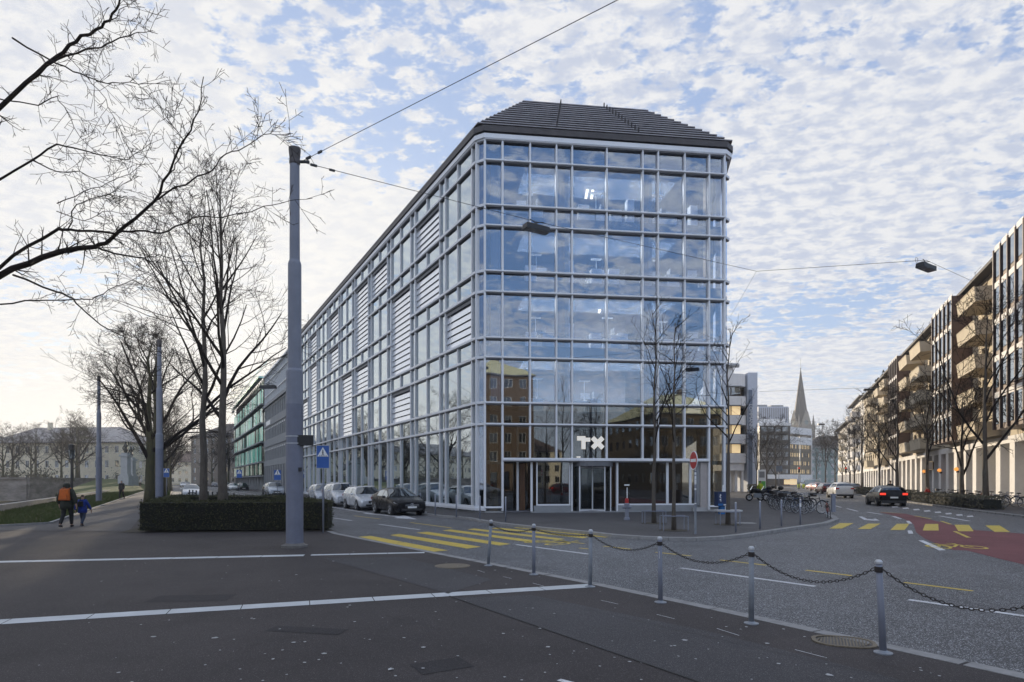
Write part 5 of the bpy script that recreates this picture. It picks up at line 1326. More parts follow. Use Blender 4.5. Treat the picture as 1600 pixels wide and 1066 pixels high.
# --- young trees on the corner pavement
YO = dict(kids=[5,4,3], ang=(25,60), wob=.12, depth=3, rmin=.005, seg=.3, len=(.4,.7))
GRP = 'young trees on the corner pavement'
bare_tree('young_tree', 'young thin tree in front of the entrance, left one of the close pair', (5.72, 24.7, 0), 8.6, .085, 51, .36, YO, GRP, nlimb=15, spread=(20,50), limb_len=.30)
bare_tree('young_tree', 'young thin tree nearer the kerb, right one of the close pair', (5.6, 21.2, 0), 7.2, .075, 55, .42, YO, GRP, nlimb=14, spread=(25,58), limb_len=.33)
bare_tree('young_tree', 'young thin tree by the right corner of the glass building', (8.45, 24.0, 0), 7.6, .085, 59, .40, YO, GRP, nlimb=13, spread=(22,50), limb_len=.30)
def guard(x, y, w, label, plank=False):
    t = thing('tree_guard', label, 'tree guard', (x, y, 0)); m = MB()
    for sx in (-w, w):
        m.tube([(sx,-.25,0),(sx,-.25,.5),(sx,.25,.5),(sx,.25,0)], .018, 6)
    m.tube([(-w,-.25,.5),(w,-.25,.5)], .018, 6); m.tube([(-w,.25,.5),(w,.25,.5)], .018, 6); m.build('hoop', M_MAST, t)
    m = MB(); m.lathe([(.52,.003),(.52,.012)], n=22); m.build('soil_ring', M_SOIL, t)
    if plank: m = MB(); m.box(-w-.12, w+.12, -.2, .2, .52, .58); m.build('plank', M_GALVL, t)
    return t
guard(5.72, 24.7, .42, 'low grey hoop guard around the left young tree'); guard(5.6, 21.2, .42, 'low grey hoop guard around the kerbside young tree'); guard(8.45, 24.0, .38, 'hoop guard with a pale plank around the tree at the corner', True)

# --- trees on the right pavement
RO = dict(kids=[6,6,5], ang=(28,60), wob=.13, depth=4, rmin=.012, seg=.6)
RT = [(1503,49,8.5,.20,'nearest bare tree with forked trunk before the white piers',61),(1449,62,11.5,.20,'second bare tree with a vase shaped fork on the right pavement',63),(1402,73,12,.19,'third bare tree with a wide fork behind the black car',65),(1374,86,11,.18,'fourth bare tree behind the hedge on the right pavement',67),(1347,104,13,.20,'fifth bare tree half hidden beyond the cars on the right',69)]
for i, (px, Y, h, r_, lb, sd) in enumerate(RT):
    pr = bare_tree('pavement_tree', lb, (at(px,HY,Y).x, Y, 0), h, r_, sd, .22, RO, 'bare trees on the right pavement', nlimb=9, spread=(18,45), limb_len=.62)
remember(pr)
pr2 = dup(pr, (at(1540,HY,42).x, 42, 0), 1.0, 'bare tree at the right edge beyond the nearest piers', 'bare trees on the right pavement')
for i, (px, Y, s_) in enumerate(((1290,210,1.5),(1305,190,1.2),(1276,240,1.2),(1316,170,1.1),(1328,150,1.1),(1335,128,1.0))):
    dup(pr, (at(px,HY,Y).x, Y, 0), i*1.3, ['large dark tree standing in the bend of the right street','dark tree beside the large one in the bend','tree left of the large one in the bend','tree right of the bend beside the parked cars','tree in front of the far pale block','tree before the third apartment block'][i], 'bare trees at the bend of the right street', scale=s_)
for i, (px, Y, s_) in enumerate(((1183,96,.7),(1198,120,1.0),(1212,135,.9))):
    dup(pr, (at(px,HY,Y).x, Y, 0), i*2.1, ['bare tree before the sign strip of the white house','bare tree before the dark corner house, left','bare tree before the dark corner house, right','small bare tree by the white house arcade'][i], 'bare trees on the left pavement of the right street', scale=s_)
for i, (x, y) in enumerate(((33,-14),(38,-22),(28,-30),(50,-26))):
    dup(pr, (x, y, 0), i*1.7, ['bare tree behind the camera across the road','bare tree behind the camera near the yellow house','bare tree behind the camera near the brown house','bare tree behind the camera at the far corner'][i], 'bare trees behind the camera', scale=.9)

# --- clipped hedge ring: leafy shell of small leaves round dark cores
def leafy(name, m_, boxes, n, size, seed, parent, top_bias=.0):
    rg = random.Random(seed); m = MB(); tot = 0; fs = []
    for (A, B, wd, z0, z1) in boxes:
        A, B = Vector(A), Vector(B); d = B-A; L_ = d.length; d.normalize(); nn = Vector((-d.y, d.x))
        for (kind, ar) in (('f', L_*(z1-z0)), ('b', L_*(z1-z0)), ('t', L_*wd*1.2), ('e0', wd*(z1-z0)), ('e1', wd*(z1-z0))): fs.append((A, d, nn, L_, wd, z0, z1, kind, ar)); tot += ar
    for (A, d, nn, L_, wd, z0, z1, kind, ar) in fs:
        for _ in range(int(n*ar/tot)):
            u, v = rg.random(), rg.random(); dep = rg.gauss(.015,.035)
            if kind == 'f': p = A+d*u*L_-nn*(wd/2-dep); z = z0+(z1-z0)*v
            elif kind == 'b': p = A+d*u*L_+nn*(wd/2-dep); z = z0+(z1-z0)*v
            elif kind == 't': p = A+d*u*L_+nn*wd*(v-.5); z = z1-dep+.01*sin(u*40)
            elif kind == 'e0': p = A+d*dep+nn*wd*(v-.5); z = z0+(z1-z0)*u
            else: p = A+d*(L_-dep)+nn*wd*(v-.5); z = z0+(z1-z0)*u
            p3 = Vector((p.x, p.y, z))+Vector((rg.gauss(0,.012), rg.gauss(0,.012), rg.gauss(0,.012)))
            a = Vector((rg.gauss(0,1), rg.gauss(0,1), rg.gauss(0,1))).normalized(); b = a.orthogonal().normalized(); s_ = size*rg.uniform(.6,1.4)
            m.add([p3-a*s_, p3-b*s_*.5, p3+a*s_, p3+b*s_*.5], [(0,1,2,3)])
    return m.build(name, m_, parent)
hd = thing('hedge', 'dark clipped hedge planted as a ring around the two slim trees', 'hedge', (0,0,0))
hb = [((-12.35,20.65),(-6.35,21.35),.85,.06,1.02),((-12.1,21.1),(-15.6,28.9),.85,.06,1.02),((-6.75,21.75),(-11.0,29.2),.8,.06,.98),((-15.5,28.9),(-11.0,29.2),.8,.06,1.0)]
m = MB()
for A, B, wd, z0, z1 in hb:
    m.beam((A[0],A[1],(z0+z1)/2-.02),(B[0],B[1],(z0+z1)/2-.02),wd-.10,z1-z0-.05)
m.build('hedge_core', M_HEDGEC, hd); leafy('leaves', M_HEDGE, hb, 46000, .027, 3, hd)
m = MB(); m.sheet([(-12.9,20.15),(-6.0,20.8),(-10.6,29.8),(-16.2,29.5)], .012); struct(m.build('tree_bed', M_SOIL))
def shrub_row(name, label, pts, w, h, n, seed, size=.07, mt=None):
    t = thing(name, label, 'shrub', (0,0,0)); bx = [(a, b, w, .02, h) for a, b in zip(pts, pts[1:])]
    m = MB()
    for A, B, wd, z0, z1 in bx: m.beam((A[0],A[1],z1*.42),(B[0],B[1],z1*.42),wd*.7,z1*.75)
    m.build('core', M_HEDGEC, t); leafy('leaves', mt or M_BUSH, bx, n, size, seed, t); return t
shrub_row('shrub_bed', 'ragged brown green shrubs along the right kerb before the parked bicycles', [(28.6,36.5),(32.0,46),(34.4,52)], 1.3, .75, 5000, 5)
shrub_row('shrub_bed', 'ragged shrubs further along the right kerb beside the black car', [(35.4,54.5),(40.4,66.5),(48.5,85)], 1.4, .85, 6000, 6, .09)
shrub_row('shrub_bed', 'dark evergreen shrubs under the white house by the motorcycles', [(at(1176,HY,88).x,88),(at(1190,HY,92).x,92)], 1.5, 1.2, 1500, 8, .09)
# ================================================================ MASTS, WIRES, LAMPS, POSTS, SIGNS
def mast(name, label, x, y, clamp=True, k=1.0):
    t = thing(name, label, 'mast', (x, y, 0), R(40)); 
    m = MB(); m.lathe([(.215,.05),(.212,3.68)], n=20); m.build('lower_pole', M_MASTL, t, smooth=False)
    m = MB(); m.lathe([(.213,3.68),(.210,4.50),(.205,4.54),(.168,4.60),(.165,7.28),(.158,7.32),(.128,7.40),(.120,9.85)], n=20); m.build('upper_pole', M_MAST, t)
    m = MB(); m.lathe([(.120,9.85),(.135,9.88),(.135,9.95),(.125,9.98),(.150,10.22),(.150,10.27),(.10,10.30)], n=20); m.build('cap', mat('mast_cap', (.10,.09,.09), .7, 0, .2), t)
    m = MB(); m.lathe([(.33,0),(.33,.06),(.27,.07),(.24,.10),(.216,.11)], n=20); m.build('foot', M_MASTB, t)
    if clamp:
        m = MB()
        for z in (2.66, 2.84): m.lathe([(.222,z),(.222,z+.02)], n=20)
        m.build('clamp_band', M_GALVL, t)
        m = MB(); m.box(.05,.46,-.2,-.05,2.62,2.88); o = m.build('bracket', M_BLACK, t); o.rotation_euler = (0,0,R(-22))
        m = MB(); m.box(.02,.10,-.235,-.21,1.95,2.05); m.build('small_lock', M_BLACK, t)
    return t
for o_ in (mast('tram_mast', 'tall stepped grey mast standing in front of the hedge, nearest of all masts', -5.60, 15.8),
           mast('tram_mast', 'stepped grey mast beside the dark tree behind the hedge', at(249,HY,37.3).x, 37.3, False),
           mast('tram_mast', 'thin looking grey mast on the grass verge at the left', at(154.5,HY,50).x, 50, False),
           mast('tram_mast', 'grey mast across the road outside the right edge carrying the span wire', 16.5, 2.2, False),
           mast('tram_mast', 'grey mast on the far right pavement carrying the lamp wire', 30.5, 33.0, False)): o_['group'] = 'stepped grey masts'
def wire(name, label, pts, r_=.007, sag=.0, n=14, grp='span wires'):
    m = MB()
    for a, b in zip(pts, pts[1:]):
        a, b = Vector(a), Vector(b); m.tube([a.lerp(b, i/n)-Vector((0,0,sag*4*(i/n)*(1-i/n))) for i in range(n+1)], r_, 4)
    return tag(m.build(name, M_BLACK), label, 'wire', grp)
A1 = at(470,253,15.8); L1 = at(838,352,20.5); J1 = at(1182,424,26); L2 = at(1447,413,24.0); E2 = Vector((30.4,33.0,9.9))
wire('span_wire', 'dark wire from the nearest mast down past the first hanging lamp to the wire junction', [A1, L1+Vector((0,0,.12)), J1], .009)
wire('span_wire', 'dark wire from the nearest mast up and out of the top of the picture', [A1, at(965,0,10.2), Vector((16.4,2.3,9.9))], .009)
wire('span_wire', 'dark wire from the junction past the right hanging lamp to the right edge', [J1, L2+Vector((0,0,.16)), E2], .009)
wire('span_wire', 'short thin wire from the junction to the corner of the glass building', [J1, at(1141,495,34.9)], .005)
wire('span_wire', 'thin far wire over the right street carrying the small far lamp', [at(1187,612,100), at(1357,606,75), at(1400,601,74)], .018)
wire('span_wire', 'thin far wire before the church spire carrying the farthest lamp', [at(1210,655,140), at(1283,660,140), at(1345,655,130)], .02)
wire('span_wire', 'thin wire over the left street carrying the lamp before the grey office', [at(250,540,37.3), at(426,600,44), at(482,512,56)], .010)
m = MB()
for p, q in ((A1, at(838,352,20.5)), (A1, at(965,0,10.2))):
    d = (q-p).normalized(); m.beam(p+d*.25, p+d*.42, .05, .05); m.beam(p+d*.75, p+d*.9, .04, .05)
m.beam(A1-Vector((.12,0,0)), A1+Vector((.22,0,0)), .05, .06); tag(m.build('wire_insulator', M_BLACK), 'small dark insulators where the wires leave the nearest mast', 'insulator')
def hang_lamp(label, p, d, L_=.95, k=1.0, rings=False):
    t = thing('hanging_lamp', label, 'street lamp', tuple(p), atan2(d[1], d[0]), 'street lamps hung on wires')
    m = MB(); a, w, h = L_/2, .16*k, .20*k
    m.add([(-a,-w,-h),(a,-w,-h),(a,w,-h),(-a,w,-h),(-a*.97,-w*.9,-.03),(a*.97,-w*.9,-.03),(a*.97,w*.9,-.03),(-a*.97,w*.9,-.03),(-a*.8,-w*.4,0.02),(a*.8,-w*.4,0.02),(a*.8,w*.4,0.02),(-a*.8,w*.4,0.02)],
          [(0,1,5,4),(1,2,6,5),(2,3,7,6),(3,0,4,7),(4,5,9,8),(5,6,10,9),(6,7,11,10),(7,4,8,11),(8,9,10,11)])
    m.build('housing', M_BLACK, t); m = MB(); m.box(-a+.03,a-.03,-w+.02,w-.02,-h-.012,-h); m.build('diffuser', mat('lamp_diffuser_%.2f' % p[1], (.30,.31,.34), .25, 0, .1), t)
    m = MB(); m.tube([(-.12,0,.02),(0,0,.09),(.3,0,.16)], .016, 5); m.tube([(.12,0,.02),(-.05,0,.08),(-.25,0,.15)], .016, 5)
    if rings:
        for sx in (-1,1): m.tube([(sx*(a+.25)+.10*cos(q), 0, .02+.10*sin(q)) for q in [j*pi/6 for j in range(12)]], .007, 4, closed=True)
    m.build('hanger', M_BLACK, t); return t
hang_lamp('black box lamp on the wire in front of the glass facade', L1, (J1-L1), .92)
hang_lamp('black box lamp with two wire rings, on the wire at the upper right', L2, (E2-L2), 1.02, rings=True)
hang_lamp('small distant box lamp over the right street beside the apartment roofs', at(1358,607.5,75), (1,0), 1.2, 1.2)
hang_lamp('tiny farthest box lamp hanging right of the church spire', at(1283,662,140), (1,0), 1.5, 1.5)
hang_lamp('dark box lamp hanging before the grey office building on the left street', at(419,602,44), (1,-.2), 1.15, 1.2)
hang_lamp('tiny box lamp over the far end of the left street between the two slim trunks', at(329,682,120), (1,0), 1.0, 1.2)
wire('span_wire', 'far thin wire over the end of the left street', [at(262,676,120), at(329,680,120), at(372,670,120)], .02)

# ---- chain posts along the near kerb
PP = [(763,884,-.03),(834,898,0),(922,917,0),(1032,941.5,0),(1174,974.5,0),(1380,1020.5,.02)]
posts = [g(a,b) for a, b, _ in PP]; dlast = (posts[-1]-posts[-2]); posts.append(posts[-1]+dlast)
PL = ['farthest post of the chain row, leaning slightly, before the crosswalk','second farthest post of the chain row, before the crosswalk end','chain post standing at the end of the stone band','chain post with a pale scratch, before the corner kerb','chain post second nearest to the camera','chain post nearest to the camera, beside the gully grate','chain post just outside the right edge']
tops = []
for i, p in enumerate(posts):
    t = thing('chain_post', PL[i], 'post', tuple(p), 0, 'posts of the chain fence'); lean = (.055 if i == 0 else (-.045 if i == 5 else .01*((i % 3)-1)))
    m = MB(); m.tube([(0,0,0),(lean*.5,0,.45),(lean,0,.90)], [.033,.031,.030], 14); m.build('tube', M_MAST if i % 2 else M_GALV, t, smooth=True)
    m = MB(); m.tube([(lean,0,.885),(lean,0,.905)], .036, 14); m.tube([(lean,0,.905),(lean,0,.92),(lean,0,.924)], [.034,.026,.012], 14); m.build('cap', M_GALVL, t)
    m = MB(); m.lathe([(.085,.0),(.085,.010),(.05,.016),(.035,.03)], n=14); m.build('foot_plate', M_GALV, t)
    m = MB(); m.tube([(lean,0,.80),(lean,0,.855)], .037, 12)
    m.build('chain_collar', M_RUST, t); tops.append(p+Vector((lean,0,.83)))
    if i == 3: m = MB(); m.box(-.026,-.018,-.035,-.026,.62,.72); m.build('scratch', M_GALVL, t)
SAG = [.10,.05,.16,.18,.22,.26]
for i in range(6):
    a, b = tops[i], tops[i+1]; d = (b-a); d.normalize(); a = a+d*.04; b = b-d*.04; n = 38; m = MB(); s_ = SAG[i]
    P = lambda f: a.lerp(b, f)-Vector((0,0,s_*4*f*(1-f)))
    for k in range(n):
        p, q = P(k/n), P((k+1)/n); c = (p+q)/2; dd = (q-p); hl = dd.length*.66; dd.normalize(); up = Vector((0,0,1)) if k % 2 else dd.cross(Vector((0,0,1)))
        sd = (up-dd*up.dot(dd)).normalized(); m.tube([c+dd*hl*cos(w)+sd*.013*sin(w) for w in [j*pi/4 for j in range(8)]], .0042, 4, closed=True)
    tag(m.build('chain', M_RUST), ['sagging chain between the two farthest posts before the crosswalk','nearly straight rusty chain ending at the stone band post','rusty chain hanging before the corner kerb','rusty chain between the scratched post and the second nearest post','rusty chain between the two nearest posts','rusty chain running out of the right edge'][i], 'chain', 'chains between the posts')
# ---- slim grey posts along the far kerb
FP = [(656.5,800.5,'first slim grey kerb post right beside the black sedan'),(680,805,'second slim kerb post from the black sedan'),(713,808.5,'third slim kerb post before the side glazing'),(750,812,'fourth slim kerb post at the glass corner'),(790,815.5,'fifth slim kerb post left of the entrance'),
      (1149.5,832,'slim kerb post before the tree with the plank guard'),(1187.5,826.5,'slim kerb post left of the bicycles'),(1221,822.5,'slim kerb post before the motorcycle end of the bicycles'),(1250.5,820,'slim kerb post with a pale sticker, right one before the bicycles')]
for i, (px, py, lb) in enumerate(FP):
    p = g(px, py); t = thing('kerb_post', lb, 'post', tuple(p), 0, 'slim posts along the corner kerb'); h = 1.02 if i < 5 else .97
    m = MB(); m.tube([(0,0,0),(0,0,h)], .032, 10); m.build('tube', M_MAST, t, smooth=True); m = MB(); m.tube([(0,0,h),(0,0,h+.02),(0,0,h+.035)], [.034,.03,.01], 10); m.build('cap', M_GALVL, t)
    if i == 8: m = MB(); m.tube([(0,0,.70),(0,0,.84)], .034, 10); m.build('sticker', M_SIGNW, t)
# row of dark bollards behind the hedge
for k in range(11):
    f = k/10; p = Vector((-28.4,54.0,0)).lerp(Vector((-17.6,38.8,0)), f)
    m = MB(); m.lathe([(.05,0),(.05,.85),(.065,.86),(.065,.92),(.02,.94)], (0,0,0), 8); o = m.build('bollard', M_BLACK); o.location = p
    tag(o, ['dark bollard','grey dark bollard'][0]+' %s behind the hedge' % ['first from the left','second from the left','third from the left','fourth from the left','fifth from the left','middle one of the row','fifth from the right','fourth from the right','third from the right','second from the right','rightmost of the row'][k], 'bollard', 'dark bollards behind the hedge')
# ---- signs
def pole(t, h, r_=.03, m_=None): m = MB(); m.tube([(0,0,0),(0,0,h)], r_, 10); return m.build('pole', m_ or M_MAST, t, smooth=True)
def ped_sign(label, loc, rz, w, h, zc, k=1, nm='crossing_sign'):
    t = thing(nm, label, 'sign', loc, rz); pole(t, zc+h/2-.02)
    m = MB(); m.box(-w/2,w/2,-.055,-.035,zc-h/2,zc+h/2); pn = m.build('panel', M_SIGNB, t)
    m = MB(); 
    for a, b, c, d in ((-w/2,w/2,zc+h/2-.012,zc+h/2),(-w/2,w/2,zc-h/2,zc-h/2+.012),(-w/2,-w/2+.012,zc-h/2,zc+h/2),(w/2-.012,w/2,zc-h/2,zc+h/2)): m.box(a,b,-.058,-.0555,c,d)
    m.build('rim', M_GALVL, pn)
    m = MB(); s_ = w*.43; zb = zc+h*.0+.01; m.plate([(-s_,zb),(s_,zb),(0,zb+s_*1.72)], -.0585, -.0555); m.build('triangle', M_SIGNW, pn)
    m = MB(); u = s_/0.19; Q = lambda x, z: (x*u, zb+z*u)
    m.plate([Q(-.012,.235),(Q(.012,.235)),(Q(.02,.215)),(Q(.012,.195)),(Q(-.012,.195)),(Q(-.02,.215))], -.0612, -.0595)
    for a, b, w_ in (((0,.19),(.0,.12),.035),((0,.12),(-.03,.04),.018),((0,.12),(.035,.045),.018),((0,.18),(.035,.14),.012),((0,.18),(-.03,.13),.012)):
        A, B = Vector(Q(*a)), Vector(Q(*b)); d = (B-A).normalized(); n = Vector((-d.y,d.x))*w_*u/2; m.plate([tuple(A-n),tuple(B-n),tuple(B+n),tuple(A+n)], -.0612+.0001*w_, -.0595)
    for q in range(5): x = -.125+q*.058; m.plate([Q(x,.012),Q(x+.032,.012),Q(x+.036,.034),Q(x+.008,.034)], -.0611, -.0595)
    m.build('walking_figure', M_BLACK, pn); return t
p = g(505,832.5); ped_sign('blue rectangular pedestrian crossing sign on a grey pole at the right end of the hedge', tuple(p), R(6), .42, .76, H+(HY-714)/F*20.2)
ped_sign('small blue crossing sign on the far pavement before the grey office', tuple(Vector((at(434,HY,60).x,60,0))), R(-8), .75, 1.0, H+(HY-744)/F*60+.1)
ped_sign('small blue sign behind the second mast at the left of the street', tuple(Vector((at(260.5,HY,52).x,52,0))), R(0), .5, .75, H+(HY-739)/F*52)
ped_sign('far blue sign before the green building', tuple(Vector((at(374,HY,100).x,100,0))), R(0), .9, 1.3, 2.9)
p = g(1086.5,835); t = thing('no_entry_sign', 'red no entry disc with white bar on a stickered pole at the kerb', 'sign', tuple(p), R(-84))
zc = H+(HY-719.5)/F*19.6; pole(t, 2.65, .03); m = MB(); m.tube([(0,0,.0),(0,0,.9)], .038, 10); m.build('pole_sleeve', M_GALV, t)
def disc(x0, r_, y0, y1, z0, n=28): return [(x0+r_*cos(2*pi*k/n), z0+r_*sin(2*pi*k/n)) for k in range(n)], y0, y1
m = MB(); a, b, c = disc(0,.30,-.065,-.045,zc); m.plate(a,b,c); pn = m.build('disc_back', M_SIGNW, t); m = MB(); a, b, c = disc(0,.272,-.070,-.066,zc); m.plate(a,b,c); m.build('red_face', M_SIGNR, pn)
m = MB(); m.box(-.21,.21,-.074,-.071,zc-.05,zc+.05); m.build('white_bar', M_SIGNW, pn)
m = MB(); rg = random.Random(2)
for k in range(9): z_ = rg.uniform(.9,2.1); m.tube([(0,0,z_),(0,0,z_+rg.uniform(.03,.1))], .0315, 10)
m.build('stickers', M_SIGNW, t)
# hydrant with marker
p = g(979.5,812.5); t = thing('hydrant', 'grey hydrant with a red cap and a white marker rod by the entrance', 'hydrant', tuple(p))
m = MB(); m.lathe([(.14,0),(.14,.08),(.09,.12),(.085,.5),(.12,.55),(.12,.70),(.08,.74)], n=14); m.tube([(-.2,0,.55),(.2,0,.55)], .055, 8); m.build('body', M_MAST, t, smooth=False)
m = MB(); m.lathe([(.085,.74),(.085,.90),(.05,.95),(.01,.96)], n=12); m.build('cap', M_SIGNR, t)
m = MB(); m.tube([(.02,.05,.9),(.02,.05,1.42)], .022, 8); m.tube([(.02,.05,1.2),(.02,.05,1.21)], .04, 8); m.box(-.1,.12,.03,.06,1.5,1.56); m.build('marker_rod', M_SIGNW, t)
# blue letter box on its foot
p = g(1127,803.5); t = thing('letter_box', 'dark blue street box on a bright blue foot by the right building corner', 'letter box', tuple(p), R(8))
m = MB(); m.box(-.28,.26,-.2,.2,.42,1.12); m.box(-.30,.28,-.22,.22,1.12,1.16); m.build('box', mat('box_navy', (.012,.03,.10), .4, 0, .1), t)
m = MB(); m.box(-.10,.14,-.12,.12,0,.42); m.box(-.27,.0,-.21,-.2,.44,.55); m.build('foot', mat('box_blue', (.01,.13,.38), .4, 0, .1), t)
m = MB(); m.plate([(-.20,.98),(-.14,1.04),(-.10,.98),(-.16,.90),(-.10,.84),(-.13,.82),(-.21,.90),(-.15,.98)], -.212, -.205); m.build('pale_mark', M_SIGNW, t); m = MB(); m.plate([(-.20,.76),(-.12,.80),(-.11,.66),(-.14,.66),(-.14,.74),(-.18,.72)], -.212, -.205); m.build('pale_mark', M_SIGNW, t); m = MB(); m.box(.02,.2,-.212,-.2,.46,.52); m.build('pale_slot', M_SIGNW, t)
m = MB(); m.lathe([(.05,1.16),(.05,1.3),(.03,1.33),(.045,1.35),(.04,1.45),(.015,1.5)], (.10,0,0), 10); m.build('bottle', M_SIGNW, t)
# lantern on the left verge
t = thing('park_lantern', 'black lantern post with a glass head behind the walking woman', 'street lamp', (at(112,HY,38).x, 38, 0))
m = MB(); m.lathe([(.12,0),(.12,.4),(.075,.45),(.06,3.0),(.16,3.05),(.16,3.1)], n=12); m.build('post', M_BLACK, t); m = MB(); m.lathe([(.13,3.1),(.17,3.62)], n=8); m.build('glass_head', M_WINDOW, t)
m = MB(); m.lathe([(.19,3.62),(.19,3.95),(.02,4.02)], n=8); m.build('hood', M_BLACK, t)
# bus-stop board, signal, traffic island posts
t = thing('advert_pillar', 'slim white and green lit stop pillar behind the motorcycles', 'sign', (at(1190,HY,70).x, 70, 0)); m = MB(); m.box(-.45,.45,-.1,.1,.2,3.0); m.build('pillar', M_SIGNW, t)
m = MB(); m.box(-.40,.40,-.12,-.1,.9,1.7); m.box(-.46,.46,-.12,.12,.3,.5); m.build('green_panel', mat('panel_green', (.10,.42,.08), .4, 0, .1), t); m = MB(); m.box(-.3,.3,-.12,-.1,2.1,2.8); m.build('dark_panel', M_CONCG, t)
for i, px in enumerate((1248,1255.5)):
    t = thing('island_beacon', ['left','right'][i]+' one of the two yellow traffic island beacons in the right street', 'bollard', (at(px,HY,140).x, 140, 0), 0, 'yellow island beacons')
    m = MB(); m.lathe([(.18,0),(.18,.3),(.3,.5),(.3,.95),(.1,1.05)], n=10); m.build('beacon', mat('beacon_yellow%d' % i, (.60,.70,.05), .5, 0, .1), t); m = MB(); m.lathe([(.3,0),(.3,.12)], n=10); m.build('foot', M_BLACK, t)
for px, Y, lb in ((1248,120,'traffic signal with a red light in the right street, left one'),(1321,120,'traffic signal mast beside the parked grey cars')):
    t = thing('traffic_signal', lb, 'traffic light', (at(px,HY,Y).x, Y, 0)); pole(t, 4.4, .06); m = MB(); m.box(-.2,.2,-.15,.1,3.4,4.5); m.build('housing', M_BLACK, t)
    m = MB(); m.lathe([(.11,0),(.11,.02)], n=12); o = m.build('red_light', M_TAILON, t); o.location = (0,-.16,4.25); o.rotation_euler = (R(90),0,0)
t = thing('direction_sign', 'dark blue grey direction board on a thin pole before the white band', 'sign', (at(1217,HY,120).x, 120, 0)); pole(t, 4.6, .06); m = MB(); m.box(-.65,.65,-.1,-.06,3.6,4.7); m.build('board', mat('sign_back_blue', (.10,.14,.2), .5), t)
t = thing('lamp_post', 'tall thin lamp post before the lit office wing', 'street lamp', (at(1250,HY,150).x, 150, 0)); pole(t, 12.5, .09, M_GALVL); m = MB(); m.box(-.2,1.6,-.12,.12,12.4,12.6); m.build('lamp_head', M_GALVL, t)
# bike rack post with blue board at the kerb end
p = g(1302,800); t = thing('rack_post', 'blue grey end post of the bicycle parking', 'post', tuple(p)); m = MB(); m.box(-.10,.10,-.06,.06,0,.95); m.build('panel', M_MAST, t); m = MB(); m.box(-.22,.22,-.05,.05,.95,1.0); m.build('top_bar', M_MASTL, t)

# ================================================================ VEHICLES
def interp(tab, u):
    for (a, x), (b, y) in zip(tab, tab[1:]):
        if u <= b: f = (u-a)/(b-a) if b > a else 0; return x+(y-x)*f
    return tab[-1][1]
CK = {
 'sedan': dict(L=4.63,W=.89,top=[(0,.60),(.03,.70),(.10,.80),(.27,.93),(.30,.96),(.45,1.37),(.56,1.43),(.70,1.38),(.86,1.10),(.95,1.02),(1,.92)],belt=[(0,.56),(.05,.68),(.28,.88),(.6,.94),(.95,.98),(1,.88)],g=(.29,.455,.66,.86),rw=.27,wx=(.195,.785)),
 'wagon': dict(L=4.65,W=.90,top=[(0,.58),(.03,.70),(.10,.80),(.25,.93),(.28,.96),(.41,1.40),(.55,1.47),(.85,1.43),(.93,1.34),(.985,1.0),(1,.90)],belt=[(0,.55),(.05,.68),(.27,.90),(.6,.95),(.97,.98),(1,.86)],g=(.27,.415,.90,.975),rw=.26,wx=(.19,.79)),
 'suv': dict(L=4.55,W=.93,top=[(0,.72),(.03,.86),(.08,.96),(.23,1.07),(.26,1.12),(.38,1.58),(.5,1.66),(.82,1.62),(.92,1.52),(.985,1.15),(1,.98)],belt=[(0,.68),(.05,.82),(.25,1.03),(.6,1.08),(.97,1.12),(1,.94)],g=(.25,.385,.90,.975),rw=.27,wx=(.185,.80)),
 'hatch': dict(L=3.95,W=.87,top=[(0,.60),(.03,.74),(.09,.86),(.20,.98),(.23,1.02),(.39,1.50),(.52,1.57),(.80,1.54),(.91,1.42),(.985,1.02),(1,.90)],belt=[(0,.56),(.05,.72),(.22,.95),(.6,1.0),(.97,1.04),(1,.88)],g=(.22,.395,.88,.97),rw=.26,wx=(.18,.80)),
 'van': dict(L=5.2,W=1.0,top=[(0,.80),(.02,.98),(.06,1.08),(.13,1.18),(.15,1.22),(.28,2.05),(.36,2.25),(.96,2.28),(.99,2.2),(1,2.1)],belt=[(0,.75),(.05,.95),(.14,1.12),(.4,1.22),(1,1.22)],g=(.14,.285,.97,.995),rw=.12,wx=(.15,.78))}
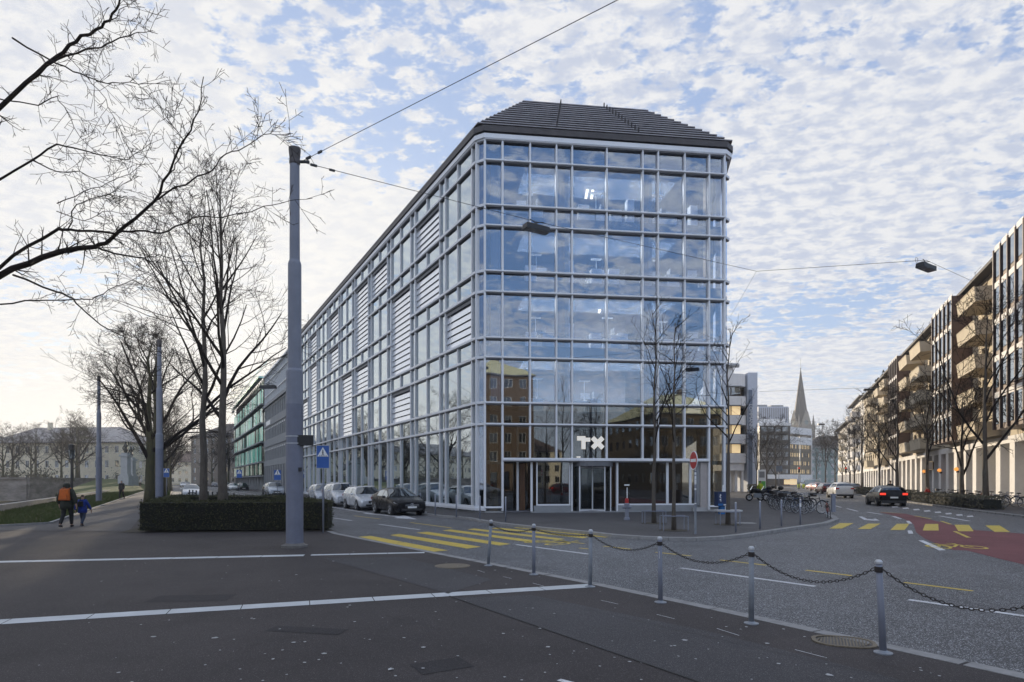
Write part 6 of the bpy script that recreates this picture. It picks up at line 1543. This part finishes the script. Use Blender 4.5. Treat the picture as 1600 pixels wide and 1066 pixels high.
def car(name, label, kind, pm, loc, heading, lights=None, two=None, rack=False, hw=.31, emblem=False, group=None, brake=False, cat='car'):
    K_ = CK[kind]; L_, W_ = K_['L'], K_['W']; t = thing(name, label, cat, loc, heading, group)
    def sec(u):
        w = W_*interp([(0,.80),(.02,.88),(.06,.95),(.14,1.0),(.85,1.0),(.95,.96),(.985,.90),(1,.86)], u); zt, zb_ = interp(K_['top'], u), interp(K_['belt'], u)
        zb_ = min(zb_, zt-.015); bt = interp([(0,.30),(.03,.22),(.1,.19),(.9,.21),(.97,.28),(1,.38)], u); k = min(1, max(0, (zt-zb_)/.5)); yt = w*(.965-K_['rw']*k)
        return [(0,bt),(.84*w,bt),(.97*w,bt+.10),(w,(bt+zb_)*.52),(.995*w,(bt+zb_)*.62),(.975*w,zb_),(yt,zt-.07*k),(yt-.13,zt),(0,zt+.02)]
    X = lambda u: L_*(.5-u)
    us = sorted(set([i/30 for i in range(31)]+[u for u, _ in K_['top']]+[.015]))
    m = MB(); rows = []
    for u in us:
        s_ = sec(u); row = [(X(u), y, z) for y, z in s_]+[(X(u), -y, z) for y, z in s_[-2:0:-1]]; rows.append(row)
    n = len(rows[0]); vs = [p for r_ in rows for p in r_]; fs = []
    for i in range(len(rows)-1):
        for j in range(n): j2 = (j+1) % n; fs.append((i*n+j, (i+1)*n+j, (i+1)*n+j2, i*n+j2))
    fs.append(tuple(range(n))); fs.append(tuple((len(rows)-1)*n+j for j in range(n-1,-1,-1)))
    m.add(vs, fs); body = m.build('body', pm, t, smooth=True)
    es = body.modifiers.new('edge', 'EDGE_SPLIT'); es.split_angle = R(38)
    gu = K_['g']
    # side windows
    for sy in (1,-1):
        spans = [(gu[0]+.055,.515),(.53,.70),(.715,gu[2]+.02)] if kind != 'van' else [(gu[0]+.03,.33)]
        for a, b in spans:
            g_ = MB(); q = [a+(b-a)*i/6 for i in range(7)]; lo = []; hi = []
            for u in q:
                s_ = sec(u); (y5,z5),(y6,z6) = s_[5], s_[6]; f0, f1 = .10, .90
                lo.append((X(u), sy*(y5+(y6-y5)*f0+.006), z5+(z6-z5)*f0+.01)); hi.append((X(u), sy*(y5+(y6-y5)*f1+.010), z5+(z6-z5)*f1))
            g_.add(lo+hi, [(i,i+1,8+i,7+i) if sy < 0 else (i,7+i,8+i,i+1) for i in range(6)]); g_.build('side_window', M_CARGL, t)
    def top_patch(nm, ua, ub, mt):
        g_ = MB(); R_ = 7; rows = []
        for i in range(R_):
            u = ua+(ub-ua)*i/(R_-1); s_ = sec(u); row = []
            ys = [s_[6],(s_[7]),(s_[8])]; 
            for (y, z) in (( (ys[0][0]*.97),ys[0][1]),ys[1],ys[2]): row.append((y, z))
            row = row+[(-y, z) for y, z in row[1::-1]]; rows.append([(X(u)+(.006 if ua < .5 else -.006), y, z+.012) for y, z in row])
        nn = 5; g_.add([p for r_ in rows for p in r_], [(i*nn+j,i*nn+j+1,(i+1)*nn+j+1,(i+1)*nn+j) for i in range(R_-1) for j in range(nn-1)]); return g_.build(nm, mt, t, smooth=True)
    top_patch('windscreen', gu[0]+.012, gu[1]-.008, M_CARGL); 
    if kind == 'van': pass
    else: top_patch('rear_window', gu[2]+.012, gu[3]-.012, M_CARGL)
    # black panoramic roof edge, door lines
    m = MB()
    for sy in (1,-1):
        for u in (.325,.525,.705):
            s_ = sec(u); m.tube([(X(u), sy*(y+.002), z) for y, z in s_[2:6]], .004, 4)
    m.build('door_seam', M_BLACK, t)
    if two: m = MB(); m.box(X(.93), X(.07), -W_*1.005, W_*1.005, .20, .50); m.build('cladding', M_BLACK, t)
    # wheels
    for u in K_['wx']:
        for sy in (1,-1):
            w = thing('wheel', None, None, (X(u), sy*(W_-.10), hw)); w.parent = t
            m = MB(); m.tube([(0,.10*sy+.012*sy,0),(0,-.14*sy,0)], hw+.055, 20); m.build('arch', M_BLACK, w)
            m = MB()
            prof = [(hw*.62,-.10),(hw*.95,-.10),(hw,-.06),(hw,.06),(hw*.95,.10),(hw*.66,.105)]
            n = 20; vs = [(r_*cos(2*pi*j/n), y_+.03*sy, r_*sin(2*pi*j/n)) for r_, y_ in [(a, b*1) for a, b in prof] for j in range(n)]
            m.add(vs, [(i*n+j,i*n+(j+1)%n,(i+1)*n+(j+1)%n,(i+1)*n+j) for i in range(len(prof)-1) for j in range(n)]); m.build('tyre', M_TYRE, w)
            m = MB()
            for k in range(5):
                a = k*2*pi/5; m.beam((0,.115*sy,0),(hw*.62*cos(a),.125*sy,hw*.62*sin(a)),.055,.02,up=(0,1,0))
            m.tube([(hw*.64*cos(q),.12*sy,hw*.64*sin(q)) for q in [j*pi/10 for j in range(20)]], .018, 4, closed=True); m.build('rim', M_RIM, w)
    # lamps, plates, grille, mirrors
    zf = interp(K_['top'], .03)-.08; wf = W_*.88
    for sy in (1,-1):
        m = MB(); m.add([(X(.022)+.03, sy*wf*.55, zf-.02),(X(.022)+.0, sy*wf*.99, zf+.0),(X(.085), sy*W_*1.0, zf+.08),(X(.06), sy*wf*.6, zf+.10)], [(0,1,2,3)] if sy > 0 else [(3,2,1,0)]); m.build('headlight', M_HEADL, t)
        zr = interp(K_['belt'], .97)-.12
        m = MB(); m.box(X(1)-.03, X(.955), sy*W_*.93-.10, sy*W_*.93+.02 if sy > 0 else sy*W_*.93+.10, zr-.08, zr+.08) if False else m.box(X(1)-.02, X(.95), min(sy*W_*.58,sy*W_*.93), max(sy*W_*.58,sy*W_*.93), zr-.05, zr+.09)
        m.build('taillight', M_TAILON if brake else M_TAIL, t)
        m = MB(); m.ball((X(gu[0]+.07), sy*(W_+.09), interp(K_['belt'], gu[0]+.07)+.07), .1, 8, 6, (.7,1.0,.65)); m.build('mirror', M_BLACK if kind in ('sedan','suv') and pm.name.endswith('black') else pm, t)
    m = MB(); m.box(X(.0)-.02, X(.0)+.015, -.38, .38, .44, .60); m.box(X(.0)-.02, X(.0)+.012, -.55, .55, .27, .38); m.build('grille', M_BLACK, t)
    m = MB(); m.box(X(0)+.015, X(0)+.03, -.24, .24, .40, .50); m.box(X(1)-.035, X(1)-.015, -.24, .24, .58 if kind != 'van' else .9, .69 if kind != 'van' else 1.0); m.build('number_plate', M_PLATE, t)
    m = MB(); m.box(X(1)-.03, X(.955), -W_*.85, W_*.85, .26, .42); m.build('rear_bumper', M_BLACK, t)
    if rack: m = MB(); [m.tube([(X(.42), sy*W_*.62, interp(K_['top'],.5)+.03),(X(.86), sy*W_*.62, interp(K_['top'],.8)+.03)], .02, 5) for sy in (1,-1)]; m.build('roof_rail', M_GALVL, t)
    if emblem:
        m = MB(); xx = X(0)+.028; m.tube([(xx, .09*cos(q), .56+.09*sin(q)) for q in [j*pi/8 for j in range(16)]], .008, 4, closed=True)
        for a in (90,210,330): m.tube([(xx,0,.56),(xx,.088*cos(R(a)),.56+.088*sin(R(a)))], [.016,.004], 4)
        m.box(xx-.01,xx,-.36,.36,.555,.57); m.build('front_emblem', M_GALVL, t)
    return t
P_SIL = paint('silver', (.66,.68,.71)); P_SIL2 = paint('silver_blue', (.52,.56,.62)); P_BLK = paint('black', (.006,.006,.008), .2); P_WHT = paint('white', (.68,.69,.70), .0)
P_RED = paint('dark_red', (.12,.015,.015), .3); P_RED2 = paint('red', (.22,.02,.02), .3); P_GRY = paint('grey', (.16,.17,.19)); P_PNK = paint('pale_red', (.40,.20,.20), .1); P_BLUE = paint('van_blue', (.20,.28,.34), .1)
hL = atan2(-dL.y, -dL.x)                                 # towards the camera on the left street
CG = 'cars parked along the side glazing'
def lcar(name, label, kind, pm, b, Y, **k): return car(name, label, kind, pm, lane(b, Y, ZR), hL+k.pop('dh', 0), **k)
lcar('parked_car', 'black low sedan with a round star emblem, nearest of the parked row', 'sedan', P_BLK, 12.32, 33.6, emblem=True, group=CG)
lcar('parked_car', 'silver estate car with roof rails right behind the black sedan', 'wagon', P_SIL, 12.3, 39.4, rack=True, group=CG)
lcar('parked_car', 'tall silver off-road car with roof rails, third of the parked row', 'suv', P_SIL, 12.3, 45.0, rack=True, group=CG)
lcar('parked_car', 'small silver blue hatchback, fourth of the parked row', 'hatch', P_SIL2, 12.3, 50.4, group=CG)
lcar('parked_car', 'black off-road car with a pale bonnet before the grey office', 'suv', P_SIL2, 12.4, 75, two=True, group=CG)
lcar('parked_car', 'black car directly behind the off-road car, half hidden by the mast', 'hatch', P_BLK, 12.9, 81, group=CG)
lcar('parked_car', 'black car in the far row before the green building', 'wagon', P_BLK, 13.2, 116, group=CG)
lcar('parked_car', 'silver car in the far row before the green building', 'sedan', P_SIL, 11.6, 118, group=CG)
lcar('parked_car', 'pale red small car, farthest of the row before the green building', 'hatch', P_PNK, 11.6, 134, group=CG)
lcar('driving_car', 'white saloon with a flat roof lamp coming towards the hedge', 'sedan', P_WHT, 2.0, 67)
for b, Y, pm, kd, lb in ((3.2,190,P_WHT,'hatch','white car with lit headlamps far down the left street, left one'),(7.4,215,P_WHT,'wagon','white car far down the left street beside the slim trunk'),(11,235,P_SIL,'hatch','silver car farthest down the left street'),(13.2,195,P_GRY,'wagon','grey car under the trees beyond the green building'),(6.0,250,P_GRY,'wagon','dark car behind the far white one')):
    lcar('driving_car', lb, kd, pm, b, Y)
hR = atan2(.93, .37)
def rcar(name, label, kind, pm, px, Y, dh=0, **k): return car(name, label, kind, pm, (at(px,HY,Y).x, Y, ZR), hR+R(dh), **k)
rcar('driving_car', 'black estate car with glowing tail lamps before the white piers', 'wagon', P_BLK, 1383, 45.5, dh=4, brake=True)
rcar('driving_car', 'white off-road car driving away in the right street', 'suv', P_WHT, 1312, 66, dh=6)
rcar('driving_car', 'dark red hatchback driving away ahead of the white car', 'hatch', P_RED, 1289.5, 88, dh=10)
rcar('driving_car', 'small red car ahead of the dark red hatchback', 'hatch', P_RED2, 1277, 112, dh=14)
rcar('driving_car', 'red and white car coming out of the bend', 'sedan', P_PNK, 1270, 132, dh=16)
rcar('delivery_van', 'pale blue box van in the bend of the right street', 'van', P_BLUE, 1266, 168, dh=40, cat='van')
rcar('parked_car', 'grey car with a pale roof parked right of the white off-road car', 'wagon', P_GRY, 1332, 98, dh=2)
rcar('parked_car', 'grey van-like car behind the white off-road car', 'suv', P_GRY, 1318, 118, dh=4)
rcar('parked_car', 'light car farthest in the bend beside the dark tree', 'hatch', P_SIL, 1322, 140, dh=4)
for x, y, pm, kd, lb in ((20,-17,P_RED2,'hatch','red car behind the camera across the road'),(9,-20,P_SIL,'wagon','silver car behind the camera across the road'),(-3,-19,P_GRY,'suv','grey off-road car behind the camera across the road')):
    car('parked_car', lb, kd, pm, (x,y,ZR), R(4), brake=True)

# ---------- bicycles
def bicycle(fm, label, grp, loc, rz, lean=0, basket=False, seed=0):
    t = thing('bicycle', label, 'bicycle', loc, rz, grp); t.rotation_euler[0] = lean
    def whl(x):
        m = MB(); m.tube([(x+.335*cos(a),0,.335+.335*sin(a)) for a in [k*pi/11 for k in range(22)]], .017, 5, closed=True); o = m.build('wheel', M_TYRE, t)
        m = MB()
        for k in range(10): a = k*2*pi/10+.2; m.tube([(x,0,.335),(x+.32*cos(a),0,.335+.32*sin(a))], .0022, 3, cap=False)
        m.tube([(x+.312*cos(a),0,.335+.312*sin(a)) for a in [k*pi/9 for k in range(18)]], .008, 4, closed=True); m.tube([(x,-.05,.335),(x,.05,.335)], .02, 6); m.build('spokes', M_GALVL, o)
    whl(-.53); whl(.53)
    m = MB(); bb = (-.08,0,.28); st = (-.24,0,.82); hd = (.36,0,.80); hb = (.40,0,.68)
    for a, b in ((bb,st),(bb,hb),((-.215,0,.74),hd),(bb,(-.53,.0,.335)),((-.215,0,.74),(-.53,0,.335)),((.345,0,.86),hb),(hb,(.53,0,.335))): m.tube([a,b], .016, 6)
    m.build('frame', fm, t)
    m = MB(); m.tube([(.345,0,.86),(.325,0,.98)], .013, 6); m.tube([(.22,-.27,1.0),(.34,-.2,1.0),(.36,0,.98),(.34,.2,1.0),(.22,.27,1.0)], .013, 6); m.build('handlebar', M_GALV, t)
    m = MB(); m.ball((-.27,0,.93), .13, 8, 6, (1,.55,.32)); m.tube([(-.24,0,.8),(-.265,0,.92)], .013, 6); m.build('saddle', M_BLACK, t)
    m = MB(); m.tube([(bb[0]+.09*cos(a),-.04,bb[2]+.09*sin(a)) for a in [k*pi/6 for k in range(12)]], .008, 4, closed=True); m.tube([(bb[0],-.05,bb[2]),(bb[0]+.12,-.09,bb[2]-.10)], .012, 5); m.tube([(bb[0],.05,bb[2]),(bb[0]-.12,.09,bb[2]+.10)], .012, 5); m.build('crank', M_GALV, t)
    m = MB(); m.tube([(-.53+.37*cos(a),0,.335+.37*sin(a)) for a in [R(20+k*18) for k in range(9)]], .02, 4); m.tube([(.53+.37*cos(a),0,.335+.37*sin(a)) for a in [R(30+k*16) for k in range(8)]], .02, 4); m.build('mudguard', M_BLACK, t)
    if basket: m = MB(); m.box(-.72,-.36,-.16,.16,.80,.84); m.box(.42,.68,-.18,.18,.82,1.02); m.build('basket', M_RUST, t)
    else: m = MB(); m.box(-.70,-.34,-.06,.06,.74,.76); m.build('carrier', M_BLACK, t)
    return t
BC = [('black', mat('frame_black', (.02,.02,.022), .35, .2)), ('silver', mat('frame_silver', (.4,.42,.44), .3, .7)), ('dark blue', mat('frame_blue', (.02,.05,.14), .35, .1)), ('green', mat('frame_green', (.05,.12,.09), .35, .1)), ('red', mat('frame_red', (.25,.03,.02), .35, .1)), ('dark brown', mat('frame_brown', (.06,.035,.025), .4, .1))]
protoB_ = {}
BG = 'bicycles parked at the pavement corner'
bp = [(1266,803.5,2,'black','large black bicycle seen side on at the end of the row',0,R(12)),
      (1294,809,4,'red','red child sized bicycle at the rack post by the kerb',0,R(75))]
rg = random.Random(6); order = [0,2,1,5,0,3,0,1,2,0,4,5,0,1]
p0 = g(1244,801.5); p1 = g(1209,789)
names = ['second','third','fourth','fifth','sixth','seventh','eighth','ninth','tenth','eleventh','twelfth','thirteenth','fourteenth','fifteenth']
k = 0
b_ = bicycle(BC[0][1], 'black bicycle seen side on at the right end of the row', BG, tuple(g(1270,803)), R(14), R(4))
b_ = bicycle(BC[4][1], 'small red bicycle seen end on beside the rack post', BG, tuple(g(1294.5,810)), R(70), R(-5)); b_.scale = (.85,)*3
for i in range(14):
    f = i/13; c = p0.lerp(p1, f); cn, cm = BC[order[i]]
    pos = (c.x+rg.uniform(-.35,.6)+(.9 if i % 2 else 0)*.6, c.y+.1, 0); rz_ = R(18+rg.uniform(-9,9))+(pi if rg.random() < .4 else 0)
    if cn not in protoB_:
        o = bicycle(cm, '', BG, pos, rz_, 0, basket=(cn in ('silver','dark brown'))); protoB_[cn] = o; remember(o)
    else: o = dup(protoB_[cn], pos, rz_, '', BG)
    o.rotation_euler[0] = rg.uniform(-.14,.14); o['label'] = '%s bicycle, %s from the right end of the packed row on the corner' % (cn, names[i])
for i in range(11):
    f = i/10; c = Vector((31.2,41.5,0)).lerp(Vector((37.6,57.5,0)), f) if False else Vector((30.6,39.0,0)).lerp(Vector((38.2,57.0,0)), f); cn = BC[order[(i*3+1) % 13]][0]
    o = dup(protoB_[cn], (c.x+rg.uniform(-.3,.3)+1.3, c.y, 0), R(150+rg.uniform(-14,14)), '%s bicycle behind the shrubs on the right pavement, %s from the right' % (cn, (['nearest']+names)[i]), 'bicycles on the right pavement'); o.rotation_euler[0] = rg.uniform(-.12,.12)

# ---------- motorcycles
def motorbike(label, loc, rz, col, top=False, nm='motorcycle'):
    t = thing(nm, label, 'motorcycle', loc, rz, 'motorcycles on the corner pavement')
    for x in (-.68,.70):
        m = MB(); m.tube([(x+.25*cos(a),0,.31+.25*sin(a)) for a in [k*pi/9 for k in range(18)]], .062, 7, closed=True); o = m.build('wheel', M_TYRE, t, smooth=True); m = MB(); m.tube([(x,-.04,.31),(x,.04,.31)], .19, 12); m.build('rim', M_RIM, o)
    m = MB(); m.tube([(.62,0,.62),(.45,0,.88),(.2,0,.92),(-.05,0,.82),(-.2,0,.74)], [.10,.2,.22,.18,.12], 10); m.build('tank_fairing', col, t, smooth=True)
    m = MB(); m.tube([(-.1,0,.76),(-.45,0,.80),(-.85,0,.92)], [.13,.15,.07], 8); m.build('seat', M_BLACK, t, smooth=True)
    m = MB(); m.box(-.25,.35,-.17,.17,.28,.66); m.tube([(-.2,-.2,.3),(-.8,-.22,.45)], .055, 7); m.build('engine', M_GALV, t, bevel=.03)
    m = MB(); m.tube([(.70,-.09,.31),(.48,-.09,.95)], .03, 6); m.tube([(.70,.09,.31),(.48,.09,.95)], .03, 6); m.tube([(-.68,0,.31),(-.15,0,.42)], .045, 6); m.build('fork', M_GALV, t)
    m = MB(); m.tube([(.30,-.38,1.05),(.45,-.2,1.03),(.46,.2,1.03),(.30,.38,1.05)], .017, 6); m.tube([(.42,-.22,1.05),(.44,-.33,1.22)], .012, 5); m.tube([(.42,.22,1.05),(.44,.33,1.22)], .012, 5); m.build('handlebar', M_BLACK, t)
    m = MB(); m.add([(.62,-.18,.95),(.62,.18,.95),(.42,.13,1.30),(.42,-.13,1.30)], [(0,1,2,3)]); m.build('windscreen', M_CARGL, t)
    if top: m = MB(); m.ball((-.92,0,1.12), .24, 10, 8, (1,1,.75)); m.build('top_case', M_BLACK, t, smooth=True)
    return t
motorbike('black motorcycle parked side on left of the bicycles', tuple(g(1184,783)), R(172), P_BLK, True)
motorbike('black motorcycle with a dark blue tank touching the first bicycles', tuple(g(1202,783)), R(168), paint('navy', (.02,.03,.08)), True)
motorbike('motor scooter with a tall black windscreen behind the other motorcycles', tuple(g(1194,778)), R(185), P_GRY, True)
# ================================================================ PEOPLE
def skin_obj(name, V, E, mt, parent, sub=2, root=0):
    me = bpy.data.meshes.new(name); me.from_pydata([v[:3] for v in V], E, []); me.materials.append(mt)
    o = bpy.data.objects.new(name, me); C.objects.link(o); o.parent = parent
    o.modifiers.new('skin', 'SKIN')
    for i, v in enumerate(V):
        sv = me.skin_vertices[0].data[i]; r_ = v[3]; sv.radius = (r_, r_*(v[4] if len(v) > 4 else 1)); sv.use_root = (i == root)
    s_ = o.modifiers.new('sub', 'SUBSURF'); s_.levels = s_.render_levels = sub
    for p in me.polygons: p.use_smooth = True
    o.modifiers['skin'].use_smooth_shade = True
    return o
M_SKIN = mat('skin', (.46,.28,.20), .5, 0, .06, 8)
M_HAIR = mat('hair_dark', (.025,.016,.012), .6, 0, .3, 30)
def cloth(n, c): return mat('cloth_'+n, c, .85, 0, .18, 12, .3, 50)
def person(label, loc, heading, h, top, legs, shoe, stride=.28, arm=.2, coat_to=.80, hood=False, pack=None, hair=M_HAIR, longhair=False, bulk=1.0, phase=1, armout=0.0):
    k = h/1.72; t = thing('person', label, 'person', loc, heading); s_ = stride; p = phase
    P = dict(pel=(0,0,.94,.115), sp=(0,.0,1.12,.11), ch=(0,-.01,1.34,.13), nb=(0,-.015,1.46,.06), nk=(0,-.01,1.50,.052), hb=(0,.015,1.56,.07), hm=(0,.02,1.63,.092), ht=(0,.015,1.69,.062),
             hl=(.09,0,.90,.09), kl=(.095,p*s_*.42+.05,.50,.062), al=(.09,p*s_-.06 if p > 0 else p*s_-.12,.10 if p > 0 else .14,.042), tl=(.10,(p*s_+.08),.035,.036),
             hr=(-.09,0,.90,.09), kr=(-.095,-p*s_*.42+.05,.50,.062), ar=(-.09,-p*s_-.06 if p < 0 else -p*s_-.12,.10 if p < 0 else .14,.042), tr=(-.10,(-p*s_+.08),.035,.036),
             sl=(.17,-.01,1.40,.062), el=(.23+armout,-p*arm*.5-.02,1.12,.045), wl=(.24+armout*1.4,-p*arm+.06,.89,.030), ml=(.24+armout*1.4,-p*arm+.09,.81,.034),
             sr=(-.17,-.01,1.40,.062), er=(-.23-armout,p*arm*.5-.02,1.12,.045), wr=(-.24-armout*1.4,p*arm+.06,.89,.030), mr=(-.24-armout*1.4,p*arm+.09,.81,.034), nose=(0,.118,1.615,.012), cn=(0,.085,1.56,.03))
    names = list(P); idx = {n: i for i, n in enumerate(names)}
    V = [tuple(c*k for c in P[n][:3])+(P[n][3]*k,) for n in names]
    E = [('pel','sp'),('sp','ch'),('ch','nb'),('nb','nk'),('nk','hb'),('hb','hm'),('hm','ht'),('pel','hl'),('hl','kl'),('kl','al'),('al','tl'),('pel','hr'),('hr','kr'),('kr','ar'),('ar','tr'),('ch','sl'),('sl','el'),('el','wl'),('wl','ml'),('ch','sr'),('sr','er'),('er','wr'),('wr','mr'),('hb','cn'),('hm','nose')]
    Ei = [(idx[a], idx[b]) for a, b in E]
    for sd, mname in ((1,'ml'),(-1,'mr')):                        # fingers and thumb
        mx, my, mz = P[mname][:3]
        for q, (dy, ln) in enumerate(((.028,.070),(.010,.080),(-.008,.074),(-.024,.058))):
            a = len(V); V.append((mx*k, (my+dy)*k, (mz-.035)*k, .0095*k)); V.append(((mx-sd*.008)*k, (my+dy+.004)*k, (mz-.035-ln*.55)*k, .0085*k)); V.append(((mx-sd*.024)*k, (my+dy+.008)*k, (mz-.035-ln)*k, .0075*k))
            Ei += [(idx[mname], a), (a, a+1), (a+1, a+2)]
        a = len(V); V.append(((mx-sd*.012)*k, (my+.04)*k, (mz-.005)*k, .011*k)); V.append(((mx-sd*.024)*k, (my+.052)*k, (mz-.045)*k, .009*k)); Ei += [(idx[mname], a), (a, a+1)]
    body = skin_obj('body', V, Ei, M_SKIN, t, 1)
    def part(name, ns, es, add, mt, over={}):
        V = []; 
        for n in ns:
            q = over.get(n, P.get(n)); V.append(tuple(c*k for c in q[:3])+((q[3]+add)*k,))
        return skin_obj(name, V, [(ns.index(a), ns.index(b)) for a, b in es], mt, t, 1)
    part('trousers', ['pel','hl','kl','al','hr','kr','ar'], [('pel','hl'),('hl','kl'),('kl','al'),('pel','hr'),('hr','kr'),('kr','ar')], .020, legs)
    b = .028*(1+(bulk-1)*.4); bs = 1+(bulk-1)*.45; ov = {'pel2': (0,0,.98,.135*bs), 'sp': (0,0,1.12,.125*bs), 'ch': (0,-.01,1.34,.135*bs), 'wl2': (P['wl'][0],P['wl'][1],P['wl'][2],.032), 'wr2': (P['wr'][0],P['wr'][1],P['wr'][2],.032)}
    part('coat', ['pel2','sp','ch','nb','sl','el','wl2','sr','er','wr2'], [('pel2','sp'),('sp','ch'),('ch','nb'),('ch','sl'),('sl','el'),('el','wl2'),('ch','sr'),('sr','er'),('er','wr2')], b, top, ov)
    m = MB(); m.lathe([(.175*bs,coat_to),(.172*bs,.88),(.168*bs,.98),(.155*bs,1.08)], n=14); m.v = [(x*k, y*.78*k, z*k) for x, y, z in m.v]; m.build('coat_skirt', top, t, smooth=True)
    for a, b2, nm in (('al','tl','shoe'),('ar','tr','shoe')):
        A, B = P[a], P[b2]; V = [(A[0]*k,A[1]*k,(A[2]-.02)*k,.048*k),(A[0]*k,(A[1]-.05)*k,(A[2]-.06)*k,.04*k),(B[0]*k,B[1]*k,(B[2]+.012)*k,.042*k)]; skin_obj(nm, V, [(0,1),(0,2)], shoe, t, 1)
    if hood: part('hood', ['a','b','c'], [('a','b'),('b','c')], 0, top, {'a': (0,-.03,1.48,.14), 'b': (0,-.02,1.61,.14), 'c': (0,-.015,1.70,.105)})
    else:
        V = [(0,-.02*k,1.60*k,.085*k),(0,-.005*k,1.68*k,.088*k),(0,.04*k,1.715*k,.055*k)]+([(0,-.05*k,1.48*k,.065*k)] if longhair else [])
        skin_obj('hair', V, [(0,1),(1,2)]+([(0,3)] if longhair else []), hair, t, 1)
    for sx in (-1,1):
        m = MB(); m.ball((sx*.032*k,.100*k,1.635*k), .011*k, 6, 5); m.build('eye', M_BLACK, t)
    if pack:
        m = MB(); w, z0, z1 = pack[1]*k, pack[2]*k, pack[3]*k
        m.add([(-w,-.13*k,z0),(w,-.13*k,z0),(w,-.30*k,z0+.02*k),(-w,-.30*k,z0+.02*k),(-w*.92,-.15*k,z1),(w*.92,-.15*k,z1),(w*.75,-.26*k,z1-.02*k),(-w*.75,-.26*k,z1-.02*k)], [(0,1,2,3),(7,6,5,4),(0,4,5,1),(1,5,6,2),(2,6,7,3),(3,7,4,0)])
        o = m.build('backpack', pack[0], t, bevel=.03*k)
        m = MB(); m.box(-w*.6,w*.6,-.335*k,-.29*k,z0+.06*k,z0+(z1-z0)*.5); m.build('pocket', pack[0], o)
        m = MB()
        for sx in (-1,1): m.tube([(sx*w*.6,-.16*k,z1),(sx*w*.8,-.02*k,1.50*k),(sx*w*.75,.13*k,1.3*k),(sx*w*.8,.0,1.08*k)], .017*k, 5)
        m.tube([(-.05*k,-.2*k,z1),(0,-.2*k,z1+.05*k),(.05*k,-.2*k,z1)], .01*k, 5); m.build('strap', pack[0], o)
    return t
C_DK = cloth('dark', (.015,.015,.015)); C_GRN = cloth('dark_green', (.022,.026,.018)); C_JEAN = cloth('jeans', (.035,.05,.085)); C_BLUE = cloth('blue', (.01,.035,.23)); C_OR = cloth('orange', (.50,.11,.015)); C_RED = cloth('red', (.45,.03,.02)); C_GREY = cloth('grey', (.12,.12,.13))
p = g(104.5,824.5); person('woman in a dark hooded coat with an orange backpack walking away on the path', (p.x,p.y,0), R(14), 1.66, C_GRN, C_DK, M_BLACK, .22, .14, .72, hood=True, pack=(C_OR,.18,1.02,1.47), bulk=1.7, armout=.07)
p = g(129,822.5); person('child in a blue jacket with a small dark backpack walking beside the woman', (p.x,p.y,0), R(8), 1.18, C_BLUE, C_JEAN, M_BLACK, .20, .16, .74, pack=(C_DK,.13,1.08,1.38), bulk=1.7, phase=-1, armout=.06)
p = at(190,HY,57); person('man in black walking towards the camera further up the path', (p.x,p.y,0), R(186), 1.76, C_DK, C_DK, M_BLACK, .2, .12, .80, bulk=1.2, hair=M_GALV)
p = at(219,HY,125); person('distant walker in dark clothes at the far bend of the path', (p.x,p.y,0), R(190), 1.7, C_DK, C_DK, M_BLACK)
p = at(1391,HY,50); person('person in a dark jacket on the right pavement behind the black car', (p.x,p.y,0), R(-30), 1.75, C_DK, C_DK, M_BLACK)
p = at(1449,HY,50); person('person in a red jacket among the bicycles on the right pavement', (p.x,p.y,0), R(20), 1.25, C_RED, C_DK, M_BLACK, bulk=1.4)
p = at(1188,HY,58); person('person in a yellow safety vest beside the motorcycles', (p.x,p.y,0), R(200), 1.72, cloth('hivis', (.45,.55,.03)), C_DK, M_BLACK, bulk=1.2)
# ================================================================ AIR
m = MB(); m.box(-1250, 1250, -450, 1650, -3.6, 95); hz_ = m.build('haze', [])
hm = bpy.data.materials.new('air'); hm.use_nodes = True; hm.node_tree.nodes.clear()
vo_ = hm.node_tree.nodes.new('ShaderNodeVolumePrincipled'); vo_.inputs['Color'].default_value = (.93,.95,1,1); vo_.inputs['Density'].default_value = .00045; vo_.inputs['Anisotropy'].default_value = .35
ho = hm.node_tree.nodes.new('ShaderNodeOutputMaterial'); hm.node_tree.links.new(vo_.outputs[0], ho.inputs['Volume'])
hz_.data.materials.append(hm); hz_['kind'] = 'stuff'
